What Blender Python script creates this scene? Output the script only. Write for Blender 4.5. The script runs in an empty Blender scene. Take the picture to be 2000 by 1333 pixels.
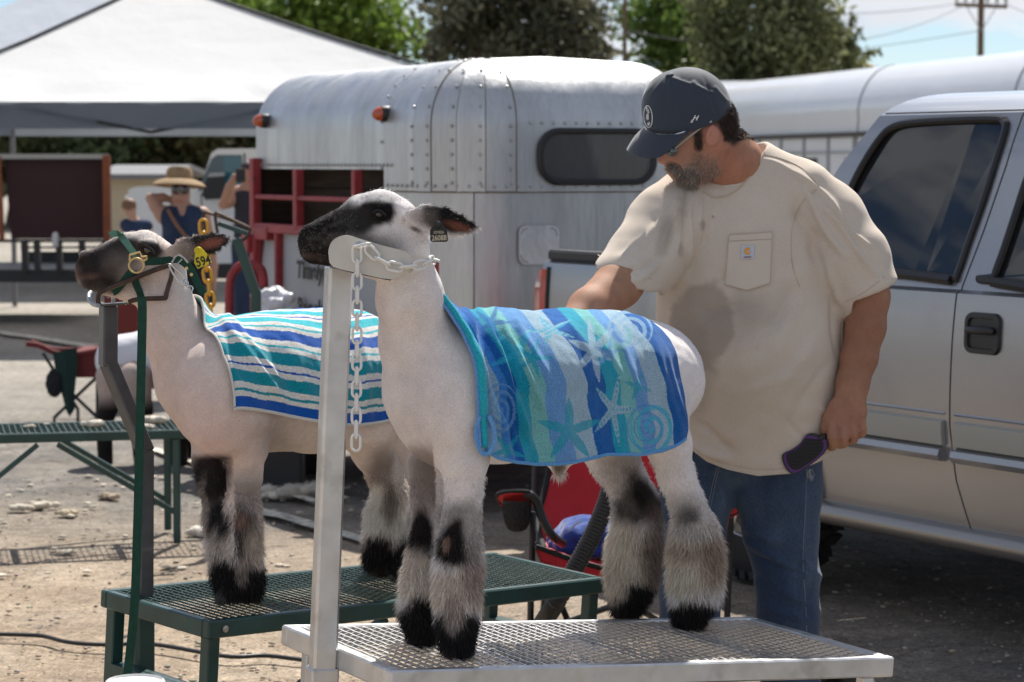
import bpy, bmesh, math, random
import numpy as np
from mathutils import Vector, Matrix

random.seed(7); np.random.seed(7)
scene = bpy.context.scene
COL = scene.collection
F, H = 4800.0, 1.62                       # focal length in photo pixels (2000 wide), eye height
PITCH = math.atan(346.5 / F)

# ------------------------------------------------------------------ camera
cam_data = bpy.data.cameras.new('camera')
cam_data.sensor_width = 36.0
cam_data.lens = F / 2000.0 * 36.0
cam_data.clip_start = 0.1; cam_data.clip_end = 3000
cam = bpy.data.objects.new('camera', cam_data); COL.objects.link(cam)
cam.location = (0, 0, H); cam.rotation_euler = (math.pi/2 - PITCH, 0, 0)
cam_data.dof.use_dof = True
cam_data.dof.focus_distance = 5.75
cam_data.dof.aperture_fstop = 7.0
scene.camera = cam

# ------------------------------------------------------------------ world, sun, exposure
SUN_EL, SUN_AZ = math.radians(54), math.radians(12)      # azimuth clockwise from +Y
w = bpy.data.worlds.new('World'); scene.world = w; w.use_nodes = True
nt = w.node_tree; N = nt.nodes; L = nt.links
bg = N['Background']; bg.inputs['Strength'].default_value = 0.072
sky = N.new('ShaderNodeTexSky'); sky.sky_type = 'NISHITA'; sky.sun_disc = False
sky.sun_elevation = SUN_EL; sky.sun_rotation = SUN_AZ; sky.air_density = .8; sky.dust_density = .15; sky.ozone_density = 4.0
tc = N.new('ShaderNodeTexCoord')
mp = N.new('ShaderNodeMapping'); mp.inputs['Scale'].default_value = (1, 1, 2.6); mp.inputs['Location'].default_value = (0.35, 0.1, 0.2)
L.new(tc.outputs['Generated'], mp.inputs['Vector'])
n1 = N.new('ShaderNodeTexNoise'); n1.inputs['Scale'].default_value = 10.5; n1.inputs['Detail'].default_value = 9; n1.inputs['Roughness'].default_value = .58
n1.inputs['Distortion'].default_value = .25
L.new(mp.outputs['Vector'], n1.inputs['Vector'])
cr = N.new('ShaderNodeValToRGB'); cr.color_ramp.elements[0].position = .46; cr.color_ramp.elements[1].position = .59
L.new(n1.outputs['Fac'], cr.inputs['Fac'])
n2 = N.new('ShaderNodeTexNoise'); n2.inputs['Scale'].default_value = 7; n2.inputs['Detail'].default_value = 6
L.new(mp.outputs['Vector'], n2.inputs['Vector'])
cc = N.new('ShaderNodeValToRGB'); cc.color_ramp.elements[0].position = .3; cc.color_ramp.elements[1].position = .7
cc.color_ramp.elements[0].color = (6.6, 6.9, 7.6, 1); cc.color_ramp.elements[1].color = (9.6, 9.7, 9.9, 1)
L.new(n2.outputs['Fac'], cc.inputs['Fac'])
mx = N.new('ShaderNodeMixRGB'); L.new(cr.outputs['Color'], mx.inputs['Fac'])
L.new(sky.outputs['Color'], mx.inputs['Color1']); L.new(cc.outputs['Color'], mx.inputs['Color2'])
L.new(mx.outputs['Color'], bg.inputs['Color'])

sun_d = bpy.data.lights.new('sun', 'SUN'); sun_d.energy = 5.0; sun_d.angle = math.radians(.53); sun_d.color = (1, .955, .88)
sun = bpy.data.objects.new('sun', sun_d); COL.objects.link(sun)
SUN = Vector((math.cos(SUN_EL)*math.sin(SUN_AZ), math.cos(SUN_EL)*math.cos(SUN_AZ), math.sin(SUN_EL)))
sun.rotation_euler = SUN.to_track_quat('Z', 'Y').to_euler(); sun.location = (0, 0, 30)
vs = scene.view_settings
scene.display_settings.display_device = 'sRGB'
vs.view_transform = 'Standard'; vs.look = 'None'; vs.exposure = 0.58; vs.gamma = 1; vs.use_curve_mapping = False
scene.cycles.max_bounces = 7; scene.cycles.transparent_max_bounces = 12

# ------------------------------------------------------------------ reading the photograph into space
FW = np.array([0, math.cos(PITCH), -math.sin(PITCH)]); UP = np.array([0, math.sin(PITCH), math.cos(PITCH)])
EYE = np.array([0, 0, H])
def ray(px, py):
    return FW + (px-1000)/F*np.array([1., 0, 0]) - (py-666.5)/F*UP
def PY(px, py, Y):
    d = ray(px, py); return EYE + d*(Y/d[1])
def PZ(px, py, z=0.0):
    d = ray(px, py); return EYE + d*((z-H)/d[2])
def PP(px, py, c, n):
    d = ray(px, py); c = np.asarray(c, float); n = np.asarray(n, float)
    return EYE + d*(((c-EYE)@n)/(d@n))
def project(P):
    v = np.asarray(P)-EYE; d = v@FW
    return 1000+F*v[..., 0]/d, 666.5-F*(v@UP)/d

# ------------------------------------------------------------------ objects
def tag(o, label=None, cat=None, group=None, kind=None):
    if label: o['label'] = label
    if cat: o['category'] = cat
    if group: o['group'] = group
    if kind: o['kind'] = kind
    return o
def empty(name, loc=(0, 0, 0), rz=0, **k):
    o = bpy.data.objects.new(name, None); COL.objects.link(o); o.location = [float(c) for c in loc]; o.rotation_euler = (0, 0, rz)
    o.empty_display_size = .1
    return tag(o, **k)
def obj_from(name, me, parent=None, world=True):
    o = bpy.data.objects.new(name, me); COL.objects.link(o)
    if parent is not None:
        o.parent = parent
        if world:
            M = Matrix.Identity(4); p = parent
            while p is not None:
                M = p.matrix_basis @ M
                p = p.parent
            o.matrix_basis = M.inverted()
    return o
def mesh(name, V, Fc, mat, parent=None, smooth=True, world=True, col=None, uv=None, **k):
    me = bpy.data.meshes.new(name)
    V = np.asarray(V, dtype=np.float32)
    if isinstance(Fc, np.ndarray) and Fc.ndim == 2:
        n, m = Fc.shape
        me.vertices.add(len(V)); me.vertices.foreach_set('co', V.ravel())
        me.loops.add(n*m); me.loops.foreach_set('vertex_index', Fc.astype(np.int32).ravel())
        me.polygons.add(n); me.polygons.foreach_set('loop_start', np.arange(0, n*m, m, dtype=np.int32))
        me.polygons.foreach_set('loop_total', np.full(n, m, np.int32))
        me.update(calc_edges=True)
    else:
        me.from_pydata([tuple(map(float, v)) for v in V], [], [tuple(map(int, f)) for f in Fc]); me.update()
    if smooth: me.polygons.foreach_set('use_smooth', np.ones(len(me.polygons), bool))
    if col is not None:
        a = me.color_attributes.new('Col', 'FLOAT_COLOR', 'POINT')
        c = np.ones((len(V), 4), np.float32); c[:, :3] = col; a.data.foreach_set('color', c.ravel())
    if mat is not None:
        for mm in (mat if isinstance(mat, (list, tuple)) else [mat]): me.materials.append(mm)
    o = obj_from(name, me, parent, world)
    return tag(o, **k)

class MB:
    """collects shapes (world coordinates) and links them as one mesh"""
    def __init__(s): s.v = []; s.f = []; s.n = 0
    def add(s, V, Fc):
        s.v += [tuple(map(float, p)) for p in V]; s.f += [tuple(i+s.n for i in f) for f in Fc]; s.n += len(V); return s
    def obox(s, c, ax, ay, az, bev=0.0):
        """box: centre, three half-axis vectors; bev in metres chamfers the edges"""
        c, ax, ay, az = [np.asarray(q, float) for q in (c, ax, ay, az)]
        la, lb, lc = [np.linalg.norm(q) for q in (ax, ay, az)]
        if bev <= 0:
            V = [c+i*ax+j*ay+k*az for k in (-1, 1) for j in (-1, 1) for i in (-1, 1)]
            return s.add(V, [(0, 2, 3, 1), (4, 5, 7, 6), (0, 1, 5, 4), (2, 6, 7, 3), (0, 4, 6, 2), (1, 3, 7, 5)])
        b = min(bev, la*.9, lb*.9, lc*.9)
        ua, ub, uc = 1-b/la, 1-b/lb, 1-b/lc
        bm = bmesh.new(); 
        pts = []
        for i in (-1, 1):
            for j in (-1, 1):
                for k in (-1, 1):
                    pts += [c+i*ax+j*ub*ay+k*uc*az, c+i*ua*ax+j*ay+k*uc*az, c+i*ua*ax+j*ub*ay+k*az]
        for p in pts: bm.verts.new(p)
        r = bmesh.ops.convex_hull(bm, input=bm.verts)
        bmesh.ops.dissolve_limit(bm, angle_limit=.01, verts=bm.verts, edges=bm.edges)
        bm.verts.index_update()
        V = [tuple(v.co) for v in bm.verts]; Fc = [tuple(v.index for v in f.verts) for f in bm.faces]; bm.free()
        return s.add(V, Fc)
    def box(s, x0, x1, y0, y1, z0, z1, bev=0):
        return s.obox(((x0+x1)/2, (y0+y1)/2, (z0+z1)/2), ((x1-x0)/2, 0, 0), (0, (y1-y0)/2, 0), (0, 0, (z1-z0)/2), bev)
    def bar(s, a, b, w, t, up=(0, 0, 1), bev=0.0):
        """rectangular bar from a to b; w across, t along 'up'"""
        a, b, up = [np.asarray(q, float) for q in (a, b, up)]
        d = b-a; l = np.linalg.norm(d); d = d/l
        sx = np.cross(d, up); sx /= np.linalg.norm(sx)+1e-9; u = np.cross(sx, d)
        return s.obox((a+b)/2, d*l/2, sx*w/2, u*t/2, bev)
    def tube(s, pts, r, n=10, closed=False, caps=True):
        pts = [np.asarray(p, float) for p in pts]; m = len(pts)
        rr = r if hasattr(r, '__len__') else [r]*m
        T = []
        for i in range(m):
            if closed: t = pts[(i+1) % m]-pts[i-1]
            else: t = pts[min(i+1, m-1)]-pts[max(i-1, 0)]
            T.append(t/(np.linalg.norm(t)+1e-12))
        u = np.cross(T[0], (0, 0, 1.));
        if np.linalg.norm(u) < .1: u = np.cross(T[0], (1., 0, 0))
        u /= np.linalg.norm(u)
        V = []
        for i in range(m):
            u = u-T[i]*(u@T[i]); u /= np.linalg.norm(u)+1e-12; w_ = np.cross(T[i], u)
            for j in range(n):
                a = 2*math.pi*j/n; V.append(pts[i]+rr[i]*(math.cos(a)*u+math.sin(a)*w_))
        Fc = []
        for i in range(m if closed else m-1):
            for j in range(n):
                a, b = i*n+j, i*n+(j+1) % n; c, d = ((i+1) % m)*n+(j+1) % n, ((i+1) % m)*n+j
                Fc.append((a, b, c, d))
        if caps and not closed:
            Fc.append(tuple(range(n))[::-1]); Fc.append(tuple((m-1)*n+j for j in range(n)))
        return s.add(V, Fc)
    def lathe(s, c, axis, prof, n=20, caps=True):
        """prof: list of (radius, height along axis)"""
        c = np.asarray(c, float); ax = np.asarray(axis, float); ax /= np.linalg.norm(ax)
        u = np.cross(ax, (0, 0, 1.));
        if np.linalg.norm(u) < .1: u = np.cross(ax, (1., 0, 0))
        u /= np.linalg.norm(u); w_ = np.cross(ax, u); V = []; Fc = []
        for r, h in prof:
            for j in range(n):
                a = 2*math.pi*j/n; V.append(c+ax*h+r*(math.cos(a)*u+math.sin(a)*w_))
        for i in range(len(prof)-1):
            for j in range(n): Fc.append((i*n+j, i*n+(j+1) % n, (i+1)*n+(j+1) % n, (i+1)*n+j))
        if caps:
            Fc.append(tuple(range(n))[::-1]); Fc.append(tuple((len(prof)-1)*n+j for j in range(n)))
        return s.add(V, Fc)
    def prism(s, poly, d):
        """poly: outline points in space; d: thickness vector"""
        P = [np.asarray(p, float) for p in poly]; d = np.asarray(d, float); n = len(P)
        V = P+[p+d for p in P]
        Fc = [tuple(range(n)), tuple(range(2*n-1, n-1, -1))]+[(i, i+n, (i+1) % n+n, (i+1) % n) for i in range(n)]
        return s.add(V, Fc)
    def grid(s, G):
        """G: rows of points"""
        m, n = len(G), len(G[0]); V = [p for r in G for p in r]
        return s.add(V, [(i*n+j, i*n+j+1, (i+1)*n+j+1, (i+1)*n+j) for i in range(m-1) for j in range(n-1)])
    def build(s, name, mat, parent=None, smooth=False, fixn=True, **k):
        o = mesh(name, s.v, s.f, mat, parent, smooth=smooth, **k)
        if fixn:
            bm = bmesh.new(); bm.from_mesh(o.data); bmesh.ops.recalc_face_normals(bm, faces=bm.faces); bm.to_mesh(o.data); bm.free()
        if smooth:
            o.data.set_sharp_from_angle(angle=math.radians(38))
        return o

def crom(pts, n=8, closed=False):
    """smooth curve through points"""
    P = np.asarray(pts, float); m = len(P); out = []
    for i in range(m if closed else m-1):
        if closed: p0, p1, p2, p3 = P[i-1], P[i], P[(i+1) % m], P[(i+2) % m]
        else: p0, p1, p2, p3 = P[max(i-1, 0)], P[i], P[i+1], P[min(i+2, m-1)]
        for t in np.linspace(0, 1, n, endpoint=False):
            out.append(.5*((2*p1)+(-p0+p2)*t+(2*p0-5*p1+4*p2-p3)*t*t+(-p0+3*p1-3*p2+p3)*t**3))
    if not closed: out.append(P[-1])
    return out
def interp(x, xs, ys): return np.interp(x, xs, ys)
def unit(v): v = np.asarray(v, float); return v/np.linalg.norm(v)

# ------------------------------------------------------------------ materials
def lin(c):
    if isinstance(c, str): c = tuple(int(c[i:i+2], 16)/255 for i in (1, 3, 5))
    return tuple((x/12.92 if x <= .04045 else ((x+.055)/1.055)**2.4) for x in c)
MATS = {}
def material(name, base=(.5, .5, .5), rough=.6, metal=0.0, var=0.0, vscale=8, base2=None, mixpos=(.4, .6), mscale=5,
             bump=0.0, bscale=60, attr=False, coat=0.0, spec=.5, sheen=0.0, trans=0.0, alpha=1.0, emit=None, rvar=0.0, stretch=None, bdist=.002, sub=0.0, ior=1.45, detail=6, fine=None):
    m = bpy.data.materials.new(name); m.use_nodes = True; nt = m.node_tree; N = nt.nodes; L = nt.links
    b = N['Principled BSDF']; tc = N.new('ShaderNodeTexCoord'); vec = tc.outputs['Object']
    geo = N.new('ShaderNodeNewGeometry'); vec = geo.outputs['Position']
    if stretch:
        mp = N.new('ShaderNodeMapping'); mp.inputs['Scale'].default_value = stretch; L.new(vec, mp.inputs['Vector']); vec = mp.outputs['Vector']
    def noise(sc, det=detail, rg=.55):
        n = N.new('ShaderNodeTexNoise'); n.inputs['Scale'].default_value = sc; n.inputs['Detail'].default_value = det; n.inputs['Roughness'].default_value = rg
        L.new(vec, n.inputs['Vector']); return n.outputs['Fac']
    def ramp(f, p0, p1, c0, c1):
        r = N.new('ShaderNodeValToRGB'); e = r.color_ramp.elements; e[0].position = p0; e[1].position = p1; e[0].color = c0; e[1].color = c1
        L.new(f, r.inputs['Fac']); return r.outputs['Color']
    col = None
    if attr:
        a = N.new('ShaderNodeAttribute'); a.attribute_name = 'Col'; col = a.outputs['Color']
    else:
        c = N.new('ShaderNodeRGB'); c.outputs[0].default_value = (*base, 1); col = c.outputs[0]
    if base2 is not None:
        r = ramp(noise(mscale), mixpos[0], mixpos[1], (0, 0, 0, 1), (1, 1, 1, 1))
        x = N.new('ShaderNodeMixRGB'); L.new(r, x.inputs['Fac']); L.new(col, x.inputs['Color1']); x.inputs['Color2'].default_value = (*base2, 1); col = x.outputs[0]
    for (vv, ss) in ((var, vscale), fine or (0, 0)):
        if vv > 0:
            r = ramp(noise(ss), .28, .72, (1-vv,)*3+(1,), (1+vv,)*3+(1,))
            x = N.new('ShaderNodeMixRGB'); x.blend_type = 'MULTIPLY'; x.inputs['Fac'].default_value = 1; L.new(col, x.inputs['Color1']); L.new(r, x.inputs['Color2']); col = x.outputs[0]
    L.new(col, b.inputs['Base Color'])
    b.inputs['Roughness'].default_value = rough; b.inputs['Metallic'].default_value = metal
    b.inputs['Specular IOR Level'].default_value = spec; b.inputs['IOR'].default_value = ior
    b.inputs['Coat Weight'].default_value = coat; b.inputs['Coat Roughness'].default_value = .06
    b.inputs['Sheen Weight'].default_value = sheen; b.inputs['Sheen Roughness'].default_value = .4
    b.inputs['Transmission Weight'].default_value = trans; b.inputs['Alpha'].default_value = alpha
    b.inputs['Subsurface Weight'].default_value = sub
    if sub: b.inputs['Subsurface Radius'].default_value = (.02, .008, .004)
    if rvar > 0:
        r = ramp(noise(vscale*1.7), .3, .7, (max(0, rough-rvar),)*3+(1,), (min(1, rough+rvar),)*3+(1,)); L.new(r, b.inputs['Roughness'])
    if emit: b.inputs['Emission Color'].default_value = (*emit[0], 1); b.inputs['Emission Strength'].default_value = emit[1]
    if bump > 0:
        bp = N.new('ShaderNodeBump'); bp.inputs['Strength'].default_value = bump; bp.inputs['Distance'].default_value = bdist
        L.new(noise(bscale, 4), bp.inputs['Height']); L.new(bp.outputs['Normal'], b.inputs['Normal'])
    MATS[name] = m
    return m

# ------------------------------------------------------------------ smooth solids (distance fields turned into one skin)
def s_cone(P, a, b, ra, rb, ax=None, ratio=1.0):
    ba = b-a; pa = P-a; h = np.clip(pa@ba/max(ba@ba, 1e-12), 0, 1); v = pa-h[:, None]*ba
    if ax is not None: v = v+(1/ratio-1)*(v@ax)[:, None]*ax
    return np.sqrt((v*v).sum(1))-(ra+h*(rb-ra))
def s_ell(P, c, A, r):
    q = (P-c)@A.T; r = np.asarray(r); k0 = np.sqrt(((q/r)**2).sum(1))+1e-9; k1 = np.sqrt(((q/(r*r))**2).sum(1))+1e-9
    return k0*(k0-1)/k1
def smin(a, b, k):
    h = np.clip(.5+.5*(b-a)/k, 0, 1); return b*(1-h)+a*h-k*h*(1-h)
def smax(a, b, k): return -smin(-a, -b, k)
class Solid:
    def __init__(s): s.ops = []; s.pts = []
    def chain(s, nodes, k=.02, ax=None, ratio=1.0, sub=False):
        """nodes: (point, radius)"""
        for (a, ra), (b, rb) in zip(nodes[:-1], nodes[1:]):
            a, b = np.asarray(a, float), np.asarray(b, float); s.ops.append(('c', sub, k, a, b, ra, rb, ax, ratio))
            if not sub: s.pts += [(a, ra*max(1, ratio)), (b, rb*max(1, ratio))]
        return s
    def ell(s, c, r, k=.02, A=None, sub=False):
        c = np.asarray(c, float); A = np.eye(3) if A is None else np.array([unit(q) for q in A]); s.ops.append(('e', sub, k, c, A, r))
        if not sub: s.pts.append((c, max(r)))
        return s
    def half(s, c, n, k=.004):
        """cut away everything on the +n side of c"""
        s.ops.append(('h', True, k, np.asarray(c, float), unit(n))); return s
    def __call__(s, P):
        d = np.full(len(P), 1e3)
        for o in s.ops:
            if o[0] == 'c': e = s_cone(P, *o[3:])
            elif o[0] == 'e': e = s_ell(P, *o[3:])
            else: e = -((P-o[3])@o[4])
            d = smax(d, -e, o[2]) if o[1] else smin(d, e, o[2])
        return d
    def bounds(s, m=.03):
        lo = np.min([p-r for p, r in s.pts], 0)-m; hi = np.max([p+r for p, r in s.pts], 0)+m; return lo, hi
    def skin(s, h, disp=None):
        lo, hi = s.bounds(); V, Fq = nets(s, lo, hi, h); return V, Fq
def nets(fn, lo, hi, h):
    B = 8; n = np.ceil((hi-lo)/h/B).astype(int)*B+1; D = np.full(n, 1.0, np.float32)
    cb = (n-1)//B
    I = np.stack(np.meshgrid(*[np.arange(c) for c in cb], indexing='ij'), -1).reshape(-1, 3)
    C = lo+(I*B+B/2)*h; d = fn(C)
    far = np.abs(d) > B*h*1.9
    loc = np.stack(np.meshgrid(*[np.arange(B+1)]*3, indexing='ij'), -1).reshape(-1, 3)
    for i in np.where(far)[0]:
        a, b, c = I[i]*B; D[a:a+B+1, b:b+B+1, c:c+B+1] = np.sign(d[i])
    act = np.where(~far)[0]
    if isinstance(fn, Solid) and len(fn.ops) > 10:
        Ca = C[act]; E_ = []; 
        for o in fn.ops: E_.append(s_cone(Ca, *o[3:]) if o[0] == 'c' else s_ell(Ca, *o[3:]) if o[0] == 'e' else -((Ca-o[3])@o[4]))
        E_ = np.array(E_).T; un = np.array([not o[1] for o in fn.ops]); best = E_[:, un].min(1); dg = B*h*1.8
        keep = np.where(un[None], E_ < best[:, None]+dg+.06, E_ < dg+.03)
        code = np.packbits(keep, axis=1); _, inv = np.unique(code, axis=0, return_inverse=True); inv = inv.ravel(); order = np.argsort(inv, kind='stable'); cuts = np.flatnonzero(np.diff(inv[order]))+1
        for grp in np.split(order, cuts):
            sub_ = Solid(); sub_.ops = [o for o, kk in zip(fn.ops, keep[grp[0]]) if kk]
            for q in range(0, len(grp), 64):
                J = I[act[grp[q:q+64]]]*B; G = (J[:, None]+loc[None]).reshape(-1, 3); D[G[:, 0], G[:, 1], G[:, 2]] = sub_(lo+G*h)
        act = act[:0]
    for q in range(0, len(act), 64):
        J = I[act[q:q+64]]*B; G = (J[:, None]+loc[None]); P = lo+G.reshape(-1, 3)*h; v = fn(P)
        G = G.reshape(-1, 3); D[G[:, 0], G[:, 1], G[:, 2]] = v
    S = D < 0
    cnt = sum(S[i:n[0]-1+i, j:n[1]-1+j, k:n[2]-1+k].astype(np.int8) for i in (0, 1) for j in (0, 1) for k in (0, 1))
    cell = (cnt > 0) & (cnt < 8); ids = -np.ones(cell.shape, np.int64); cc_ = np.argwhere(cell); ids[cell] = np.arange(len(cc_))
    acc = np.zeros((len(cc_), 3)); num = np.zeros(len(cc_))
    cor = [(i, j, k) for i in (0, 1) for j in (0, 1) for k in (0, 1)]
    for a in cor:
        for ax in range(3):
            if a[ax]: continue
            b = list(a); b[ax] = 1
            va = D[cc_[:, 0]+a[0], cc_[:, 1]+a[1], cc_[:, 2]+a[2]]; vb = D[cc_[:, 0]+b[0], cc_[:, 1]+b[1], cc_[:, 2]+b[2]]
            m = (va < 0) != (vb < 0); t = np.where(m, va/(va-vb+1e-12), 0)
            p = np.tile(np.array(a, float), (len(cc_), 1)); p[:, ax] += t; acc[m] += p[m]; num[m] += 1
    V = lo+(cc_+acc/np.maximum(num, 1)[:, None])*h
    Q = []
    for ax in range(3):
        o1, o2 = [(1, 2), (2, 0), (0, 1)][ax]
        sl0 = [slice(0, n[i]-1) if i == ax else slice(1, n[i]-1) for i in range(3)]
        sl1 = [slice(1, n[i]) if i == ax else slice(1, n[i]-1) for i in range(3)]
        A_, B_ = S[tuple(sl0)], S[tuple(sl1)]
        for flip, M in ((0, A_ & ~B_), (1, ~A_ & B_)):
            E = np.argwhere(M)
            if not len(E): continue
            E[:, o1] += 1; E[:, o2] += 1
            def at(d1, d2):
                G = E.copy(); G[:, o1] -= d1; G[:, o2] -= d2; return ids[G[:, 0], G[:, 1], G[:, 2]]
            q = np.stack([at(1, 1), at(0, 1), at(0, 0), at(1, 0)], 1)
            Q.append(q[:, ::-1] if flip else q)
    return V, np.concatenate(Q)
def relax(V, Q, it=2, lam=.5):
    V = V.copy()
    E = np.concatenate([Q[:, [i, (i+1) % 4]] for i in range(4)]); 
    for _ in range(it):
        s_ = np.zeros_like(V); c_ = np.zeros(len(V))
        for k in range(3): s_[:, k] = np.bincount(E[:, 0], V[E[:, 1], k], len(V))+np.bincount(E[:, 1], V[E[:, 0], k], len(V))
        c_ = np.bincount(E[:, 0], minlength=len(V))+np.bincount(E[:, 1], minlength=len(V))
        V = V*(1-lam)+lam*s_/np.maximum(c_, 1)[:, None]
    return V
def normals(V, Q):
    a = np.cross(V[Q[:, 2]]-V[Q[:, 0]], V[Q[:, 3]]-V[Q[:, 1]]); Nn = np.zeros_like(V)
    for i in range(4):
        for k in range(3): Nn[:, k] += np.bincount(Q[:, i], a[:, k], len(V))
    return Nn/(np.linalg.norm(Nn, axis=1)[:, None]+1e-12)
def smooth01(x): x = np.clip(x, 0, 1); return x*x*(3-2*x)
def vnoise(P, sc, seed=0):
    """smooth value noise in numpy, -1..1"""
    rs = np.random.RandomState(seed); T = rs.rand(32, 32, 32)*2-1; q = np.asarray(P)*sc+100; i = np.floor(q).astype(int); f = q-i; f = f*f*(3-2*f); r = 0
    for a in (0, 1):
        for b in (0, 1):
            for c in (0, 1):
                wgt = (f[..., 0] if a else 1-f[..., 0])*(f[..., 1] if b else 1-f[..., 1])*(f[..., 2] if c else 1-f[..., 2])
                r = r+wgt*T[(i[..., 0]+a) % 32, (i[..., 1]+b) % 32, (i[..., 2]+c) % 32]
    return r
def blades(P, Nn, C, length, width, comb, spread, rs, bend=.35):
    """tufts of hair: tapered two-segment blades rooted at P"""
    n = len(P); D = Nn*1.0+comb+rs.randn(n, 3)*spread; D /= np.linalg.norm(D, axis=1)[:, None]
    ln = length*(.5+.8*rs.rand(n))[:, None] if not isinstance(length, np.ndarray) else (length*(.6+.7*rs.rand(n)))[:, None]
    S = np.cross(D, rs.randn(n, 3)); S /= np.linalg.norm(S, axis=1)[:, None]+1e-9
    mid = P+D*ln*.55; tip = P+D*ln+np.array([0, 0, -1.])*ln*bend
    V = np.concatenate([P+S*width*.5, P-S*width*.5, mid+S*width*.4, mid-S*width*.4, tip]); k = np.arange(n)
    T = np.concatenate([np.stack([k, k+n, k+3*n], 1), np.stack([k, k+3*n, k+2*n], 1), np.stack([k+2*n, k+3*n, k+4*n], 1)])
    return V, T, np.concatenate([C]*5)
def text_mesh(name, body, mat, M, size=.1, depth=.001, parent=None, shear=0.0, bold=0.0, sx=1.0, align='CENTER'):
    cu = bpy.data.curves.new(name, 'FONT'); cu.body = body; cu.size = size; cu.extrude = depth; cu.shear = shear; cu.offset = bold
    cu.align_x = align; cu.align_y = 'CENTER'
    t = bpy.data.objects.new('tmp', cu); COL.objects.link(t); bpy.context.view_layer.update()
    me = bpy.data.meshes.new_from_object(t); bpy.data.objects.remove(t)
    n = len(me.vertices); V = np.zeros(n*3); me.vertices.foreach_get('co', V); V = V.reshape(-1, 3); V[:, 0] *= sx
    V = V@np.asarray(M)[:3, :3].T+np.asarray(M)[:3, 3]; me.vertices.foreach_set('co', V.ravel()); me.update()
    me.materials.clear(); me.materials.append(mat)
    return obj_from(name, me, parent)
def basis(o, x, y, z):
    M = np.eye(4); M[:3, 0] = x; M[:3, 1] = y; M[:3, 2] = z; M[:3, 3] = o; return M
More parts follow.
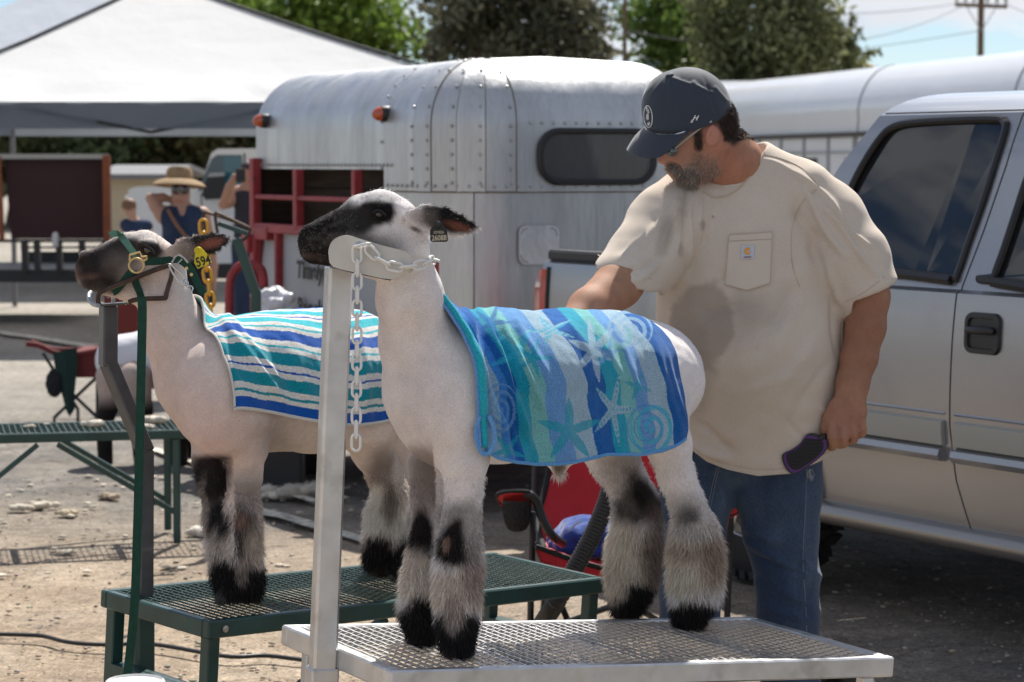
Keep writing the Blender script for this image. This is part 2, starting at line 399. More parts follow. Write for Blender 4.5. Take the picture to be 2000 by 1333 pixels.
# ================================================================== GROUND
def ground_mat():
    m = bpy.data.materials.new('ground'); m.use_nodes = True; nt = m.node_tree; N = nt.nodes; L = nt.links; b = N['Principled BSDF']
    geo = N.new('ShaderNodeNewGeometry'); P = geo.outputs['Position']
    def noise(sc, det=8, rg=.6):
        n = N.new('ShaderNodeTexNoise'); n.inputs['Scale'].default_value = sc; n.inputs['Detail'].default_value = det; n.inputs['Roughness'].default_value = rg
        L.new(P, n.inputs['Vector']); return n.outputs['Fac']
    def ramp(f, els):
        r = N.new('ShaderNodeValToRGB'); e = r.color_ramp.elements
        e[0].position, e[0].color = els[0][0], (*els[0][1], 1); e[1].position, e[1].color = els[-1][0], (*els[-1][1], 1)
        for p, c in els[1:-1]: q = e.new(p); q.color = (*c, 1)
        L.new(f, r.inputs['Fac']); return r.outputs['Color']
    def mix(f, a, b_, t='MIX', fac=None):
        x = N.new('ShaderNodeMixRGB'); x.blend_type = t
        if f is not None: L.new(f, x.inputs['Fac'])
        else: x.inputs['Fac'].default_value = fac
        L.new(a, x.inputs['Color1']); L.new(b_, x.inputs['Color2']); return x.outputs[0]
    dirt = ramp(noise(1.7), [(.3, (.235, .175, .125)), (.5, (.33, .26, .19)), (.7, (.42, .345, .265))])
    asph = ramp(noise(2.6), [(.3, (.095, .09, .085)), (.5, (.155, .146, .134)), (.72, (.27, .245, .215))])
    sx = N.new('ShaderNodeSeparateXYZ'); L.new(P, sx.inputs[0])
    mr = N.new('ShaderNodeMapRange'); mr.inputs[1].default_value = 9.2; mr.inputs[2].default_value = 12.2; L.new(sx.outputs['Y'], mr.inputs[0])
    mr2 = N.new('ShaderNodeMapRange'); mr2.inputs[1].default_value = -.6; mr2.inputs[2].default_value = 1.6; L.new(sx.outputs['X'], mr2.inputs[0])  # asphalt grows towards the right, its tone darkened to deepen the truck's shadow
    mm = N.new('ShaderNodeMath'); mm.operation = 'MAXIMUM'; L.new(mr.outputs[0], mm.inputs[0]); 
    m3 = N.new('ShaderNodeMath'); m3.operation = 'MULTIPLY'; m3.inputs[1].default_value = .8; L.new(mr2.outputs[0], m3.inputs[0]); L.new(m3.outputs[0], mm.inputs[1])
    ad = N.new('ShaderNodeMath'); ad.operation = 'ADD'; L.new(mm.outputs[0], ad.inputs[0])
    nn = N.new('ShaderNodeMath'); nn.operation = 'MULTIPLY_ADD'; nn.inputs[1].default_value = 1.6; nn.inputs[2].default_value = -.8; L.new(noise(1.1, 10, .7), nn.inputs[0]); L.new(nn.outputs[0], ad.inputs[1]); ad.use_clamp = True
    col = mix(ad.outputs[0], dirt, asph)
    mf = N.new('ShaderNodeMapRange'); mf.inputs[1].default_value = 13; mf.inputs[2].default_value = 19; L.new(sx.outputs['Y'], mf.inputs[0])
    far = ramp(noise(.8), [(.3, (.24, .22, .19)), (.7, (.36, .33, .29))])
    col = mix(mf.outputs[0], col, far)
    sp = ramp(noise(75, 3), [(.36, (.62, .6, .58)), (.5, (1, 1, 1)), (.66, (1.35, 1.33, 1.3))])
    col = mix(None, col, sp, 'MULTIPLY', .9)
    sp2 = ramp(noise(16, 8, .75), [(.35, (.68, .66, .63)), (.52, (1, 1, 1)), (.66, (1.3, 1.27, 1.22))])
    col = mix(None, col, sp2, 'MULTIPLY', .9)
    cr_ = N.new('ShaderNodeTexVoronoi'); cr_.feature = 'DISTANCE_TO_EDGE'; cr_.inputs['Scale'].default_value = .55
    wv = N.new('ShaderNodeVectorMath'); wv.operation = 'ADD'; nz = N.new('ShaderNodeTexNoise'); nz.inputs['Scale'].default_value = 2; L.new(P, nz.inputs['Vector']); L.new(nz.outputs['Color'], wv.inputs[0]); L.new(P, wv.inputs[1]); L.new(wv.outputs[0], cr_.inputs['Vector'])
    ck = ramp(cr_.outputs['Distance'], [(.0, (.55, .52, .5)), (.012, (1, 1, 1))]); col = mix(None, col, ck, 'MULTIPLY', .75)
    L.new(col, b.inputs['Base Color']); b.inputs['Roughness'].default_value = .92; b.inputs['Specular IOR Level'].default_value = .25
    bp = N.new('ShaderNodeBump'); bp.inputs['Strength'].default_value = .9; bp.inputs['Distance'].default_value = .012; L.new(noise(38, 8, .7), bp.inputs['Height']); L.new(bp.outputs['Normal'], b.inputs['Normal'])
    return m
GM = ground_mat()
xs = np.concatenate([[-900, -120, -30], np.linspace(-8, 8, 90), [30, 120, 900]]); ys = np.concatenate([[-60, 0], np.linspace(5, 20, 110), [30, 60, 150, 1500]])
gx, gy = np.meshgrid(xs, ys, indexing='ij'); gp = np.stack([gx, gy, gx*0], -1)
near = (np.abs(gx) < 9) & (gy > 4) & (gy < 21)
gp[..., 2] = np.where(near, .012*vnoise(gp, .9, 3)+.006*vnoise(gp, 3.1, 4), 0)-.012
nx_, ny_ = gx.shape; ii = np.arange(nx_*ny_).reshape(nx_, ny_)
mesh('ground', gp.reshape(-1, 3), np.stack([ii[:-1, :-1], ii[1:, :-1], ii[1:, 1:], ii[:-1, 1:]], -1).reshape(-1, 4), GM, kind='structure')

def ico(sub=1):
    bm = bmesh.new(); bmesh.ops.create_icosphere(bm, subdivisions=sub, radius=1); V = np.array([v.co for v in bm.verts]); Fc = np.array([[v.index for v in f.verts] for f in bm.faces]); bm.free(); return V, Fc
IV, IF = ico(1)
def scatter(name, P, size, mat, flat=.5, seed=1, up=.2, col=None, **k):
    rs = np.random.RandomState(seed); Vs = []; Fs = []; Cs = []
    for i, (p, s_) in enumerate(zip(P, size)):
        v = IV*(1+.35*rs.randn(len(IV), 1)*.6)*s_*np.array([1+.5*rs.rand(), 1+.5*rs.rand(), flat]); a = rs.rand()*6.28
        v = v@np.array([[math.cos(a), math.sin(a), 0], [-math.sin(a), math.cos(a), 0], [0, 0, 1]])
        Vs.append(v+p+np.array([0, 0, s_*flat*up])); Fs.append(IF+i*len(IV)); 
        if col is not None: Cs.append(np.tile(col[i], (len(IV), 1)))
    return mesh(name, np.concatenate(Vs), np.concatenate(Fs), mat, smooth=False, col=np.concatenate(Cs) if col is not None else None, **k)
rs = np.random.RandomState(5); n = 3400
yy = 7.4+rs.rand(n)**1.4*5.5; P = np.stack([(rs.rand(n)-.5)*.46*yy*1.02-.0, yy, np.full(n, -.006)], 1)
pc = np.array([.30, .26, .21])*(0.45+1.1*rs.rand(n, 1))*np.array([1, 1, 1])*(1+.08*rs.randn(n, 3))
scatter('gravel', P, .0025+.008*rs.rand(n)**4, material('pebble', attr=True, rough=.9), .55, 3, .3, np.clip(pc, .04, .6), kind='stuff', label='small pebbles and grit on the dirt')

paint = material('road_paint', lin('#c9c3b4'), .8, var=.35, vscale=14, base2=(.28, .25, .21), mixpos=(.5, .62), mscale=22)
def ground_strip(name, pts, mat, wd, z=.012, **k):
    P = [PZ(*p) for p in pts]; m = MB(); rs = np.random.RandomState(2)
    Q = crom(P, 6); T = [unit(np.cross(Q[min(i+1, len(Q)-1)]-Q[max(i-1, 0)], (0, 0, 1))) for i in range(len(Q))]
    m.grid([[Q[i]-T[i]*wd*(.5+.06*rs.randn())+np.array([0, 0, z]), Q[i]+T[i]*wd*(.5+.06*rs.randn())+np.array([0, 0, z])] for i in range(len(Q))]); return m.build(name, mat, **k)
ground_strip('parking_line', [(440, 985), (560, 1015), (720, 1062), (860, 1100)], paint, .09, kind='structure')
ground_strip('parking_line', [(-60, 643), (60, 660), (200, 682), (420, 715)], paint, .16, kind='structure')
ground_strip('parking_line', [(300, 880), (620, 985)], paint, .06, kind='structure')

# wool lying about
woolm = material('loose_wool', attr=True, rough=.95, bump=.6, bscale=140, sheen=.3)
def wool_tuft(px, py, size, col, seed, z=0.0, flat=.5, label=None, group='clumps of shorn wool', base=None):
    rs = np.random.RandomState(seed); c = PZ(px, py, z) if base is None else base; n = 26; Vs = []; Fs = []; Cs = []; V0, F0 = ico(2)
    for i in range(n):
        o = rs.randn(3)*np.array([1, .7, .3])*size*.42; o[2] = abs(o[2])*flat
        r = size*(.18+.16*rs.rand()); v = V0*(1+.28*vnoise(V0+i*3.3, 2.6, seed)[:, None])*r*np.array([1.3, 1, .75]); Vs.append(v+c+o+np.array([0, 0, r*.5])); Fs.append(F0+i*len(V0))
        Cs.append(np.tile(np.array(col)*(.75+.45*rs.rand()), (len(V0), 1)))
    Vb = np.concatenate(Vs); Nn = Vb-c; Nn /= np.linalg.norm(Nn, axis=1)[:, None]+1e-9
    idx = rs.randint(0, len(Vb), 900); Cc = np.concatenate(Cs)
    bv, bf, bc = blades(Vb[idx], Nn[idx], Cc[idx], size*.22, size*.02, np.zeros(3), .6, rs)
    F2 = np.concatenate(Fs); V = np.concatenate([Vb, bv]); Fq = np.concatenate([F2, bf+len(Vb)]); C = np.concatenate([Cc, bc])
    return mesh('wool_clump', V, Fq, woolm, col=np.clip(C, 0, .9), smooth=False, label=label, cat='wool', group=group)
W1 = (.62, .55, .45)
wool_tuft(208, 973, .055, (.42, .33, .24), 1, label='ragged brownish wool clump on the dirt left of the green post')
wool_tuft(398, 1045, .075, (.66, .60, .52), 2, label='cream wool clump beside the green table corner')
wool_tuft(575, 968, .13, (.50, .45, .38), 3, label='large grey and white heap of shorn wool by the tire')
wool_tuft(540, 972, .07, (.62, .55, .45), 4, label='small pale wool clump at the left end of the large wool heap')
wool_tuft(38, 996, .055, W1, 5, flat=.3, label='flat cream wool clump at the far left edge of the dirt')
wool_tuft(80, 991, .06, W1, 6, flat=.3, label='cream wool clump second from the left edge of the dirt')
wool_tuft(128, 1005, .05, (.55, .46, .33), 7, flat=.3, label='yellowish wool clump behind the mesh shadow')
wool_tuft(300, 978, .05, W1, 8, flat=.3, label='cream wool clump just right of the green post base')
wool_tuft(130, 1080, .03, W1, 9, flat=.3, label='tiny wool clump in front of the mesh shadow')
rs = np.random.RandomState(11); n = 250
P = np.array([PZ(rs.rand()*760-40, 930+200*rs.rand()**1.3) for _ in range(n)]); P[:, 2] = 0
scatter('wool_flecks', P, .004+.018*rs.rand(n)**2.5, woolm, .35, 7, .2, np.clip(np.array([.6, .53, .42])*(.7+.5*rs.rand(n, 1))*np.ones((1, 3)), 0, .85), kind='stuff', label='scattered flecks of shorn wool on the dirt')
# hard edge of the old drain slab and black cable
rubber = material('black_rubber', (.022, .021, .02), .55, bump=.2, bscale=30)
m = MB(); m.tube(crom([PZ(x, y, .012) for x, y in [(-60, 1238), (40, 1240), (85, 1243), (130, 1254), (190, 1259), (300, 1259), (440, 1282), (520, 1281), (600, 1290), (720, 1300)]], 8), .0075, 8)
m.build('power_cable', rubber, smooth=True, label='black cable lying across the dirt behind the green table', cat='cable')

# ================================================================== FAR BACKGROUND
hill = material('hill', (.16, .22, .32), 1, var=.2, vscale=.05)  # distance haze put into the bluish base colour
def ridge(name, pts, Y, mat):
    m = MB(); P = [PY(x, y, Y) for x, y in pts]
    m.grid([[np.array([p[0], Y+120, -2]), p, np.array([p[0], Y-140, -2])] for p in P]); return m.build(name, mat, kind='structure', smooth=True)
ridge('hills', [(-900, 260), (-300, 250), (300, 240), (900, 190), (1160, 140), (1240, 118), (1290, 112), (1360, 128), (1500, 150), (1560, 140), (1620, 124), (1680, 120), (1760, 140), (1900, 170), (2300, 200), (3000, 250)], 900, hill)

def tree(px, Y, lobes, leafcol, n, ls, label, seed, trunk_r=.2, group=None, cats='tree', spread=.45, droop=0.0, trunkcol=(.09, .065, .045), dark=.45):
    """lobes: (px, py, rx_m, rz_m); leaf faces spread through the volume of every lobe"""
    rs = np.random.RandomState(seed); base = PZ(px, 420, 0); base = np.array([PY(px, 300, Y)[0], Y, 0.])
    root = empty('tree', base, label=label, cat=cats, group=group)
    Vs = []; Cs = []; vol = np.array([l[2]*l[2]*l[3] for l in lobes]); cnt = (n*vol/vol.sum()).astype(int); m = MB()
    top = max(PY(l[0], l[1], Y)[2] for l in lobes)
    m.tube(crom([base, base+np.array([.1, 0, top*.3]), base+np.array([-.1, .1, top*.6]), base+np.array([0, 0, top*.95])], 5), list(np.linspace(trunk_r, trunk_r*.2, 16)), 9)
    for (lx, ly, rx, rz), k in zip(lobes, cnt):
        c = PY(lx, ly, Y); c[1] += rs.randn()*rx*.4
        s0 = base+np.array([0, 0, max(.5, c[2]*.55)]); m.tube(crom([s0, (s0+c)/2+np.array([0, 0, .2]), c], 4), list(np.linspace(trunk_r*.45, trunk_r*.12, 9)), 6)
        sub = 9+int(rx*4); cl = rs.randn(sub, 3); cl /= np.linalg.norm(cl, axis=1)[:, None]; cl *= (rs.rand(sub, 1)**.4)*np.array([rx, rx, rz])*.85
        tone = 1-dark+2*dark*rs.rand(sub)
        w_ = rs.randint(0, sub, k); off = rs.randn(k, 3)*np.array([rx, rx, rz])*spread*.42
        p = c+cl[w_]+off; p[:, 2] = np.maximum(p[:, 2], .25)
        a = rs.randn(k, 3); a /= np.linalg.norm(a, axis=1)[:, None]; b = np.cross(a, rs.randn(k, 3)); b /= np.linalg.norm(b, axis=1)[:, None]; a[:, 2] -= droop; s_ = ls*(.5+rs.rand(k, 1))
        Vs.append(np.stack([p-a*s_, p+b*s_*.45, p+a*s_, p-b*s_*.45], 1).reshape(-1, 4, 3)); Cs.append(np.repeat((np.array(leafcol)*(tone[w_]*(.8+.4*rs.rand(k)))[:, None])[:, None], 4, 1))
    V = np.concatenate(Vs).reshape(-1, 3); C = np.concatenate(Cs).reshape(-1, 3)
    mesh('crown', V, np.arange(len(V)).reshape(-1, 4), MATS['leaves'], root, smooth=False, col=C)
    m.build('trunk', MATS['bark'], root, smooth=True); return root
lm = material('leaves', attr=True, rough=.6, spec=.3)
nt_ = lm.node_tree; b_ = nt_.nodes['Principled BSDF']; tr = nt_.nodes.new('ShaderNodeBsdfTranslucent'); ms = nt_.nodes.new('ShaderNodeMixShader'); ms.inputs[0].default_value = .3
nt_.links.new([n for n in nt_.nodes if n.type == 'ATTRIBUTE'][0].outputs['Color'], tr.inputs['Color'])
nt_.links.new(b_.outputs[0], ms.inputs[1]); nt_.links.new(tr.outputs[0], ms.inputs[2]); nt_.links.new(ms.outputs[0], nt_.nodes['Material Output'].inputs[0])
material('bark', (.085, .06, .045), .9, bump=.8, bscale=12, var=.3)
GB = (.16, .24, .04); GD = (.135, .135, .085); GO = (.17, .185, .085)
tree(640, 62, [(560, 10, 2.4, 1.6), (650, 50, 2.2, 1.5), (720, 40, 1.9, 1.3), (770, 75, 1.2, .9), (600, -60, 2.6, 1.8), (700, 80, 1.7, 1.1), (795, 100, .7, .5), (480, 60, 2, 2), (540, 150, 2.6, 2), (700, 200, 2.4, 2)], GB, 15000, .13, 'bright green rounded tree rising behind the white canopy', 3, .28)
tree(1010, 56, [(1010, -120, 2.2, 2.2), (930, 20, 1.3, 1.2), (1010, 30, 1.5, 1.6), (1090, 30, 1.3, 1.3), (880, 85, .9, .75), (960, 90, 1.2, .9), (1060, 95, 1.2, .8), (1150, 85, .85, .6), (1130, 20, .8, .6), (1185, 100, .5, .3), (850, 100, .4, .35), (865, -30, .5, .5), (812, 2, .45, .2), (845, 12, .35, .3), (1000, 200, 2.0, 1.4), (910, -60, 1, 1)], GD, 26000, .10, 'tall dark conifer with ragged branches behind the silver horse trailer', 4, .30, droop=.2, dark=.6)
tree(1330, 66, [(1300, 20, 1.3, 1.3), (1350, 60, 1.5, 1.2), (1380, 0, 1.4, 1.2), (1290, 80, .9, .8), (1340, 110, 1.3, .7), (1285, -20, .8, .9), (1350, 200, 2.0, 1.8), (1420, 100, 1.6, 1)], (.12, .185, .04), 12000, .12, 'light green leafy tree to the right of the bare pole', 5, .26)
tree(1490, 50, [(1450, 20, 1.2, 1.1), (1500, 60, 1.3, 1.0), (1540, 10, 1.1, 1.3), (1440, 100, 1.1, .6), (1520, 110, 1.3, .5), (1570, 70, .8, .7), (1500, -60, 1.4, 1.2), (1610, 95, .5, .5), (1480, 200, 2, 1.6), (1400, 80, .6, .9)], GO, 18000, .085, 'broad olive green juniper above the cap of the man', 6, .26, droop=.1, dark=.5)
tree(1640, 53, [(1640, 95, .5, .45), (1665, 60, .22, .45), (1668, 34, .09, .18), (1690, 100, .3, .18), (1620, 70, .35, .4), (1655, 120, .6, .25), (1640, 180, .9, .9), (1600, 110, .4, .4)], GO, 5200, .075, 'small pointed juniper at the right end of the trees', 8, .12, droop=.1, dark=.5)
for i, (px, Y, h) in enumerate([(-60, 64, 4.4), (20, 62, 4.8), (105, 66, 4.2), (180, 61, 4.6), (262, 65, 4.4), (335, 62, 4.2), (410, 67, 4.6), (480, 63, 4.2)]):
    s_ = 4800/Y
    tree(px, Y, [(px, 320-(h*.62-1.62)*s_, 2.0, h*.36), (px-55, 300, 1.5, 1.0), (px+60, 305, 1.4, .9), (px+10, 345 if i not in (3, 4) else 318, 1.5, .55)], (.075+.02*(i % 3), .085+.02*(i % 2), .045), 3600, .13,
         ['dark tree behind the left edge of the canopy', 'dark tree above the left half of the maroon screen', 'dark tree above the right half of the maroon screen', 'dark tree between the maroon screen and the beige building', 'dark tree above the beige building', 'dark tree behind the straw hat', 'dark tree behind the white pickup cab', 'dark tree behind the open rear of the horse trailer'][i], 20+i, .18, group='dark trees beyond the parking lot')
# buildings glimpsed under the canopy
beige = material('beige_wall', lin('#b9ab92'), .8, var=.1); whitew = material('white_wall', (.6, .6, .58), .8, var=.1); tan = material('tan_roof', lin('#b59a6c'), .8, var=.1)
dkglass = material('dark_pane', (.03, .035, .04), .15); greyr = material('grey_roof', (.16, .16, .17), .8)
def building(px0, px1, ytop, ybase_m, Y, mat, label, roof=None, wins=()):
    a = PY(px0, ytop, Y); b = PY(px1, ytop, Y); root = empty('building', ((a[0]+b[0])/2, Y, 0), label=label, cat='building')
    MB().box(a[0], b[0], Y, Y+5, 0, a[2]).build('wall', mat, root)
    m = MB(); zt = a[2]; r = roof or .15; m.prism([(a[0]-.3, Y-.3, zt), (b[0]+.3, Y-.3, zt), (b[0]+.3, Y+2.5, zt+r), (a[0]-.3, Y+2.5, zt+r)], (0, 0, .08)); m.prism([(a[0]-.3, Y+2.5, zt+r), (b[0]+.3, Y+2.5, zt+r), (b[0]+.3, Y+5.3, zt), (a[0]-.3, Y+5.3, zt)], (0, 0, .08)); m.build('roof', greyr if mat is not tan else tan, root)
    for (x0, y0, x1, y1) in wins:
        p, q = PY(x0, y0, Y-.02), PY(x1, y1, Y-.02); w_ = MB().box(p[0], q[0], Y-.03, Y+.03, q[2], p[2]).build('window', whitew, root)
        MB().box(p[0]+.07, q[0]-.07, Y-.045, Y-.032, q[2]+.07, p[2]-.07).build('pane', dkglass, w_)
    return root
building(214, 300, 350, 0, 40, beige, 'beige building wall seen between the maroon screen and the white pickup')
building(60, 470, 318, 0, 76, whitew, 'low white building with small windows behind the dark trees', roof=.5, wins=[(232, 325, 246, 338), (262, 325, 276, 338), (318, 325, 330, 338)])
building(1596, 1690, 138, 0, 70, tan, 'building with a tan roof beyond the white trailer', roof=.3)

# utility poles
wood = material('pole_wood', (.15, .105, .07), .85, var=.25, stretch=(1, 1, .1)); metalg = material('grey_metal', (.35, .36, .37), .45, metal=.8); ceramic = material('ceramic', (.3, .28, .26), .3)
def pole(px, Y, wpx, ytop, label, arm=None):
    b = PY(px, 100, Y); zt = PY(px, ytop, Y)[2]; root = empty('utility_pole', (b[0], Y, 0), label=label, cat='utility pole')
    r = wpx/2*Y/F; MB().lathe((b[0], Y, 0), (0, 0, 1), [(r*1.25, 0), (r, zt)], 12).build('pole', wood, root, smooth=True)
    if arm:
        x0, x1, ya = arm; p, q = PY(x0, ya, Y), PY(x1, ya+4, Y); MB().bar(p+[0, -.12, 0], q+[0, -.12, 0], .1, .13).build('crossarm', wood, root)
        for t in (.03, .2, .36, .62, .8, .97):
            c = p+(q-p)*t+[0, -.12, .06]; MB().lathe(c, (0, 0, 1), [(.03, 0), (.03, .08), (.07, .1), (.07, .15), (.04, .18), (.05, .24), (.02, .28)], 8).build('insulator', ceramic, root, smooth=True)
        for t in (.22, .78): MB().bar(p+(q-p)*t+[0, -.12, -.05], np.array([b[0], Y-.1, p[2]-.9]), .03, .03).build('brace', metalg, root)
    return root
pole(1220, 52, 8, -60, 'plain brown wooden pole rising behind the silver horse trailer roof')
pole(1915, 84, 12, -40, 'wooden utility pole with a crossarm above the white trailer', (1864, 1966, 10))
wire = material('wire', (.03, .03, .03), .6)
for i, (a, b, l) in enumerate([((1864, 8, 84), (900, -90, 60), 'overhead wire running from the left end of the crossarm'), ((1890, 8, 84), (1222, 60, 52), 'overhead wire running from the crossarm down to the plain pole'), ((1966, 8, 84), (2300, -60, 60), 'overhead wire leaving the right end of the crossarm'), ((1915, 60, 84), (1000, 108, 140), 'low overhead wire crossing behind the trees')]):
    A_, B_ = PY(*a), PY(*b); t = np.linspace(0, 1, 24); P = [A_+(B_-A_)*q-np.array([0, 0, 1.6*q*(1-q)*2]) for q in t]
    MB().tube(P, .012, 5).build('overhead_wire', wire, smooth=True, label=l, cat='wire', group='overhead wires')
# ================================================================== CANOPY TENT
cloth = material('canopy_white', (.70, .70, .705), .8, bump=.5, bscale=1.6, bdist=.05)
valc = material('canopy_grey', (.10, .125, .165), .85, var=.08, vscale=1)
for mm, f_, c_ in ((cloth, .3, (.8, .8, .8)), (valc, .32, (.26, .28, .30))):
    t_ = mm.node_tree; tr = t_.nodes.new('ShaderNodeBsdfTranslucent'); tr.inputs['Color'].default_value = (*c_, 1); ms = t_.nodes.new('ShaderNodeMixShader'); ms.inputs[0].default_value = f_
    t_.links.new(t_.nodes['Principled BSDF'].outputs[0], ms.inputs[1]); t_.links.new(tr.outputs[0], ms.inputs[2]); t_.links.new(ms.outputs[0], t_.nodes['Material Output'].inputs[0])
darkmetal = material('dark_metal', (.03, .03, .032), .5, metal=.4)
TY = 22.0; tl = PY(-240, 200, TY); tr_ = PY(1060, 200, TY); TW = tr_[0]-tl[0]; zE = 2.17; zB = 1.93
tc_ = np.array([(tl[0]+tr_[0])/2, TY+TW/2, 0]); tent = empty('canopy_tent', tc_, label='large white pop up canopy with a grey valance behind the sheep', cat='canopy')
px_, py_ = PY(311, -39, TY+TW/2)[[0, 2]]; apex = np.array([px_, TY+TW/2, py_])
cor = [np.array([tl[0], TY, zE]), np.array([tr_[0], TY, zE]), np.array([tr_[0], TY+TW, zE]), np.array([tl[0], TY+TW, zE])]
for i in range(4):
    a, b = cor[i], cor[(i+1) % 4]; G = []
    for v in np.linspace(0, 1, 30):
        row = []
        for q in np.linspace(0, 1, 60):
            p = (a+(b-a)*q)*(1-v)+apex*v; sag = 4*v*(1-v)*(.10+.30*4*q*(1-q)*(1-v)); p = p-np.array([0, 0, sag*.45])
            p[2] += .06*math.sin(v*9+.5)*math.exp(-v*6)*0+.075*math.exp(-v*7)*math.sin(q*34+3*math.sin(q*9))*(1 if v > 0 else 0)*math.sin(min(v*14, 3.14))
            row.append(p)
        G.append(row)
    MB().grid(G).build('roof_panel', cloth, tent, smooth=True)
    # valance and rafters
    G = [[a+(b-a)*q-np.array([0, 0, h_*(zE-zB)])+(.03*math.sin(q*23+i)*h_+.015*math.sin(q*57))*np.array([0 if i % 2 == 0 else 1, 1 if i % 2 == 0 else 0, 0]) for q in np.linspace(0, 1, 80)] for h_ in (0, .3, .7, 1)]
    MB().grid(G).build('valance', valc, tent, smooth=True)
    MB().tube([a+[0, 0, .01], apex*.5+a*.5+[0, 0, -.03], apex], .016, 6).build('rafter', darkmetal, tent, smooth=True)
    MB().box(a[0]-.025, a[0]+.025, a[1]-.025, a[1]+.025, 0, zE).build('leg', greyr, tent)
    m = MB(); 
    for c_ in (.0, .41, .82):
        for e_ in (-.2, .2):
            p0, p1 = a+(b-a)*c_, a+(b-a)*(c_+e_)
            if 0 <= c_+e_ <= 1.03: m.bar([p0[0], p0[1]+.03, zB-.03], [p1[0], p1[1]+.03, zE-.04], .02, .03)
    if i == 0: m.build('truss_bar', darkmetal, tent)

t2 = empty('canopy_tent', PY(150, 300, 33)*[1, 1, 0], label='second pale canopy whose roof just shows above the left ridge of the large one', cat='canopy')
ap2 = PY(205, -75, 33); cs2 = [PY(-420, 205, 30.5), PY(640, 205, 30.5), PY(560, 215, 36), PY(-330, 215, 36)]
MB().add([ap2]+cs2, [(0, 1, 2), (0, 2, 3), (0, 3, 4), (0, 4, 1)]).build('roof_panel', material('canopy_pale', (.52, .55, .60), .85, bump=.5, bscale=1.5, bdist=.05), t2)
for p in cs2: MB().box(p[0]-.03, p[0]+.03, p[1]-.03, p[1]+.03, 0, p[2]-.02).build('leg', greyr, t2)

# ================================================================== HORSE TRAILER
alu = material('weathered_aluminium', (.49, .495, .50), .43, metal=.93, var=.12, vscale=2.2, rvar=.10, stretch=(2.5, 2.5, .35), bump=.25, bscale=3, bdist=.03, fine=(.08, 26))
aluroof = alu
seamm = material('seam_grime', (.16, .13, .09), .8)
redp = material('red_paint', (.30, .035, .04), .55, var=.2, vscale=9, base2=(.14, .03, .03), mixpos=(.58, .7), mscale=14)
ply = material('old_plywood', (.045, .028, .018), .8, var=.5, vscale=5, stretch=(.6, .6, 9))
lgrey = material('painted_grey_panel', (.36, .37, .39), .5, var=.1, vscale=2, spec=.4)
amber = material('amber_lens', (.45, .07, .01), .12, spec=.8, coat=.6); blackp = material('black_plastic', (.018, .018, .02), .42)
HO = np.array([-.3066, 11.315, 0]); HS = unit([-.432, .902, 0]); HF = unit([.902, .432, 0]); RC, HW, HL = .365, 1.47, 2.59; Ls = HL-RC; La = RC*math.pi/2; Lf = HW-2*RC
htr = empty('horse_trailer', HO+HS*1.3+HF*.75, label='old silver riveted horse trailer with red trim and an oval front window', cat='trailer')
def plan(q):
    """perimeter position (m from rear left) -> point, outward normal"""
    if q < Ls: return HO+HS*(HL-q), -HF
    if q < Ls+La:
        a = (q-Ls)/RC; nrm = -HF*math.cos(a)-HS*math.sin(a); return HO+HS*RC+HF*RC+nrm*RC, nrm
    if q < Ls+La+Lf: return HO+HF*(RC+q-Ls-La), -HS
    if q < Ls+2*La+Lf:
        a = (q-Ls-La-Lf)/RC; nrm = -HS*math.cos(a)+HF*math.sin(a); return HO+HS*RC+HF*(HW-RC)+nrm*RC, nrm
    return HO+HF*HW+HS*(RC+q-Ls-2*La-Lf), HF
QT = 2*Ls+2*La+Lf; ZR = 1.795; GA, GB_ = .35, .321
def prof(v):
    """v<=ZR: height; beyond: angle along the roof round (0..1)"""
    if v <= ZR: return 0, v
    a = (v-ZR)*math.pi/2; return GA*(1-math.cos(a)), ZR+GB_*math.sin(a)
def hp(q, v, off=0.0):
    p, nrm = plan(q); g, z = prof(v); a = 0 if v <= ZR else (v-ZR)*math.pi/2
    dent = .006*float(vnoise(np.array([p[0]*1.0, p[1]*1.0, z]), 2.3, 9))
    r = p-nrm*g+nrm*(off+dent)*math.cos(a); r[2] = z+(off+dent)*math.sin(a); return r
def hpanel(name, q0, q1, v0, v1, mat, off=0.0, nq=None, seam=True, **k):
    nq = nq or max(2, int((q1-q0)/.08)); nv = max(2, int((v1-v0)/.08)); m = MB()
    G = [[hp(q, v, off) for q in np.linspace(q0, q1, nq+1)] for v in np.linspace(v0, v1, nv+1)]
    m.grid(G); r = [hp(q, v0, off-.01) for q in np.linspace(q0, q1, nq+1)]; m.grid([r, G[0]]); e = [hp(q1, v, off-.01) for v in np.linspace(v0, v1, nv+1)]; m.grid([[G[i][-1], e[i]] for i in range(nv+1)])
    e = [hp(q0, v, off-.01) for v in np.linspace(v0, v1, nv+1)]; m.grid([[e[i], G[i][0]] for i in range(nv+1)])
    return m.build(name, mat, htr, smooth=True, **k)
VT = ZR+1.0
qo = HL-.73
hpanel('upper_side_panel', .02, qo, 1.591, VT, alu)
ribs = [qo, Ls+.015, Ls+.146, Ls+.285, Ls+.423, Ls+La]
for i in range(5): hpanel('nose_rib_panel', ribs[i]+.002, ribs[i+1]-.002, 1.489, VT, alu, .004 if i % 2 else .0)
hpanel('front_upper_panel', Ls+La+.002, Ls+La+Lf, 1.489, VT, alu, .004)
hpanel('far_corner_panel', Ls+La+Lf+.002, Ls+2*La+Lf, 1.489, VT, alu)
hpanel('lower_nose_panel', qo, Ls+.365, .40, 1.486, alu, -.003); hpanel('lower_front_panel', Ls+.37, Ls+La+Lf, .42, 1.486, alu, -.005)
hpanel('far_corner_panel', Ls+La+Lf+.002, Ls+2*La+Lf, .42, 1.486, alu, -.003)
hpanel('far_side_panel', Ls+2*La+Lf, QT, .40, VT, alu)
hpanel('lower_side_panel', .02, qo-.002, .40, 1.27, lgrey, -.004)
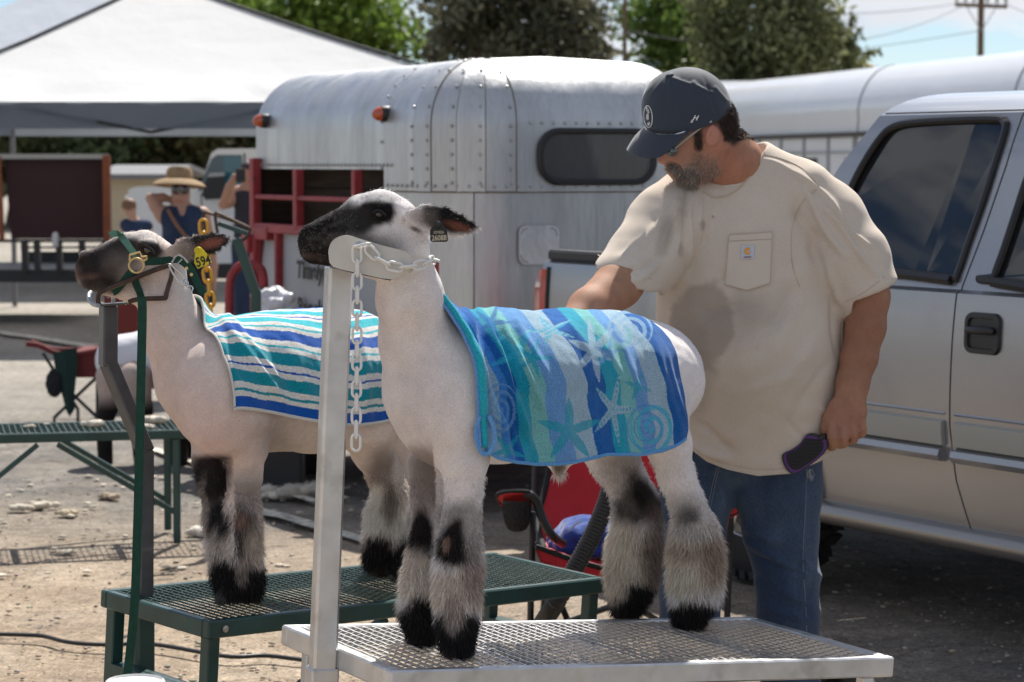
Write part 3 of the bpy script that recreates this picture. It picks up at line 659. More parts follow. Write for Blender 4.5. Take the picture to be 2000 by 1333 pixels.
m = MB(); G = [[hp(q, VT) for q in np.linspace(.02, QT, 90)]]; c_ = [HO+HF*HW/2+HS*min(max(((hp(q, VT)-HO)@HS), .5), HL)+np.array([0, 0, ZR+GB_+.026]) for q in np.linspace(.02, QT, 90)]
m.grid([G[0], c_]); m.build('roof_skin', alu, htr, smooth=True)
# rounded rear bulkhead
m = MB(); prf = [HO+HS*2.55+HF*x+np.array([0, 0, z]) for x, z in [(.025, .45), (.025, ZR)]+[(.025+GA*(1-math.cos(a)), ZR-.02+GB_*math.sin(a)) for a in np.linspace(.1, 1.57, 10)]]
far_ = [2*(HO+HS*2.55+HF*HW/2)-p for p in prf]; 
for p, f_ in zip(prf, far_): f_[2] = p[2]
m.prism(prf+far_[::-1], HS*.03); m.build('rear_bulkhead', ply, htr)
# interior plywood wall and partition seen through the slatted side
def hbox(name, t0, t1, x0, x1, z0, z1, mat, parent=htr, bev=0, **k):
    c = HO+HS*(t0+t1)/2+HF*(x0+x1)/2+np.array([0, 0, (z0+z1)/2]); return MB().obox(c, HS*(t1-t0)/2, HF*(x1-x0)/2, (0, 0, (z1-z0)/2), bev).build(name, mat, parent, **k)
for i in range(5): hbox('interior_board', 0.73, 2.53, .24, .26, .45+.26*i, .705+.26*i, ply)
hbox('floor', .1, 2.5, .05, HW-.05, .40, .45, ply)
# red frame round the openings
def rbar(a, b, w_=.06, t=.05, off=.02, mat=redp, name='frame_bar'):
    P = [HO+HS*s_[0]-HF*off+np.array([0, 0, s_[1]]) for s_ in (a, b)]; return MB().bar(P[0], P[1], w_, t, up=-HF, bev=.006).build(name, mat, htr)
rbar((2.53, .42), (2.53, 1.65), .066); rbar((1.854, 1.27), (1.854, 1.59), .055); rbar((1.03, 1.27), (1.03, 1.59), .044)
rbar((2.555, 1.439), (.73, 1.439), .026, off=.012); rbar((2.555, 1.27), (.73, 1.27), .051, off=.016); rbar((2.175, .44), (2.175, 1.25), .033, off=.012)
rbar((2.5, 1.24), (2.28, 1.24), .073, off=.024); rbar((2.48, 1.22), (2.555, .98), .066, off=.026); rbar((2.572, 1.64), (2.572, 1.42), .024, off=.012)
rbar((.73, .42), (2.555, .42), .07, off=.014)
m = MB(); m.obox(HO+HS*2.55-HF*.05+np.array([0, 0, 1.18]), HS*.05, HF*.03, (0, 0, .05), .008); m.build('hinge', redp, htr)
# amber clearance lamps
def lamp(t, z):
    c = HO+HS*t-HF*.0+np.array([0, 0, z]); g = GA*(1-math.sqrt(max(0, 1-((z-ZR)/GB_)**2))) if z > ZR else 0; c = c+HF*g
    b = MB().lathe(c-HF*.0, -HF, [(.04, -.03), (.04, .026), (.036, .033)], 16).build('lamp_base', blackp, htr, smooth=True)
    MB().lathe(c-HF*.029+[0, 0, .0], unit(-HF+np.array([0, 0, -.12])), [(.036, 0), (.034, .016), (.026, .032), (.013, .044), (.003, .048)], 18).build('amber_lens', amber, b, smooth=True)
lamp(2.42, 1.854); lamp(.715, 1.861)
# rivets
rivm = material('rivet', (.40, .395, .385), .4, metal=.9)
rv = []
for q in ribs[1:]:
    for v in np.linspace(1.53, ZR, 5): rv.append((q-.026, v))
    for a in (.18, .38, .6, .8): rv.append((q-.026, ZR+a))
for q in (ribs[4]+.0,): pass
for q in np.arange(qo+.05, Ls+La+Lf+.3, .06): rv.append((q, 1.515))
for q in np.arange(Ls+La+.07, Ls+La+Lf, .06): rv.append((q, 1.825))
for q in np.arange(.06, qo+.15, .05): rv.append((q, 1.613))
for v in np.linspace(1.6, ZR+.8, 9): rv += [(qo-.022, v)]
m = MB(); 
for q, v in rv:
    p = hp(q, v, .004); nrm = plan(q)[1]; a = 0 if v <= ZR else (v-ZR)*math.pi/2; nn = unit(nrm*math.cos(a)+np.array([0, 0, math.sin(a)])); m.lathe(p, nn, [(.0092, 0), (.0084, .003), (.0045, .005)], 7)
m.build('rivets', rivm, htr, smooth=True, kind='stuff')
m = MB()
for q in ribs[1:]: m.tube([hp(q, v, .001) for v in np.linspace(1.489, VT, 26)], .0026, 4)
m.tube([hp(q, 1.4875, .002) for q in np.linspace(qo, Ls+2*La+Lf, 60)], .004, 4); m.build('seam', seamm, htr)
# oval front window
def fp(t, z, off=0.0): return HO+HF*t-HS*off+np.array([0, 0, z])
def rrect(cx, cz, hw, hh, r, n=10):
    P = []
    for sx, sz, a0 in ((1, 1, 0), (-1, 1, 90), (-1, -1, 180), (1, -1, 270)):
        for a in np.linspace(a0, a0+90, n): P.append((cx+sx*(hw-r)+r*math.cos(math.radians(a)), cz+sz*(hh-r)+r*math.sin(math.radians(a))))
    return P
Wn = rrect(.785, 1.653, .303, .1205, .1)
tint = material('trailer_window_glass', (.05, .05, .055), .04, spec=.7, alpha=.42)
wfr = MB().tube([fp(x, z, .012) for x, z in Wn], .0155, 8, closed=True).build('window_gasket', blackp, htr, smooth=True)
MB().prism([fp(x, z, .012) for x, z in Wn], -HS*.004).build('pane', tint, wfr)
# coloured boxes added inside imitate the shapes and reflections in the glass
m = MB()
for i, (t, w2, z0, z1, c) in enumerate([(.62, .10, 1.40, 1.80, (.16, .14, .17)), (.72, .03, 1.4, 1.8, (.25, .05, .05)), (.83, .16, 1.4, 1.8, (.10, .10, .12)), (.98, .06, 1.4, 1.8, (.22, .21, .24)), (.60, .08, 1.54, 1.57, (.4, .15, .05)), (.76, .12, 1.53, 1.585, (.10, .16, .18)), (.93, .06, 1.54, 1.58, (.25, .4, .12)), (1.02, .03, 1.54, 1.60, (.35, .02, .03))]):
    MB().obox(fp(t, (z0+z1)/2, -.16-.02*(i % 3)), HF*w2/2, HS*.01, (0, 0, (z1-z0)/2)).build('interior_strip', material('strip_tone_%s' % 'abcdefgh'[i], c, .8), htr)
# riveted patch plate
m = MB(); pl = rrect(.478, 1.24, .106, .091, .036, 6); m.prism([fp(x, z, .004) for x, z in pl], -HS*.004); pt = m.build('patch_plate', material('patch_metal', (.78, .78, .8), .3, metal=.9, bump=.5, bscale=5, bdist=.02), htr)
m = MB()
for i in range(22):
    k = i/22*len(pl); x, z = pl[int(k)]; m.lathe(fp(.478+(x-.478)*.88, 1.24+(z-1.24)*.86, .008), -HS, [(.005, 0), (.003, .002)], 6)
m.build('rivets', rivm, pt, kind='stuff')
# painted name
letter = material('black_lettering', (.02, .018, .016), .6)
bs = lambda t, z: basis(HO+HS*t-HF*.02+np.array([0, 0, z]), -HS, [0, 0, 1], -HF)
text_mesh('lettering', 'Timely', letter, bs(1.70, 1.058), .124, .001, htr, shear=.12, bold=.005, sx=1.15)
text_mesh('lettering', 'Ranch', letter, bs(1.70, .86), .135, .001, htr, shear=.12, bold=.005, sx=1.15)
# fender, wheels, tongue, jack
for t in (1.63, 2.33):
    for x in (-.20, HW+.02):
        c = HO+HS*t+HF*x+np.array([0, 0, .33]); wh = MB().lathe(c, HF, [(.20, 0), (.30, .0), (.33, .03), (.33, .15), (.30, .18), (.2, .18)], 28).build('wheel', material('trailer_tire', (.02, .02, .02), .8, bump=.5, bscale=30) if 'trailer_tire' not in MATS else MATS['trailer_tire'], htr, smooth=True)
        MB().lathe(c+HF*.01, HF, [(.0, 0), (.06, 0), (.08, .02), (.19, .03), (.2, 0)], 20).build('rim', redp, wh, smooth=True)
for x in (-.24, HW+.0): hbox('fender', 1.25, 2.59, x, x+.23, .69, .715, redp, bev=.01)
MB().bar(HO+HF*.3+HS*.1+[0, 0, .42], HO+HF*.785-HS*.55+[0, 0, .42], .07, .08).build('tongue', redp, htr); MB().bar(HO+HF*1.27+HS*.1+[0, 0, .42], HO+HF*.785-HS*.55+[0, 0, .42], .07, .08).build('tongue', redp, htr)
hbox('floor_frame', .05, 2.52, .04, HW-.04, .30, .40, redp)
jk = PY(846, 540, 10.9); MB().box(jk[0]-.026, jk[0]+.026, 10.87, 10.93, .25, PY(846, 508, 10.9)[2], .006).build('tongue_jack', redp, htr); MB().bar([jk[0], 10.9, .44], HO+HF*.4-HS*.0+[0, 0, .44], .05, .05).build('jack_bracket', redp, htr)

# red pipe hoop and plastic bag by the trailer
m = MB(); hY = 12.9; m.tube(crom([PY(448, 640, hY), PY(448, 575, hY), PY(452, 540, hY), PY(468, 520, hY), PY(490, 516, hY), PY(512, 530, hY), PY(516, 570, hY)], 6), .024, 10)
pb = PY(448, 640, hY); m.tube([pb, [pb[0], hY, 0]], .024, 10); pb = PY(516, 570, hY); m.tube([pb, [pb[0], hY, 0]], .024, 10)
m.build('pipe_hoop', redp, smooth=True, label='bent red pipe hoop standing at the rear corner of the horse trailer', cat='pipe')
bagm = material('plastic_bag', (.62, .62, .66), .3, alpha=.85, spec=.7, bump=.8, bscale=14, bdist=.03)
def lump(name, c, r, mat, seed, amp=.35, sc=1.6, **k):
    V0, F0 = ico(4); V = V0*(1+amp*vnoise(V0, sc, seed)[:, None]+.15*vnoise(V0, sc*3, seed+1)[:, None])*np.array(r)+np.array(c); return mesh(name, V, F0, mat, smooth=True, **k)
bY = 12.1; bgc = np.array([PY(547, 600, bY)[0], bY, PY(547, 596, bY)[2]])
cb = MB().box(bgc[0]-.11, bgc[0]+.11, bY-.1, bY+.12, 0, bgc[2]-.06, .01).build('tire_block', material('block_dark', (.018, .018, .02), .5), label='dark stand-in tote standing beside the horse trailer under the bag', cat='block')  # dark box in place of the trailer tire, holding up the bag
lump('plastic_bag', bgc-np.array([.012, 0, 0]), (.115, .10, .08), bagm, 3, label='crumpled white plastic bag lying beside the grey trailer panel', cat='bag')
MB().bar(PY(548, 586, bY-.02), PY(565, 574, bY-.02), .014, .014).build('purple_handle', material('purple', (.10, .02, .22), .4), label='purple handle sticking up behind the white plastic bag', cat='handle')

# ================================================================== LARGE WHITE TRAILER (right, behind)
wpaint = material('white_gelcoat', (.72, .73, .75), .3, coat=.4, var=.04, vscale=1)
trim = material('dark_trim', (.05, .045, .04), .6)
BS = unit([-2.35, 11.2, 0]); BN = unit([-11.2, -2.35, 0]); BO = np.array([6.15, 28.5, 0])
big = empty('livestock_trailer', BO+BS*6, label='long white rounded trailer parked behind the silver pickup', cat='trailer')
Pf = lambda s_, x, z: BO+BS*s_-BN*x+np.array([0, 0, z])
pr = [(0, .5), (0, 2.05), (.02, 2.25)]+[(.55-.55*math.cos(a), 2.25+.75*math.sin(a)) for a in np.linspace(.15, 1.57, 12)]+[(1.2, 3.03)]
full = pr+[(2.4-x, z) for x, z in pr[::-1]]
G = [[Pf(s_, x, z) for x, z in full] for s_ in np.linspace(-1.5, 15, 34)]; MB().grid(G).build('body_shell', wpaint, big, smooth=True)
for s_ in (-1.5, 15): MB().prism([Pf(s_, x, z) for x, z in full], BS*.03).build('end_wall', wpaint, big)
for s_ in (.9, 6.3): MB().tube([Pf(s_, x-.004, z+.004) for x, z in pr[:-1]], .008, 4).build('seam', trim, big)
m = MB(); m.bar(Pf(-1.5, -.02, 2.03), Pf(15, -.02, 2.03), .05, .07); m.build('rub_rail', trim, big)
for z in (.9, 1.78): MB().bar(Pf(-1.5, -.012, z), Pf(15, -.012, z), .03, .03).build('panel_rail', MATS['grey_metal'], big)
for s_ in np.arange(-1.3, 12, 1.1): MB().bar(Pf(s_, -.015, .5), Pf(s_, -.015, 2.0), .07, .03, up=BN).build('upright_post', MATS['grey_metal'], big)
for s_ in np.arange(-.8, 11.6, 2.2): MB().bar(Pf(s_, -.004, 1.66), Pf(s_+1.0, -.004, 1.66), .02, .08).build('vent_slot', trim, big)
for s_ in (3, 4.1):
    MB().lathe(Pf(s_, .02, .38), BN, [(.2, 0), (.36, .0), (.38, .04), (.38, .2), (.3, .22)], 24).build('wheel', MATS['trailer_tire'], big, smooth=True)
# roof of another white trailer peeking behind the cap
a_, b_ = PY(1380, 158, 46), PY(1512, 158, 46); oth = empty('cargo_trailer', ((a_[0]+b_[0])/2, 47, 0), label='flat roofed white trailer just showing behind the cap of the man', cat='trailer')
MB().box(a_[0], b_[0], 46, 50, .5, a_[2], .12).build('body', wpaint, oth)
for x in (a_[0]+.6, b_[0]-.6): MB().lathe((x, 46.05, .35), (0, -1, 0), [(.2, 0), (.34, 0), (.34, .18), (.2, .2)], 16).build('wheel', MATS['trailer_tire'], oth)

# ================================================================== WHITE PICKUP (left, behind the woman)
def simple_pickup():
    Y0 = 23.5; root = empty('pickup_truck', (PY(430, 320, Y0)[0], Y0+1, 0), label='white pickup facing left behind the woman in the straw hat', cat='truck')
    q = lambda x, y, d=0.0: PY(x, y, Y0+d)
    P = lambda pts: [q(*p) for p in pts]
    hood = P([(250, 372), (262, 366), (380, 376), (392, 366), (412, 300), (425, 291), (640, 289), (668, 310), (672, 392), (980, 396), (980, 500), (940, 520), (250, 520), (246, 470)])
    MB().prism(hood, (0, 1.9, 0)).build('body', wpaint, root)
    MB().prism([p+[0, -.012, 0] for p in P([(386, 372), (414, 310), (424, 303), (472, 303), (476, 372)])], (0, .01, 0)).build('window', material('blue_glass', (.03, .07, .11), .04, spec=.8), root)
    MB().prism([p+[0, -.014, 0] for p in P([(436, 372), (438, 306), (472, 306), (474, 372)])], (0, .01, 0)).build('window', material('teal_glass', (.02, .12, .17), .06, spec=.8), root)
    MB().prism([p+[0, -.012, 0] for p in P([(500, 376), (502, 306), (640, 306), (656, 376)])], (0, .01, 0)).build('window', MATS['blue_glass'], root)
    m = MB(); mp_ = P([(404, 372), (412, 346), (418, 340), (444, 339), (444, 388), (408, 390)]); m.prism([p+[0, -.3, 0] for p in mp_], (0, .14, 0)); m.build('mirror', blackp, root)
    m = MB(); m.prism([p+[0, -.31, 0] for p in P([(412, 346), (418, 338), (445, 337), (445, 344)])], (0, .12, 0)); m.build('mirror_cap', MATS['grey_metal'], root)
    m = MB(); c = q(404, 380); m.bar(c+[0, -.2, 0], c+[.05, 0, 0], .04, .05); m.build('mirror_arm', blackp, root)
    for x in (330, 850):
        c = q(x, 530); c[2] = .42; wh = MB().lathe(c+[0, -.02, 0], (0, 1, 0), [(.22, 0), (.38, 0), (.42, .04), (.42, .22), (.38, .25)], 26).build('wheel', MATS['trailer_tire'], root, smooth=True)
        MB().lathe(c+[0, -.03, 0], (0, 1, 0), [(.0, 0), (.2, .01), (.23, .03)], 20).build('rim', MATS['grey_metal'], wh, smooth=True)
    m = MB(); m.prism([p+[0, -.01, 0] for p in P([(246, 515), (940, 515), (940, 545), (256, 545)])], (0, 1.9, 0)); m.build('underbody', blackp, root)
    m = MB(); m.prism([p+[0, -.006, 0] for p in P([(476, 300), (479, 300), (482, 515), (478, 515)])], (0, .004, 0)); m.prism([p+[0, -.006, 0] for p in P([(392, 378), (394, 378), (400, 515), (396, 515)])], (0, .004, 0)); m.build('door_seam', trim, root)
    h_ = q(300, 352); MB().lathe(q(250, 400)+[-.02, .2, 0], (-1, 0, 0), [(.1, 0), (.09, .03)], 14).build('headlight', material('lamp_glass', (.7, .7, .7), .1, spec=.8), root)
    MB().prism([p+[0, -.02, 0] for p in P([(452, 440), (470, 440), (470, 446), (452, 446)])], (0, .02, 0)).build('door_handle', blackp, root)
simple_pickup()
gl = PY(301, 351, 26); MB().box(gl[0]-.05, gl[0]+.05, 26, 26.04, gl[2]-.05, gl[2]+.05, .01).build('x', None) if False else None

# ================================================================== MAROON SCREENED FLAT TRAILER (far left)
maroon = material('maroon_tarp', (.035, .014, .018), .8, var=.15, vscale=1.2, bump=.3, bscale=3, bdist=.03); rust = material('rusty_post', (.22, .065, .03), .7, var=.25)
tY = 25.0; q = lambda x, y, d=0.0: PY(x, y, tY+d)
ft = empty('flatbed_trailer', (q(60, 500)[0], tY+1, 0), label='black flatbed trailer carrying a maroon tarp screen at the far left', cat='trailer')
MB().prism([q(8, 308), q(206, 308), q(208, 467), q(22, 467)], (0, .03, 0)).build('tarp', maroon, ft)
MB().bar(q(-60, 306, -.03), q(212, 306, -.03), .05, .05).build('top_rail', MATS['grey_metal'], ft); MB().bar(q(208, 304, -.05), q(210, 470, -.05), .09, .07).build('corner_post', rust, ft); MB().bar(q(-3, 306, -.05), q(4, 470, -.05), .04, .05).build('corner_post', rust, ft)
m = MB(); 
for y0, y1, x0, x1 in ((468, 474, -300, 215), (482, 486, 40, 215), (527, 552, -300, 150)): m.prism([q(x0, y0), q(x1, y0), q(x1, y1), q(x0, y1)], (0, 1.9, 0) if y0 > 500 else (0, .06, 0))
m.build('deck_frame', blackp, ft)
for x in (-60, 48, 72, 115, 160, 205): MB().bar(q(x, 470, -.02), q(x+2, 532, -.02), .10 if x == 48 else .07, .06).build('side_stake', blackp, ft)
m = MB(); m.prism([q(55, 492, 1.9), q(215, 492, 1.9), q(215, 532, 1.9), q(55, 532, 1.9)], (0, .04, 0)); m.build('far_side_board', blackp, ft)
for x in (-120, 345):
    c = q(x, 560, .1); c[2] = .33; MB().lathe(c, (0, 1, 0), [(.2, 0), (.31, 0), (.33, .03), (.33, .2), (.3, .22)], 22).build('wheel', MATS['trailer_tire'], ft, smooth=True)
MB().lathe([q(112, 480)[0], tY-.1, q(112, 482)[2]], (0, 0, 1), [(.032, 0), (.034, .1), (.03, .13), (.015, .15)], 12).build('drink_can', material('white_can', (.6, .6, .62), .35), smooth=True, label='small white can standing on the rail of the black flatbed', cat='can')
# ================================================================== SILVER PICKUP
silver = material('silver_paint', (.315, .322, .34), .32, metal=.7, coat=.7, var=.05, vscale=1.5, fine=(.05, 220))
chr_ = material('sill_metal', (.30, .29, .28), .3, metal=.7); trimg = material('moulding_grey', (.33, .335, .30), .45); gask = material('window_rubber', (.012, .012, .014), .35)
tglass = material('tinted_glass', (.012, .014, .016), .02, spec=.6, ior=1.5, var=.2, vscale=2)
KO = np.array([.86, 9.42, 0]); KU = unit([.517, -.856, 0]); KN = np.array([KU[1], -KU[0], 0])
truck = empty('pickup_truck', KO-KN*1.0+KU*1.0, label='silver extended cab pickup with tinted windows parked behind the man', cat='truck')
def koff(z):
    if z < .95: return -.16*(.95-z)**2
    if z < 1.19: return -.22*(z-.95)**2
    return -.22*.0576-.02-(z-1.19)*.27-.10*(max(0, z-1.6))**2*4
def KP(s, z, o=0.0):
    nrm = unit(KN+np.array([0, 0, -(koff(z+.01)-koff(z-.01))/.02])); return KO+KU*s+KN*koff(z)+np.array([0, 0, z])+nrm*o
def ksz(px, py):
    off = 0
    for _ in range(6):
        P = PP(px, py, KO+KN*off, KN); off = koff(P[2])
    return (P-KO)@KU, P[2]
def inside(pt, poly):
    x, y = pt; r = False; n = len(poly)
    for i in range(n):
        (x1, y1), (x2, y2) = poly[i], poly[i-1]
        if (y1 > y) != (y2 > y) and x < (x2-x1)*(y-y1)/(y2-y1)+x1: r = not r
    return r
def tpanel(name, sL, sR, z0, z1, hole=None, o=0.0, ds=.03, dz=.02, mat=silver, holef=None, parent=None):
    ns = max(2, int(abs(sR((z0+z1)/2)-sL((z0+z1)/2))/ds)); nz = max(2, int((z1-z0)/dz)); m = MB(); G = []
    for j in range(nz+1):
        z = z0+(z1-z0)*j/nz; G.append([(sL(z)+(sR(z)-sL(z))*i/ns, z) for i in range(ns+1)])
    V = [KP(s_, z, o) for r in G for s_, z in r]; Fc = []
    for j in range(nz):
        for i in range(ns):
            c = ((G[j][i][0]+G[j+1][i+1][0])/2, (G[j][i][1]+G[j+1][i+1][1])/2)
            if hole is not None and inside(c, hole): continue
            if holef and holef(*c): continue
            k = j*(ns+1)+i; Fc.append((k, k+1, k+ns+2, k+ns+1))
    m.add(V, Fc)
    for row in (0, nz): m.grid([[KP(s_, z, o) for s_, z in G[row]], [KP(s_, z, o-.012) for s_, z in G[row]]])
    for colm in (0, ns): m.grid([[KP(*G[j][colm], o), KP(*G[j][colm], o-.012)] for j in range(nz+1)])
    return m.build(name, mat, parent or truck, smooth=True)
# lines read off the door gaps
seamL = [ksz(*p) for p in [(1900, 1045), (1868, 940), (1855, 830), (1858, 700), (1880, 560), (1922, 450), (1965, 325), (2012, 190)]]
zs_, ss_ = [z for s_, z in seamL], [s_ for s_, z in seamL]
seam = lambda z: float(np.interp(z, zs_, ss_))
cabr = [ksz(*p) for p in [(1600, 390), (1640, 325), (1690, 262), (1742, 198)]]
def cabL(z): return float(np.interp(z, [.3, 1.2]+[q[1] for q in cabr], [.38, .40]+[q[0] for q in cabr]))
win1 = [ksz(*p) for p in [(1664, 525), (1640, 470), (1652, 400), (1672, 350), (1700, 300), (1728, 262), (1752, 246), (1790, 239), (1870, 234), (1950, 233), (1963, 240), (1966, 250), (1955, 290), (1925, 385), (1895, 470), (1872, 536), (1862, 544), (1760, 532)]]
win2L = [ksz(*p) for p in [(2035, 300), (2010, 345), (1985, 420), (1962, 490), (1944, 540), (1946, 550)]]
win2 = win2L+[(2.55, 1.215), (2.50, 1.25), (2.02, 1.75), (1.95, 1.765), (win2L[0][0]+.06, 1.765)]
ZT = 1.795
tpanel('rear_door', lambda z: cabL(z)+.0, lambda z: seam(z)-.004, .37, ZT, hole=win1, ds=.012, dz=.012)
tpanel('front_door', lambda z: seam(z)+.004, lambda z: float(np.interp(z, [.37, 1.15, 1.24, 1.80], [2.42, 2.5, 2.62, 2.05])), .37, ZT, hole=win2, ds=.02, dz=.012)
arch = lambda s_, z: (s_**2+(z-.40)**2) < .47**2
tpanel('bed_side', lambda z: -1.40, lambda z: .365, .38, 1.205, holef=arch, ds=.02, dz=.02, o=.012)
archf = lambda s_, z: ((s_-3.3)**2+(z-.40)**2) < .47**2
tpanel('front_fender', lambda z: float(np.interp(z, [.37, 1.15], [2.43, 2.51])), lambda z: 4.15, .38, 1.12, holef=archf, ds=.03, dz=.02)
for s0 in (0, 3.3):
    m = MB(); m.tube([KP(s0+.47*math.cos(a), max(.38, .40+.47*math.sin(a)), .012) for a in np.linspace(-.04, math.pi+.04, 40)], .018, 6); m.build('wheel_arch', silver, truck, smooth=True)
def roofrow(s_):
    a = KP(s_, ZT); b = a-KN*(1.99+2*koff(ZT)); R = []
    for t in np.linspace(0, 1, 24):
        p = a+(b-a)*t; p[2] = ZT+.075*(1-(2*t-1)**6)+.02*(1-(2*t-1)**2); R.append(p)
    return R
m = MB(); m.grid([roofrow(s_) for s_ in np.linspace(cabL(ZT)-.0, 2.05, 26)]); m.build('roof', silver, truck, smooth=True)
m = MB(); m.tube([KP(s_, ZT+.004, .0)-KN*.012 for s_ in np.linspace(cabL(ZT)+.02, 2.05, 20)], .006, 5); m.build('drip_seam', gask, truck, smooth=True)
# windows: rubber gasket, glass set back
def kwin(name, poly, glass, k=8):
    pts = poly if k == 0 else poly
    P = [KP(s_, z, .002) for s_, z in pts]; Q = crom(P, 5, closed=True)
    g = MB().tube(Q, .015, 8, closed=True).build('window_seal', gask, truck, smooth=True)
    c = np.mean(Q, 0); V = [p-KN*.010 for p in Q]; mm = MB(); mm.prism(V, -KN*.004); mm.build('pane', glass, g)
    return g
kwin('rear', win1, tglass); kwin('front', win2, tglass)
MB().tube([KP(*ksz(*p), .008) for p in [(1640, 527), (1700, 530), (1780, 538), (1862, 549)]], .019, 6).build('belt_strip', gask, truck, smooth=True)
MB().tube([KP(*ksz(*p), .008) for p in [(1942, 552), (2000, 562), (2060, 575)]], .019, 6).build('belt_strip', gask, truck, smooth=True)
# character lines: moulding in two tones
def mould(s0f, s1, z0, z1, mat, o=.02):
    m = MB(); ns = 14; prf = [(z0, 0), (z0+.006, o), ((z0+z1)/2, o*1.25), (z1-.006, o), (z1, 0)]
    m.grid([[KP(s0f(z)+(s1(z)-s0f(z))*i/ns, z, oo) for i in range(ns+1)] for z, oo in prf])
    for e in (0, 1): m.add([KP((s0f(z) if e == 0 else s1(z)), z, oo) for z, oo in prf]+[KP((s0f(z0) if e == 0 else s1(z0)), z0, 0)], [(0, 1, 2, 3, 4)])
    return m.build('side_moulding', mat, truck, smooth=True)
for a_, b_ in ((lambda z: cabL(z)+.02, lambda z: 1.195), (lambda z: 1.255, lambda z: 2.40), (lambda z: 2.46, lambda z: 2.80)):
    mould(a_, b_, .650, .742, trimg, .014); mould(a_, b_, .598, .650, silver, .03)
mould(lambda z: .49, lambda z: .36, .60, .72, silver, .02)
MB().tube([KP(s_, .765, -.002) for s_ in np.linspace(.40, 1.2, 9)], .006, 5).build('crease', silver, truck, smooth=True)
MB().tube([KP(s_, .765, -.002) for s_ in np.linspace(1.25, 2.4, 9)], .006, 5).build('crease', silver, truck, smooth=True)
m = MB(); m.tube([KP(s_, .335, .005) for s_ in np.linspace(.42, 2.75, 12)], .043, 12); m.build('rocker_bar', chr_, truck, smooth=True)
# door handle
hs, hz = ksz(1921, 652)
bz = MB(); ring = rrect(hs, hz, .088, .070, .032, 7); inner = rrect(hs, hz, .070, .052, .022, 7)
bz.grid([[KP(a, b, .001) for a, b in ring+ring[:1]], [KP(a, b, .012) for a, b in [(hs+(x-hs)*.95, hz+(y-hz)*.95) for x, y in ring+ring[:1]]], [KP(a, b, .012) for a, b in inner+inner[:1]], [KP(hs+(a-hs)*.96, hz+(b-hz)*.96, .003) for a, b in inner+inner[:1]]])
dh = bz.build('handle_bezel', blackp, truck, smooth=True); MB().prism([KP(a, b, .004) for a, b in inner], -KN*.002).build('recess', gask, dh)
MB().tube([KP(hs-.066, hz+.008, .016), KP(hs-.05, hz+.010, .026), KP(hs+.05, hz+.010, .026), KP(hs+.066, hz+.008, .016)], [.010, .013, .013, .010], 10).build('pull', blackp, dh, smooth=True)
# bed: rail cap, tail lamp, tailgate, floor, cab back
m = MB(); m.bar(KP(-1.38, 1.228, .0), KP(.35, 1.228, .0), .075, .045, bev=.01); m.bar(KP(-1.38, 1.228)-KN*1.9, KP(.35, 1.228)-KN*1.9, .075, .045, bev=.01); m.build('bed_rail_cap', blackp, truck)
redl = material('red_lens', (.42, .008, .012), .08, spec=.9, coat=.8, var=.5, vscale=22, emit=None)
m = MB(); tlp = [(1.165, .02), (1.15, .05), (1.08, .075), (1.0, .07), (.95, .06), (.88, .085), (.82, .095), (.78, .05)]
m.grid([[KP(-1.36, z, .016) for z, e in tlp], [KP(-1.375-e*.2, z, .03) for z, e in tlp], [KP(-1.40-e*.8, z, .012) for z, e in tlp], [KP(-1.40-e, z, -.05) for z, e in tlp], [KP(-1.41-e*.3, z, -.12) for z, e in tlp]]); m.build('tail_lamp', redl, truck, smooth=True)
MB().tube([KP(-1.352, z, .014) for z in np.linspace(1.175, .78, 8)], .010, 6).build('lamp_seal', gask, truck, smooth=True)
def kslab(name, s0, s1, x0, x1, z0, z1, mat, bev=.0): return MB().obox(KO+KU*(s0+s1)/2-KN*(x0+x1)/2+np.array([0, 0, (z0+z1)/2]), KU*(s1-s0)/2, KN*(x1-x0)/2, (0, 0, (z1-z0)/2), bev).build(name, mat, truck)
kslab('tailgate', -1.39, -1.34, .06, 1.93, .65, 1.20, silver, .01); kslab('rear_bumper', -1.55, -1.40, .0, 1.99, .45, .62, chr_, .02)
kslab('bed_wall', -1.38, .36, 1.90, 1.96, .40, 1.205, silver); kslab('bed_floor', -1.36, .36, .08, 1.9, .62, .66, blackp); kslab('cab_back', .44, .47, .1, 1.88, .6, 1.2, silver)
kslab('chassis', -1.3, 4.0, .35, 1.64, .36, .56, blackp)
m = MB(); m.prism([KP(cabL(z)+.02, z)-KN*.06 for z in (1.2, 1.4, 1.6, 1.78)]+[KP(cabL(z)+.02, z)-KN*(1.93+2*koff(z)) for z in (1.78, 1.6, 1.4, 1.2)], KU*.02); m.build('rear_window', tglass, truck)
# far side, floor, seats so that the cab is not hollow
m = MB(); far = lambda s_, z: KP(s_, z)-KN*(1.99+2*koff(z)); m.grid([[far(s_, z) for s_ in np.linspace(.42 if z < 1.2 else cabL(z), 2.5 if z < 1.2 else 2.5-(z-1.2)*.75, 8)] for z in (.37, .7, 1.0, 1.2, 1.24)]); m.grid([[far(s_, z) for s_ in np.linspace(cabL(z), 2.5-(z-1.2)*.75, 8)] for z in (1.72, 1.76, ZT)]); m.build('far_side', silver, truck, smooth=True)
m = MB()
for s_ in (.6, 1.3, 2.2): m.bar(far(s_, 1.2), far(min(s_, 2.05), ZT), .08, .03, up=KN)
m.build('far_pillar', silver, truck)
kslab('cab_floor', .45, 2.6, .1, 1.88, .5, .55, blackp)
for x in (.2, 1.15): kslab('seat', 1.55, 1.70, x, x+.55, .8, 1.45, material('seat_cloth', (.10, .10, .11), .8) if 'seat_cloth' not in MATS else MATS['seat_cloth'], .05)
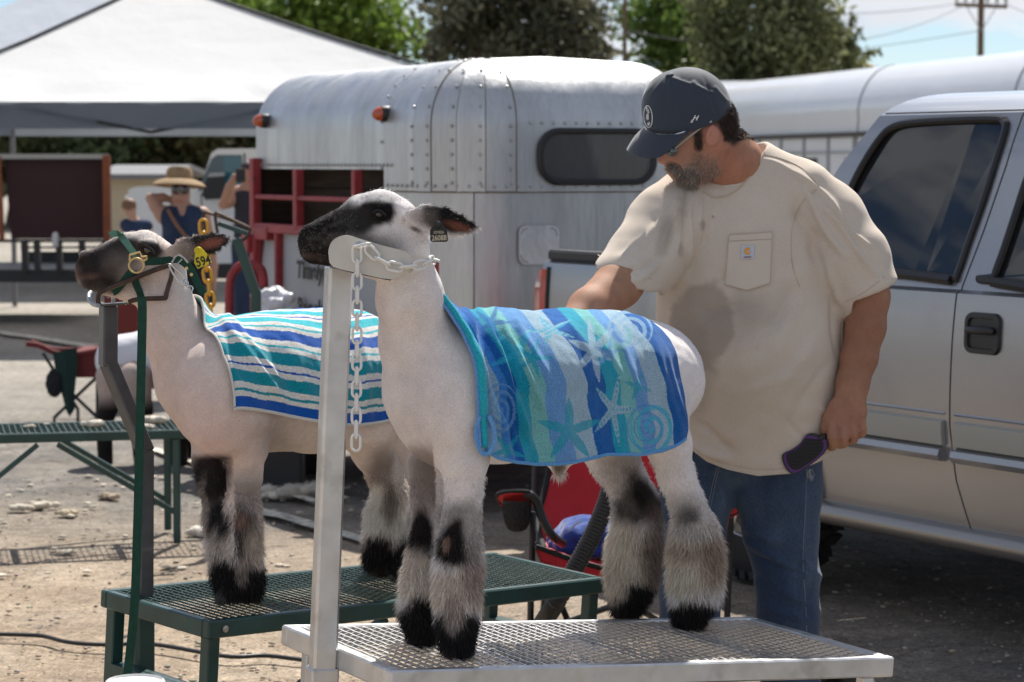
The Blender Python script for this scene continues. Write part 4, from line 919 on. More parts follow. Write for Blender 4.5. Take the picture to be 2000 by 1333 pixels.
m = MB(); m.prism([KP(2.5, 1.2)-KN*.05, KP(2.05, ZT)-KN*.05, KP(2.05, ZT)-KN*(1.9+2*koff(ZT)), KP(2.5, 1.2)-KN*(1.9+2*koff(1.2))], KU*.01); m.build('windshield', tglass, truck)
m = MB(); m.grid([[KO+KU*s_-KN*x+np.array([0, 0, z0+.05*(1-((x-1)/1)**4)]) for x in np.linspace(.0, 1.99, 16)] for s_, z0 in ((2.45, 1.16), (2.9, 1.13), (3.6, 1.10), (4.1, 1.04), (4.16, .9))]); m.build('hood', silver, truck, smooth=True)
kslab('grille', 4.14, 4.18, .15, 1.84, .62, .98, chr_, .01); kslab('front_bumper', 4.16, 4.32, .0, 1.99, .42, .60, chr_, .03)
kslab('fender', 2.6, 4.12, 1.93, 1.98, .55, 1.12, silver)
ttire = material('truck_tire', (.018, .018, .018), .8, bump=.3, bscale=60); wheelm = material('alloy', (.5, .5, .5), .3, metal=.9)
def ktire(s0, near_):
    c = KO+KU*s0+(KN*-.03 if near_ else -KN*1.96)+np.array([0, 0, .385]); ax = -KN if near_ else KN
    wh = MB().lathe(c, ax, [(.2, .01), (.29, .0), (.345, .012), (.372, .035), (.374, .20), (.345, .235), (.2, .24)], 40).build('wheel', ttire, truck, smooth=True)
    m = MB()
    for k in range(36):
        for r_, (h0, h1) in enumerate(((.03, .085), (.10, .15), (.16, .215))):
            a = (k+.5*(r_ % 2))*math.pi*2/36; e1 = KU*math.cos(a)+np.array([0, 0, math.sin(a)]); e2 = -KU*math.sin(a)+np.array([0, 0, math.cos(a)])
            m.obox(c+ax*(h0+h1)/2+e1*.376, e2*.022+ax*(.012 if k % 2 else -.012), ax*(h1-h0)/2, e1*.009)
        m.obox(c+ax*.018+e1*.355, e2*.018, ax*.012, e1*.016)
    m.build('tread_blocks', ttire, wh, kind='stuff')
    MB().lathe(c+ax*.02, -ax, [(.0, .018), (.035, .018), (.04, .006), (.075, .004), (.10, -.035), (.165, -.05), (.185, -.01), (.205, .015), (.212, .01)], 32).build('rim', wheelm, wh, smooth=True)
    m = MB()
    for k in range(6):
        a = k*math.pi/3; e1 = KU*math.cos(a)+np.array([0, 0, math.sin(a)]); e2 = -KU*math.sin(a)+np.array([0, 0, math.cos(a)]); P0 = c+ax*.008
        m.prism([P0+e1*.05-e2*.024, P0+e1*.188-e2*.038, P0+e1*.188+e2*.038, P0+e1*.05+e2*.024], ax*.03)
    m.build('spokes', wheelm, wh); m = MB()
    for k in range(6): a = k*math.pi/3+.5; m.lathe(c-ax*.0+KU*math.cos(a)*.055+np.array([0, 0, math.sin(a)*.055]), -ax, [(.011, -.02), (.010, .008), (0, .01)], 8)
    m.build('lug_nuts', gask, wh, smooth=True)
for s0 in (0, 3.3): ktire(s0, True); ktire(s0, False)

# ================================================================== TRIMMING STANDS
def rotm(yaw, rx, ry):
    return np.array(Matrix.Rotation(yaw, 3, 'Z')@Matrix.Rotation(rx, 3, 'X')@Matrix.Rotation(ry, 3, 'Y'))
class Stand:
    def __init__(s, c, a, Lx, Wy): s.c = np.array(c); s.R = rotm(*a); s.L = Lx/2; s.W = Wy/2
    def __call__(s, x, y, z=0.0): return s.c+s.R@np.array([x, y, z], float)
    def hit(s, px, py, dz=0.0): return PP(px, py, s.c+s.R[:, 2]*dz, s.R[:, 2])
def stand_deck(S, root, railm, meshm, rw, rh, px_, py_, sw, zig='y'):
    for (x0, x1, y0, y1) in ((-S.L, S.L, -S.W, -S.W+rw), (-S.L, S.L, S.W-rw, S.W), (-S.L, -S.L+rw, -S.W+rw+.001, S.W-rw-.001), (S.L-rw, S.L, -S.W+rw+.001, S.W-rw-.001)):
        MB().obox(S((x0+x1)/2, (y0+y1)/2, -rh/2), S.R[:, 0]*(x1-x0)/2, S.R[:, 1]*(y1-y0)/2, S.R[:, 2]*rh/2, .004).build('deck_rail', railm, root)
    m = MB(); lx, ly = S.L-rw, S.W-rw; nx = int(2*lx/px_); ny = int(2*ly/py_)
    rs_ = np.random.RandomState(3)
    def flat(P0, P1, w_, z0, z1):
        d = unit([P1[0]-P0[0], P1[1]-P0[1]]); nn = np.array([-d[1], d[0]])*w_/2
        q = [(P0[0]+nn[0], P0[1]+nn[1]), (P1[0]+nn[0], P1[1]+nn[1]), (P1[0]-nn[0], P1[1]-nn[1]), (P0[0]-nn[0], P0[1]-nn[1])]
        m.add([S(x, y, z1) for x, y in q]+[S(x, y, z0) for x, y in q], [(0, 3, 2, 1), (0, 1, 5, 4), (2, 3, 7, 6)])
    X_ = [-lx+(i+.5)*2*lx/(nx+1) for i in range(nx+1)]
    for i, x in enumerate(X_):
        zz = [(x+(sw*.28 if j % 2 else -sw*.28), -ly+2*ly*j/ny) for j in range(ny+1)]
        for a_, b_ in zip(zz[:-1], zz[1:]): flat(a_, b_, sw, -.007, -.002)
        if i < nx:
            for j in range(ny):
                y = -ly+2*ly*(j+.5+(.0 if i % 2 else .5))/ny+.001*rs_.randn()
                if y > ly-.002: continue
                xm = (x+X_[i+1])/2; dy = py_*.34
                flat((x, y-dy), (xm, y), sw*.5, -.006, -.0045); flat((xm, y), (X_[i+1], y+dy), sw*.5, -.006, -.0035)
    m.build('deck_mesh', meshm, root, fixn=False, kind='stuff')
    for t in (-.5, 0, .5): MB().obox(S(t*lx, 0, -.022), S.R[:, 0]*.012, S.R[:, 1]*(S.W-rw), S.R[:, 2]*.012).build('deck_brace', railm, root)
alum = material('brushed_aluminium', (.62, .62, .62), .38, metal=.85, var=.14, vscale=14, rvar=.1, bump=.3, bscale=40, base2=(.42, .41, .39), mixpos=(.58, .75), mscale=9)
alumesh = material('aluminium_mesh', (.66, .66, .66), .34, metal=.8, var=.1, vscale=30)
SA = Stand((.1866, 5.817, .48), (.4788, -.0065, .0706), 1.335, .627)
stA = empty('trimming_stand', SA(0, 0)*[1, 1, 0], label='aluminium trimming stand with expanded metal deck under the nearer sheep', cat='trimming stand')
stand_deck(SA, stA, alum, alumesh, .034, .048, .0255, .030, .0052)
def to_ground(S, x, y, w_, mat, root, name='leg', dz=-.048, hollow=True):
    top = S(x, y, dz); bot = top.copy(); bot[2] = 0; bot[:2] += S.R[:2, 2]*(-top[2]); MB().bar(bot, top, w_, w_, up=S.R[:, 1], bev=.003).build(name, mat, root)
for sx in (-1, 1):
    for sy in (-1, 1): to_ground(SA, sx*(SA.L-.07), sy*(SA.W-.02), .032, alum, stA)
MB().bar(SA(-SA.L+.07, -SA.W+.02, -.30), SA(-SA.L+.07, SA.W-.02, -.30), .025, .025).build('leg_brace', alum, stA); MB().bar(SA(SA.L-.07, -SA.W+.02, -.30), SA(SA.L-.07, SA.W-.02, -.30), .025, .025).build('leg_brace', alum, stA)
pb = PY(629, 1338, 5.50); pt = PY(662, 519, 5.50)
pu = unit(pt-pb); MB().bar(pb-pu*.25, pt, .056, .05, up=(.35, -1, 0), bev=.006).build('head_post', alum, stA)
ps = PY(630, 1303, 5.50); MB().bar(pb-pu*.3, ps, .064, .060, up=(.35, -1, 0), bev=.004).build('post_sleeve', alum, stA)
# nose cradle plates
plm = material('cradle_plate', (.56, .54, .50), .42, metal=.75, var=.08, vscale=12, bump=.25, bscale=30)
plo = [(642, 500), (642, 487), (647, 474), (657, 465), (672, 460), (688, 462), (740, 478), (786, 490), (798, 498), (805, 511), (806, 524), (790, 534), (762, 546), (700, 534), (650, 521)]
def crad(Yn): return [PY(x, y, Yn) for x, y in plo]
m = MB(); m.prism(crom(crad(5.335), 3, closed=True), (0, .004, 0)); m.build('nose_plate', plm, stA)
m = MB(); m.prism(crom([p+np.array([0, .17, .0]) for p in crad(5.335)], 3, closed=True), (0, .004, 0)); m.build('nose_plate', plm, stA)
m = MB(); lo = [PY(x, y, 5.335) for x, y in [(650, 521), (700, 534), (762, 546)]]; m.grid([[p+[0, .004, .001] for p in lo], [p+[0, .17, .001] for p in lo]]); m.grid([[p+[0, .004, -.003] for p in lo], [p+[0, .17, -.003] for p in lo]]); m.build('cradle_floor', alum, stA, fixn=False)
bolt = material('zinc_bolt', (.5, .5, .5), .3, metal=.95)
for b_ in ((700, 480), (799, 526)):
    c = PY(*b_, 5.335); MB().lathe(c, (0, -1, 0), [(.009, 0), (.009, .004), (.006, .005), (.006, .014), (.003, .016)], 8).build('bolt', bolt, stA, smooth=True)

green = material('green_paint', (.012, .050, .045), .38, var=.3, vscale=9, base2=(.05, .045, .03), mixpos=(.66, .72), mscale=24, coat=.15)
greyp = material('post_grey', (.075, .08, .09), .38, metal=.3, var=.2, vscale=18, coat=.2)
greenmesh = material('green_mesh', (.075, .125, .118), .35, var=.4, vscale=30, metal=.3, spec=.7)
SG = Stand((-.40, 6.627, .48), (.7588, .0429, .0387), 1.3995, .4699)
stG = empty('trimming_stand', SG(0, 0)*[1, 1, 0], label='dark green trimming stand with a mesh deck under the farther sheep', cat='trimming stand')
stand_deck(SG, stG, green, greenmesh, .026, .045, .0225, .026, .0024)
for sx in (-1, 1):
    for sy in (-1, 1): to_ground(SG, sx*(SG.L-.03) if sx > 0 else -SG.L+.03, sy*(SG.W-.03), .036, green, stG, dz=-.045)
MB().bar(SG(-SG.L+.03, -SG.W+.05, -.20), SG(-SG.L+.03, SG.W-.05, -.20), .045, .03).build('leg_brace', green, stG); MB().bar(SG(SG.L-.03, -SG.W+.05, -.20), SG(SG.L-.03, SG.W-.05, -.20), .045, .03).build('leg_brace', green, stG)
MB().bar(SG(-SG.L+.03, -SG.W+.03, -.36), SG(-.1, -SG.W+.03, -.05), .02, .02).build('strut', green, stG); MB().bar(SG(SG.L-.03, -SG.W+.03, -.36), SG(.1, -SG.W+.03, -.05), .02, .02).build('strut', green, stG)
gc = PY(437, 1224, 6.05); 
MB().lathe(SG(-SG.L+.05, -SG.W-.001, -.022), -SG.R[:, 1], [(.010, 0), (.009, .004), (.004, .005)], 8).build('bolt', bolt, stG, smooth=True)
gY = 6.30
def gP(x, y): return PY(x, y, gY)
MB().bar(gP(280, 1360)*[1, 1, 1]-[0, 0, .12], gP(280, 1183), .046, .046, up=(.6, -1, 0), bev=.004).build('post_sleeve', green, stG)
MB().bar(gP(282, 1184), gP(283, 878), .038, .038, up=(.6, -1, 0), bev=.004).build('head_post', greyp, stG)
MB().bar(gP(285, 884), gP(211, 708), .038, .038, up=(.9, -1, .4), bev=.004).build('head_post_bend', greyp, stG)
MB().bar(gP(211, 716), gP(212, 596), .040, .040, up=(.6, -1, 0), bev=.004).build('head_post_top', greyp, stG)
rod = material('rusty_rod', (.075, .05, .04), .42, metal=.6, var=.4, vscale=40)
cz = lambda L_: [(x/5.553+120, y/5.553+420) for x, y in L_]
near_ = cz([(420, 985), (398, 960), (395, 900), (405, 865), (445, 830), (600, 762), (830, 672), (1000, 603), (1130, 560), (1170, 552), (1195, 570), (1200, 600), (1190, 680), (1160, 780), (1135, 870), (1128, 900), (1105, 905), (1000, 908), (900, 912), (790, 925), (730, 948)])
NY = 6.14
MB().tube(crom([PY(x, y, NY) for x, y in near_], 4), .0062, 8).build('nose_loop', rod, stG, smooth=True)
loop2 = cz([(560, 958), (560, 860), (520, 800), (370, 800), (330, 830), (298, 870), (305, 925), (340, 968), (400, 985)])
MB().tube(crom([PY(x, y, NY+(.17 if i < 4 else .17-.04*(i-3))) for i, (x, y) in enumerate(loop2)], 4), .0055, 8).build('nose_loop', MATS['grey_metal'], stG, smooth=True)
MB().bar(PY(198, 596, gY-.03), PY(255, 592, gY-.03), .05, .006, bev=.001).build('head_plate', greyp, stG)
# ================================================================== SHEEP
def skinmat(name, **k): return material(name, attr=True, rough=.95, spec=.08, sheen=.06, var=.08, vscale=26, fine=(.16, 330), bump=.75, bscale=420, bdist=.0015, **k)
SKIN = skinmat('shorn_wool'); FUR = material('leg_wool', attr=True, rough=.8, spec=.15, sheen=.3)
hoofm = material('hoof_horn', (.03, .026, .022), .45, bump=.4, bscale=60); eyem = material('sheep_eye', (.012, .009, .008), .06, spec=.9, coat=.6); tagk = material('tag_black', (.012, .012, .014), .4)
def painter(V, base):
    C = np.tile(np.array(base, float), (len(V), 1)); X, Y_ = project(V); wob = vnoise(V, 28, 3); wob2 = vnoise(V, 90, 5)
    def paint(cx, cy, rx, ry, col, soft=.5, amt=1.0, ang=0, rag=.25, mask=None):
        a = math.radians(ang); u = (X-cx)*math.cos(a)+(Y_-cy)*math.sin(a); v = -(X-cx)*math.sin(a)+(Y_-cy)*math.cos(a)
        d = np.sqrt((u/rx)**2+(v/ry)**2)+rag*(wob*.7+wob2*.3); f = smooth01((1+soft-d)/(2*soft))*amt
        if mask is not None: f = f*mask
        C[:] = C*(1-f[:, None])+np.array(col)*f[:, None]
    return C, paint, X, Y_
def R_(rpx, Y): return rpx*Y/F
def sheepbody(root, solid, h, paintf, base, name='body'):
    V, Q = solid.skin(h); V = relax(V, Q, 2, .5); Nn = normals(V, Q); C, paint, X, Y_ = painter(V, base); paintf(paint, V, X, Y_, C)
    V2 = V+Nn*(.0012*vnoise(V, 60, 8)+.002*vnoise(V, 16, 12))[:, None]
    o = mesh(name, V2, Q, SKIN, root, col=np.clip(C, .004, .9)); return V2, Q, Nn, C, X, Y_
WHT = (.78, .72, .70); PNK = (.50, .40, .365); BLK = (.014, .012, .012); DGR = (.085, .078, .075); GRY = (.22, .20, .19); CRM = (.55, .49, .40); BRN = (.17, .115, .085); BEI = (.40, .33, .27)

# ---------------------------------------------------------- nearer sheep
O1 = np.array([-.165, 5.56, 0]); A1 = unit([1, 1, 0]); B1 = unit([-1, 1, 0])
def S1(px, py, w_=0.0): return PP(px, py, O1+B1*w_, B1)
def nd(P, rpx): return (P, R_(rpx, P[1]))
def ch(fn, L_): return [nd(fn(*q[:2], *q[3:]), q[2]) for q in L_]
HY = 5.43
def head_pts(L_, Yh): return [(PY(x, y, Yh+(e[0] if e else 0)), R_(r, Yh)) for x, y, r, *e in L_]
Yax = np.array([0, 1., 0])
b = Solid()
b.chain(ch(S1, [(880, 745, 120, 0), (970, 757, 140, 0), (1090, 760, 141, 0), (1190, 745, 128, 0), (1258, 745, 104, 0)]), k=.05, ax=B1, ratio=1.02)
b.ell(S1(1262, 735, 0), (.12, .15, .13), k=.05, A=[A1, B1, [0, 0, 1]])
b.chain([(PY(790, 495, 5.44), R_(51, 5.4)), (PY(801, 580, 5.47), R_(63, 5.4)), (PY(818, 665, 5.52), R_(75, 5.4)), (PY(842, 770, 5.55), R_(91, 5.4)), (PY(852, 818, 5.56), R_(84, 5.4))], k=.035, ax=unit([.5, 1, 0]), ratio=.92)
b.ell(S1(895, 790, -.06), (.12, .10, .15), k=.06, A=[A1, B1, [0, 0, 1]])
def legs(solid, L_, Y0, Y1, k=.022, ax=None, ratio=1.0):
    y0, y1 = L_[0][1], L_[-1][1]; P = []
    for x, y, r in L_:
        Y = Y0+(Y1-Y0)*(y-y0)/(y1-y0); P.append((PY(x, y, Y), R_(r, Y)))
    solid.chain(P, k=k, ax=ax, ratio=ratio); return P
hNF, hFF, hNR, hFR = SA.hit(895, 1281), SA.hit(826, 1256), SA.hit(1350, 1226), SA.hit(1226, 1202)
yt = S1(900, 840, -.09)[1]; ytf = S1(850, 860, .08)[1]
nf = legs(b, [(900, 835, 56), (906, 900, 45), (908, 955, 33), (903, 1005, 33), (897, 1050, 38), (895, 1105, 40), (892, 1160, 39), (893, 1208, 33), (893, 1254, 27)], yt, hNF[1])
ff = legs(b, [(850, 850, 46), (838, 915, 37), (835, 975, 30), (833, 1035, 27), (828, 1085, 26), (822, 1135, 31), (818, 1185, 32), (824, 1232, 26)], ytf, hFF[1])
ytr = S1(1290, 800, -.10)[1]; ytrf = S1(1190, 860, .09)[1]
nr = legs(b, [(1282, 790, 66), (1306, 868, 43), (1322, 932, 34), (1342, 980, 33), (1357, 1032, 42), (1359, 1088, 50), (1358, 1140, 47), (1352, 1176, 35), (1346, 1203, 28)], ytr, hNR[1])
fr = legs(b, [(1180, 860, 60), (1202, 900, 47), (1224, 940, 40), (1241, 982, 44), (1244, 1025, 47), (1240, 1075, 48), (1234, 1120, 46), (1228, 1156, 34), (1224, 1182, 27)], ytrf, hFR[1])
b.ell(S1(1092, 908, -.0), (.022, .02, .03), k=.02)
# head, turned parallel to the picture
b.chain(head_pts([(617, 473, 35), (655, 465, 45), (700, 452, 56), (742, 440, 60), (782, 462, 55)], HY), k=.02, ax=Yax, ratio=.78)
b.chain(head_pts([(612, 497, 20), (660, 490, 28), (720, 498, 40), (778, 512, 46)], HY), k=.02, ax=Yax, ratio=.7)
b.chain(head_pts([(700, 402, 22), (745, 400, 25), (785, 420, 28)], HY), k=.02, ax=Yax, ratio=1.5)
for sgn in (-1, 1):
    b.ell(PY(735, 409, HY+sgn*.048), (.030, .016, .020), k=.012)                       # brow over the eye socket
    b.ell(PY(740, 418, HY+sgn*.066), (.010, .008, .0045), k=.006, sub=True, A=[[1, 0, .25], [0, 1, 0], [-.25, 0, 1]])
    b.ell(PY(594, 463, HY+sgn*.026), (.010, .012, .006), k=.004, sub=True, A=[[1, 0, .4], [0, 1, 0], [-.4, 0, 1]])
    b.chain([(PY(580, 499, HY+sgn*.018), .0022), (PY(600, 497, HY+sgn*.027), .0025), (PY(640, 494, HY+sgn*.036), .0022), (PY(664, 490, HY+sgn*.042), .001)], k=.003, sub=True)
    b.ell(PY(604, 452, HY+sgn*.014), (.014, .012, .012), k=.014)
ear = [(804, 424, 17), (832, 427, 27), (865, 434, 28), (895, 441, 21), (920, 446, 12), (935, 448, 4)]
b.chain(head_pts(ear, HY-.055), k=.012, ax=unit([-.25, 1, .1]), ratio=.32)
b.ell(PY(885, 446, HY-.078), (.036, .014, .008), k=.006, sub=True, A=[[1, 0, -.22], [0, 1, 0], [.22, 0, 1]])
b.chain(head_pts([(800, 424, 15), (830, 427, 22), (860, 432, 21), (890, 440, 14), (915, 446, 6)], HY+.07), k=.012, ax=unit([.25, 1, 0]), ratio=.32)
BODY1 = b
sh1 = empty('sheep', (O1+A1*.35)*[1, 1, 0]+[0, 0, .48], label='large white sheep with a black face standing on the aluminium stand', cat='sheep')
def paint1(p, V, X, Y_, C):
    low = (Y_ > 500).astype(float); hd = (Y_ < 560).astype(float)
    p(820, 790, 70, 120, (.64, .55, .51), .9, .5); p(760, 860, 60, 60, (.66, .59, .55), .8, .5, mask=(X < 1000)*1.); p(735, 640, 22, 120, (.55, .46, .42), .8, .5)
    hm = (V[:, 1] < 5.75)*1.
    p(615, 480, 62, 50, BLK, .25, 1, mask=hm); p(655, 450, 56, 44, BLK, .35, 1, -30, mask=hm); p(690, 436, 46, 36, (.016, .015, .015), .4, .97, mask=hm); p(640, 425, 50, 22, BLK, .4, .97, -38, mask=hm); p(650, 482, 66, 28, (.018, .016, .016), .35, .95, mask=hm)
    p(672, 470, 26, 14, (.12, .11, .105), .8, .7, mask=hm); p(736, 413, 38, 30, BLK, .22, 1, mask=hm); p(700, 478, 36, 20, (.16, .14, .12), .7, .8, mask=hm); p(740, 480, 46, 22, (.30, .27, .24), .9, .8, mask=hm)
    p(720, 380, 60, 10, (.42, .41, .40), .8, .9, 6, mask=hm); p(672, 392, 20, 8, (.20, .20, .20), .8, .8, -35, mask=hm); p(762, 388, 16, 8, (.5, .48, .46), .5, .8, mask=hm)
    p(612, 503, 26, 6, (.05, .035, .03), .6, .9, mask=hm); p(598, 500, 14, 5, (.08, .055, .05), .6, .9, mask=hm); p(812, 449, 14, 5, BLK, .5, .8, 25, mask=hm); p(694, 428, 34, 24, (.035, .033, .032), .5, .85, mask=hm)  # shaded gap under the ear painted in as a black streak
    p(880, 430, 62, 24, BLK, .25, 1, 12, mask=hm); p(832, 425, 20, 18, (.13, .11, .10), .7, .9, mask=hm); p(895, 443, 26, 8, (.20, .075, .05), .6, .9, 16, mask=hm); p(850, 438, 14, 9, (.12, .09, .075), .6, .8, mask=hm); p(812, 422, 14, 16, (.42, .36, .33), .6, .9, mask=hm)
    near = (V[:, 0] > (hNF[0]+hFF[0])/2-.012)*1.*(X < 1000); far = (1-near)*(X < 1000)
    p(830, 950, 46, 66, (.15, .12, .105), .6, .85, mask=far); p(830, 905, 40, 30, (.20, .16, .14), .7, .6, mask=far); p(822, 1055, 26, 62, BLK, .3, 1, mask=far); p(815, 1130, 46, 60, (.60, .51, .44), .35, 1, mask=far); p(825, 1230, 60, 62, BLK, .18, 1, mask=far)  # shade on the far upper foreleg painted in as grey-brown, then its markings
    p(900, 1010, 50, 30, GRY, .6, .9, mask=near); p(895, 1060, 42, 46, BLK, .25, 1, mask=near); p(873, 1060, 9, 13, (.20, .13, .10), .4, 1, mask=near); p(925, 1040, 20, 60, (.36, .33, .31), .5, .9, mask=near)
    p(893, 1150, 70, 44, (.55, .47, .40), .3, 1, mask=near); p(925, 1120, 22, 46, (.24, .18, .15), .7, .8, mask=near); p(893, 1252, 66, 62, BLK, .16, 1, mask=near); p(888, 1195, 18, 36, (.34, .28, .24), .4, .9, mask=near)
    hn = (X > 1292)*1.*(Y_ > 870); hf = (X <= 1300)*1.*(X > 1100)*(Y_ > 870)
    p(1215, 920, 44, 60, (.30, .26, .24), .6, .8, mask=hf); p(1236, 990, 42, 46, DGR, .4, 1, mask=hf); p(1262, 970, 24, 64, BLK, .45, .95, -35, mask=hf); p(1225, 1100, 62, 76, (.62, .54, .45), .3, 1, mask=hf); p(1278, 1090, 26, 90, (.20, .15, .12), .5, .9, mask=hf); p(1236, 1180, 70, 46, BLK, .2, 1, mask=hf); p(1200, 1125, 28, 40, (.50, .44, .36), .4, 1, mask=hf)
    p(1346, 1000, 40, 34, (.32, .30, .285), .7, .9, mask=hn); p(1345, 1012, 22, 22, (.06, .055, .055), .6, .8, mask=hn); p(1350, 1100, 70, 70, (.62, .54, .44), .3, 1, mask=hn); p(1392, 1085, 24, 66, (.26, .18, .13), .6, .9, mask=hn); p(1352, 1075, 50, 22, (.24, .17, .13), .8, .7, mask=hn); p(1350, 1040, 46, 16, (.42, .39, .36), .6, .9, mask=hn); p(1350, 1212, 70, 42, BLK, .18, 1, mask=hn)
    fk = np.clip(vnoise(V*np.array([1, 1, 1.6]), 85, 31)-.15, 0, 1)*hm*smooth01((700-X)/60)*smooth01((X-590)/30); fk2 = np.clip(vnoise(V, 40, 33), 0, 1)*hm*np.exp(-((X-672)/34)**2-((Y_-462)/24)**2); C += np.array([.075, .07, .066])*(fk+1.3*fk2)[:, None]
    p(1092, 912, 14, 16, (.20, .15, .12), .5, 1)
V1, Q1, N1, C1, X1, Y1 = sheepbody(sh1, b, .0052, paint1, WHT)
def fleece(root, V, Nn, C, X, Y_, masks, rs, width=.0013, name='leg_wool'):
    Vs = []; Ts = []; Cs = []; off = 0
    for m_, n, ln, comb, spread in masks:
        idx = np.where(m_)[0]; idx = idx[rs.randint(0, len(idx), n)]
        y0_ = np.percentile(Y_[idx], 2); ln = ln*(.22+.78*smooth01((Y_[idx]-y0_)/60)) if ln > .015 else ln
        v, t, c = blades(V[idx]+rs.randn(n, 3)*.002-Nn[idx]*.002, Nn[idx], C[idx]**.88*1.25*(.6+.75*rs.rand(n, 1))*np.where(C[idx].max(1, keepdims=True) > .1, 1, .5), ln, width, np.array(comb), spread, rs)
        Vs.append(v); Ts.append(t+off); Cs.append(c); off += len(v)
    return mesh(name, np.concatenate(Vs), np.concatenate(Ts), FUR, root, col=np.clip(np.concatenate(Cs), .003, .85), smooth=True, kind='stuff')
rs = np.random.RandomState(4); cdn = (0, 0, -1.0)
mf = (X1 < 1000)&(V1[:, 2] < 1.05)
fleece(sh1, V1, N1, C1, X1, Y1, [
    ((Y1 > 1015) & (Y1 < 1262) & (X1 < 1000), 30000, .019, cdn, .48), ((Y1 > 985) & (Y1 < 1215) & (X1 > 1150), 36000, .021, cdn, .5), ((Y1 > 1195) & (X1 < 1000), 9000, .022, (-.1, -.1, -.8), .45), ((Y1 > 1160) & (X1 > 1150), 9000, .018, cdn, .4),
    ((Y1 > 930) & (Y1 < 1015) & (X1 < 1000), 6000, .007, cdn, .4), ((Y1 > 900) & (Y1 < 985) & (X1 > 1150), 6000, .007, cdn, .4), ((X1 > 815) & (X1 < 960) & (Y1 < 475) & (Y1 > 395), 5000, .007, (1, 0, -.1), .5),
    ((X1 < 800) & (Y1 < 530), 9000, .0035, (.6, 0, -.5), .5), ((X1 > 1080) & (X1 < 1104) & (Y1 > 900), 500, .03, cdn, .4)], rs)
ix = np.where((X1 < 700) & (Y1 < 500) & (Y1 > 395) & (V1[:, 1] < 5.7))[0]; ix = ix[rs.randint(0, len(ix), 1300)]
v, t_, c = blades(V1[ix], N1[ix]*.5, np.tile(np.array([[.30, .27, .24]]), (1300, 1))*(.3+rs.rand(1300, 1)), .004, .0008, np.array([.7, 0, -.5]), .5, rs); mesh('face_hair', v, t_, FUR, sh1, col=c, smooth=True, kind='stuff')
def hooves(root, hits, S_, wpx):
    for h_ in hits:
        for sg in (-1, 1):
            c = h_+S_.R[:, 0]*sg*.017; m = MB(); up = S_.R[:, 2]; fwd = unit([-.70, -.72, 0])
            m.lathe(c+up*.001, up, [(.0, 0), (.0215, 0), (.021, .014), (.016, .034), (.008, .048)], 12); o = m.build('hoof', hoofm, root, smooth=True)
            V = np.array([v.co for v in o.data.vertices]); 
            for v in o.data.vertices:
                d = np.array(v.co)+np.array(root.location)-c; k = max(0, 1-d[2]/.045); v.co = Vector((np.array(v.co)+fwd*.024*k))
hooves(sh1, (hNF, hFF, hNR, hFR), SA, 40)
ey = MB(); ey.lathe(PY(740, 418, HY-.0605), (0, -1, 0), [(.0085, -.006), (.008, .0), (.006, .0025), (.003, .004), (.0, .0043)], 16); ey.build('eye', eyem, sh1, smooth=True)
ey = MB(); ey.lathe(PY(740, 418, HY+.0605), (0, 1, 0), [(.0085, -.006), (.008, .0), (.006, .0025), (.003, .004), (.0, .0043)], 16); ey.build('eye', eyem, sh1, smooth=True)
eyl = material('eyelid', (.014, .011, .011), .8)
MB().tube(crom([PY(x, y, HY-.067) for x, y in [(728, 416), (734, 412), (742, 412), (749, 417), (754, 421)]], 4), .0036, 6).build('eyelid', eyl, sh1, smooth=True)
tg = MB(); ty = HY-.095; tp = [(846, 441), (866, 441), (873, 450), (875, 470), (872, 473), (843, 473), (840, 470), (840, 450)]
tg.prism([PY(x, y, ty) for x, y in tp], (0, .0025, 0)); tg.lathe(PY(855, 440, ty), (0, -1, 0), [(.009, -.02), (.009, .002), (.004, .006)], 12); tgo = tg.build('ear_tag', tagk, sh1)
white = material('print_cream', (.62, .55, .42), .6)
def flat_basis(px, py, Y, roll=0): 
    a = math.radians(roll); return basis(PY(px, py, Y), [math.cos(a), 0, math.sin(a)], [-math.sin(a), 0, math.cos(a)], [0, -1, 0])
text_mesh('print', '26088', white, flat_basis(857.5, 465.5, ty-.001, 2), .0165, .0003, tgo, bold=.0001, sx=.80)
text_mesh('print', 'IDY826', white, flat_basis(857, 454.5, ty-.001, 2), .0085, .0003, tgo, bold=.0, sx=.85)

# ---------------------------------------------------------- farther sheep
O2 = np.array([-.70, 6.24, 0]); A2 = unit([math.cos(math.radians(50)), math.sin(math.radians(50)), 0]); B2 = np.array([-A2[1], A2[0], 0])
def S2(px, py, w_=0.0): return PP(px, py, O2+B2*w_, B2)
HY2 = 6.20
b = Solid()
b.chain(ch(S2, [(440, 745, 108, 0), (520, 752, 124, 0), (610, 750, 128, 0), (690, 742, 122, 0), (735, 735, 108, 0)]), k=.05, ax=B2, ratio=1.0)
b.chain([(PY(322, 545, 6.21), R_(42, 6.2)), (PY(326, 598, 6.22), R_(51, 6.2)), (PY(345, 655, 6.23), R_(62, 6.2)), (PY(382, 745, 6.24), R_(76, 6.2)), (PY(410, 800, 6.25), R_(74, 6.2))], k=.035, ax=unit([.6, 1, 0]), ratio=.95)
b.ell(S2(440, 790, -.05), (.11, .10, .14), k=.06, A=[A2, B2, [0, 0, 1]])
g1, g2, g3, g4 = SG.hit(482, 1176), SG.hit(446, 1178), SG.hit(742, 1122), SG.hit(782, 1132)
yt = S2(478, 830, -.08)[1]; ytf = S2(415, 860, .08)[1]
legs(b, [(472, 815, 58), (480, 870, 42), (477, 930, 32), (474, 985, 31), (470, 1030, 32), (474, 1080, 29), (480, 1130, 27), (482, 1154, 22)], yt, g1[1])
legs(b, [(420, 835, 46), (412, 890, 35), (420, 950, 28), (428, 1005, 25), (434, 1060, 23), (441, 1120, 21), (446, 1158, 18)], ytf, g2[1])
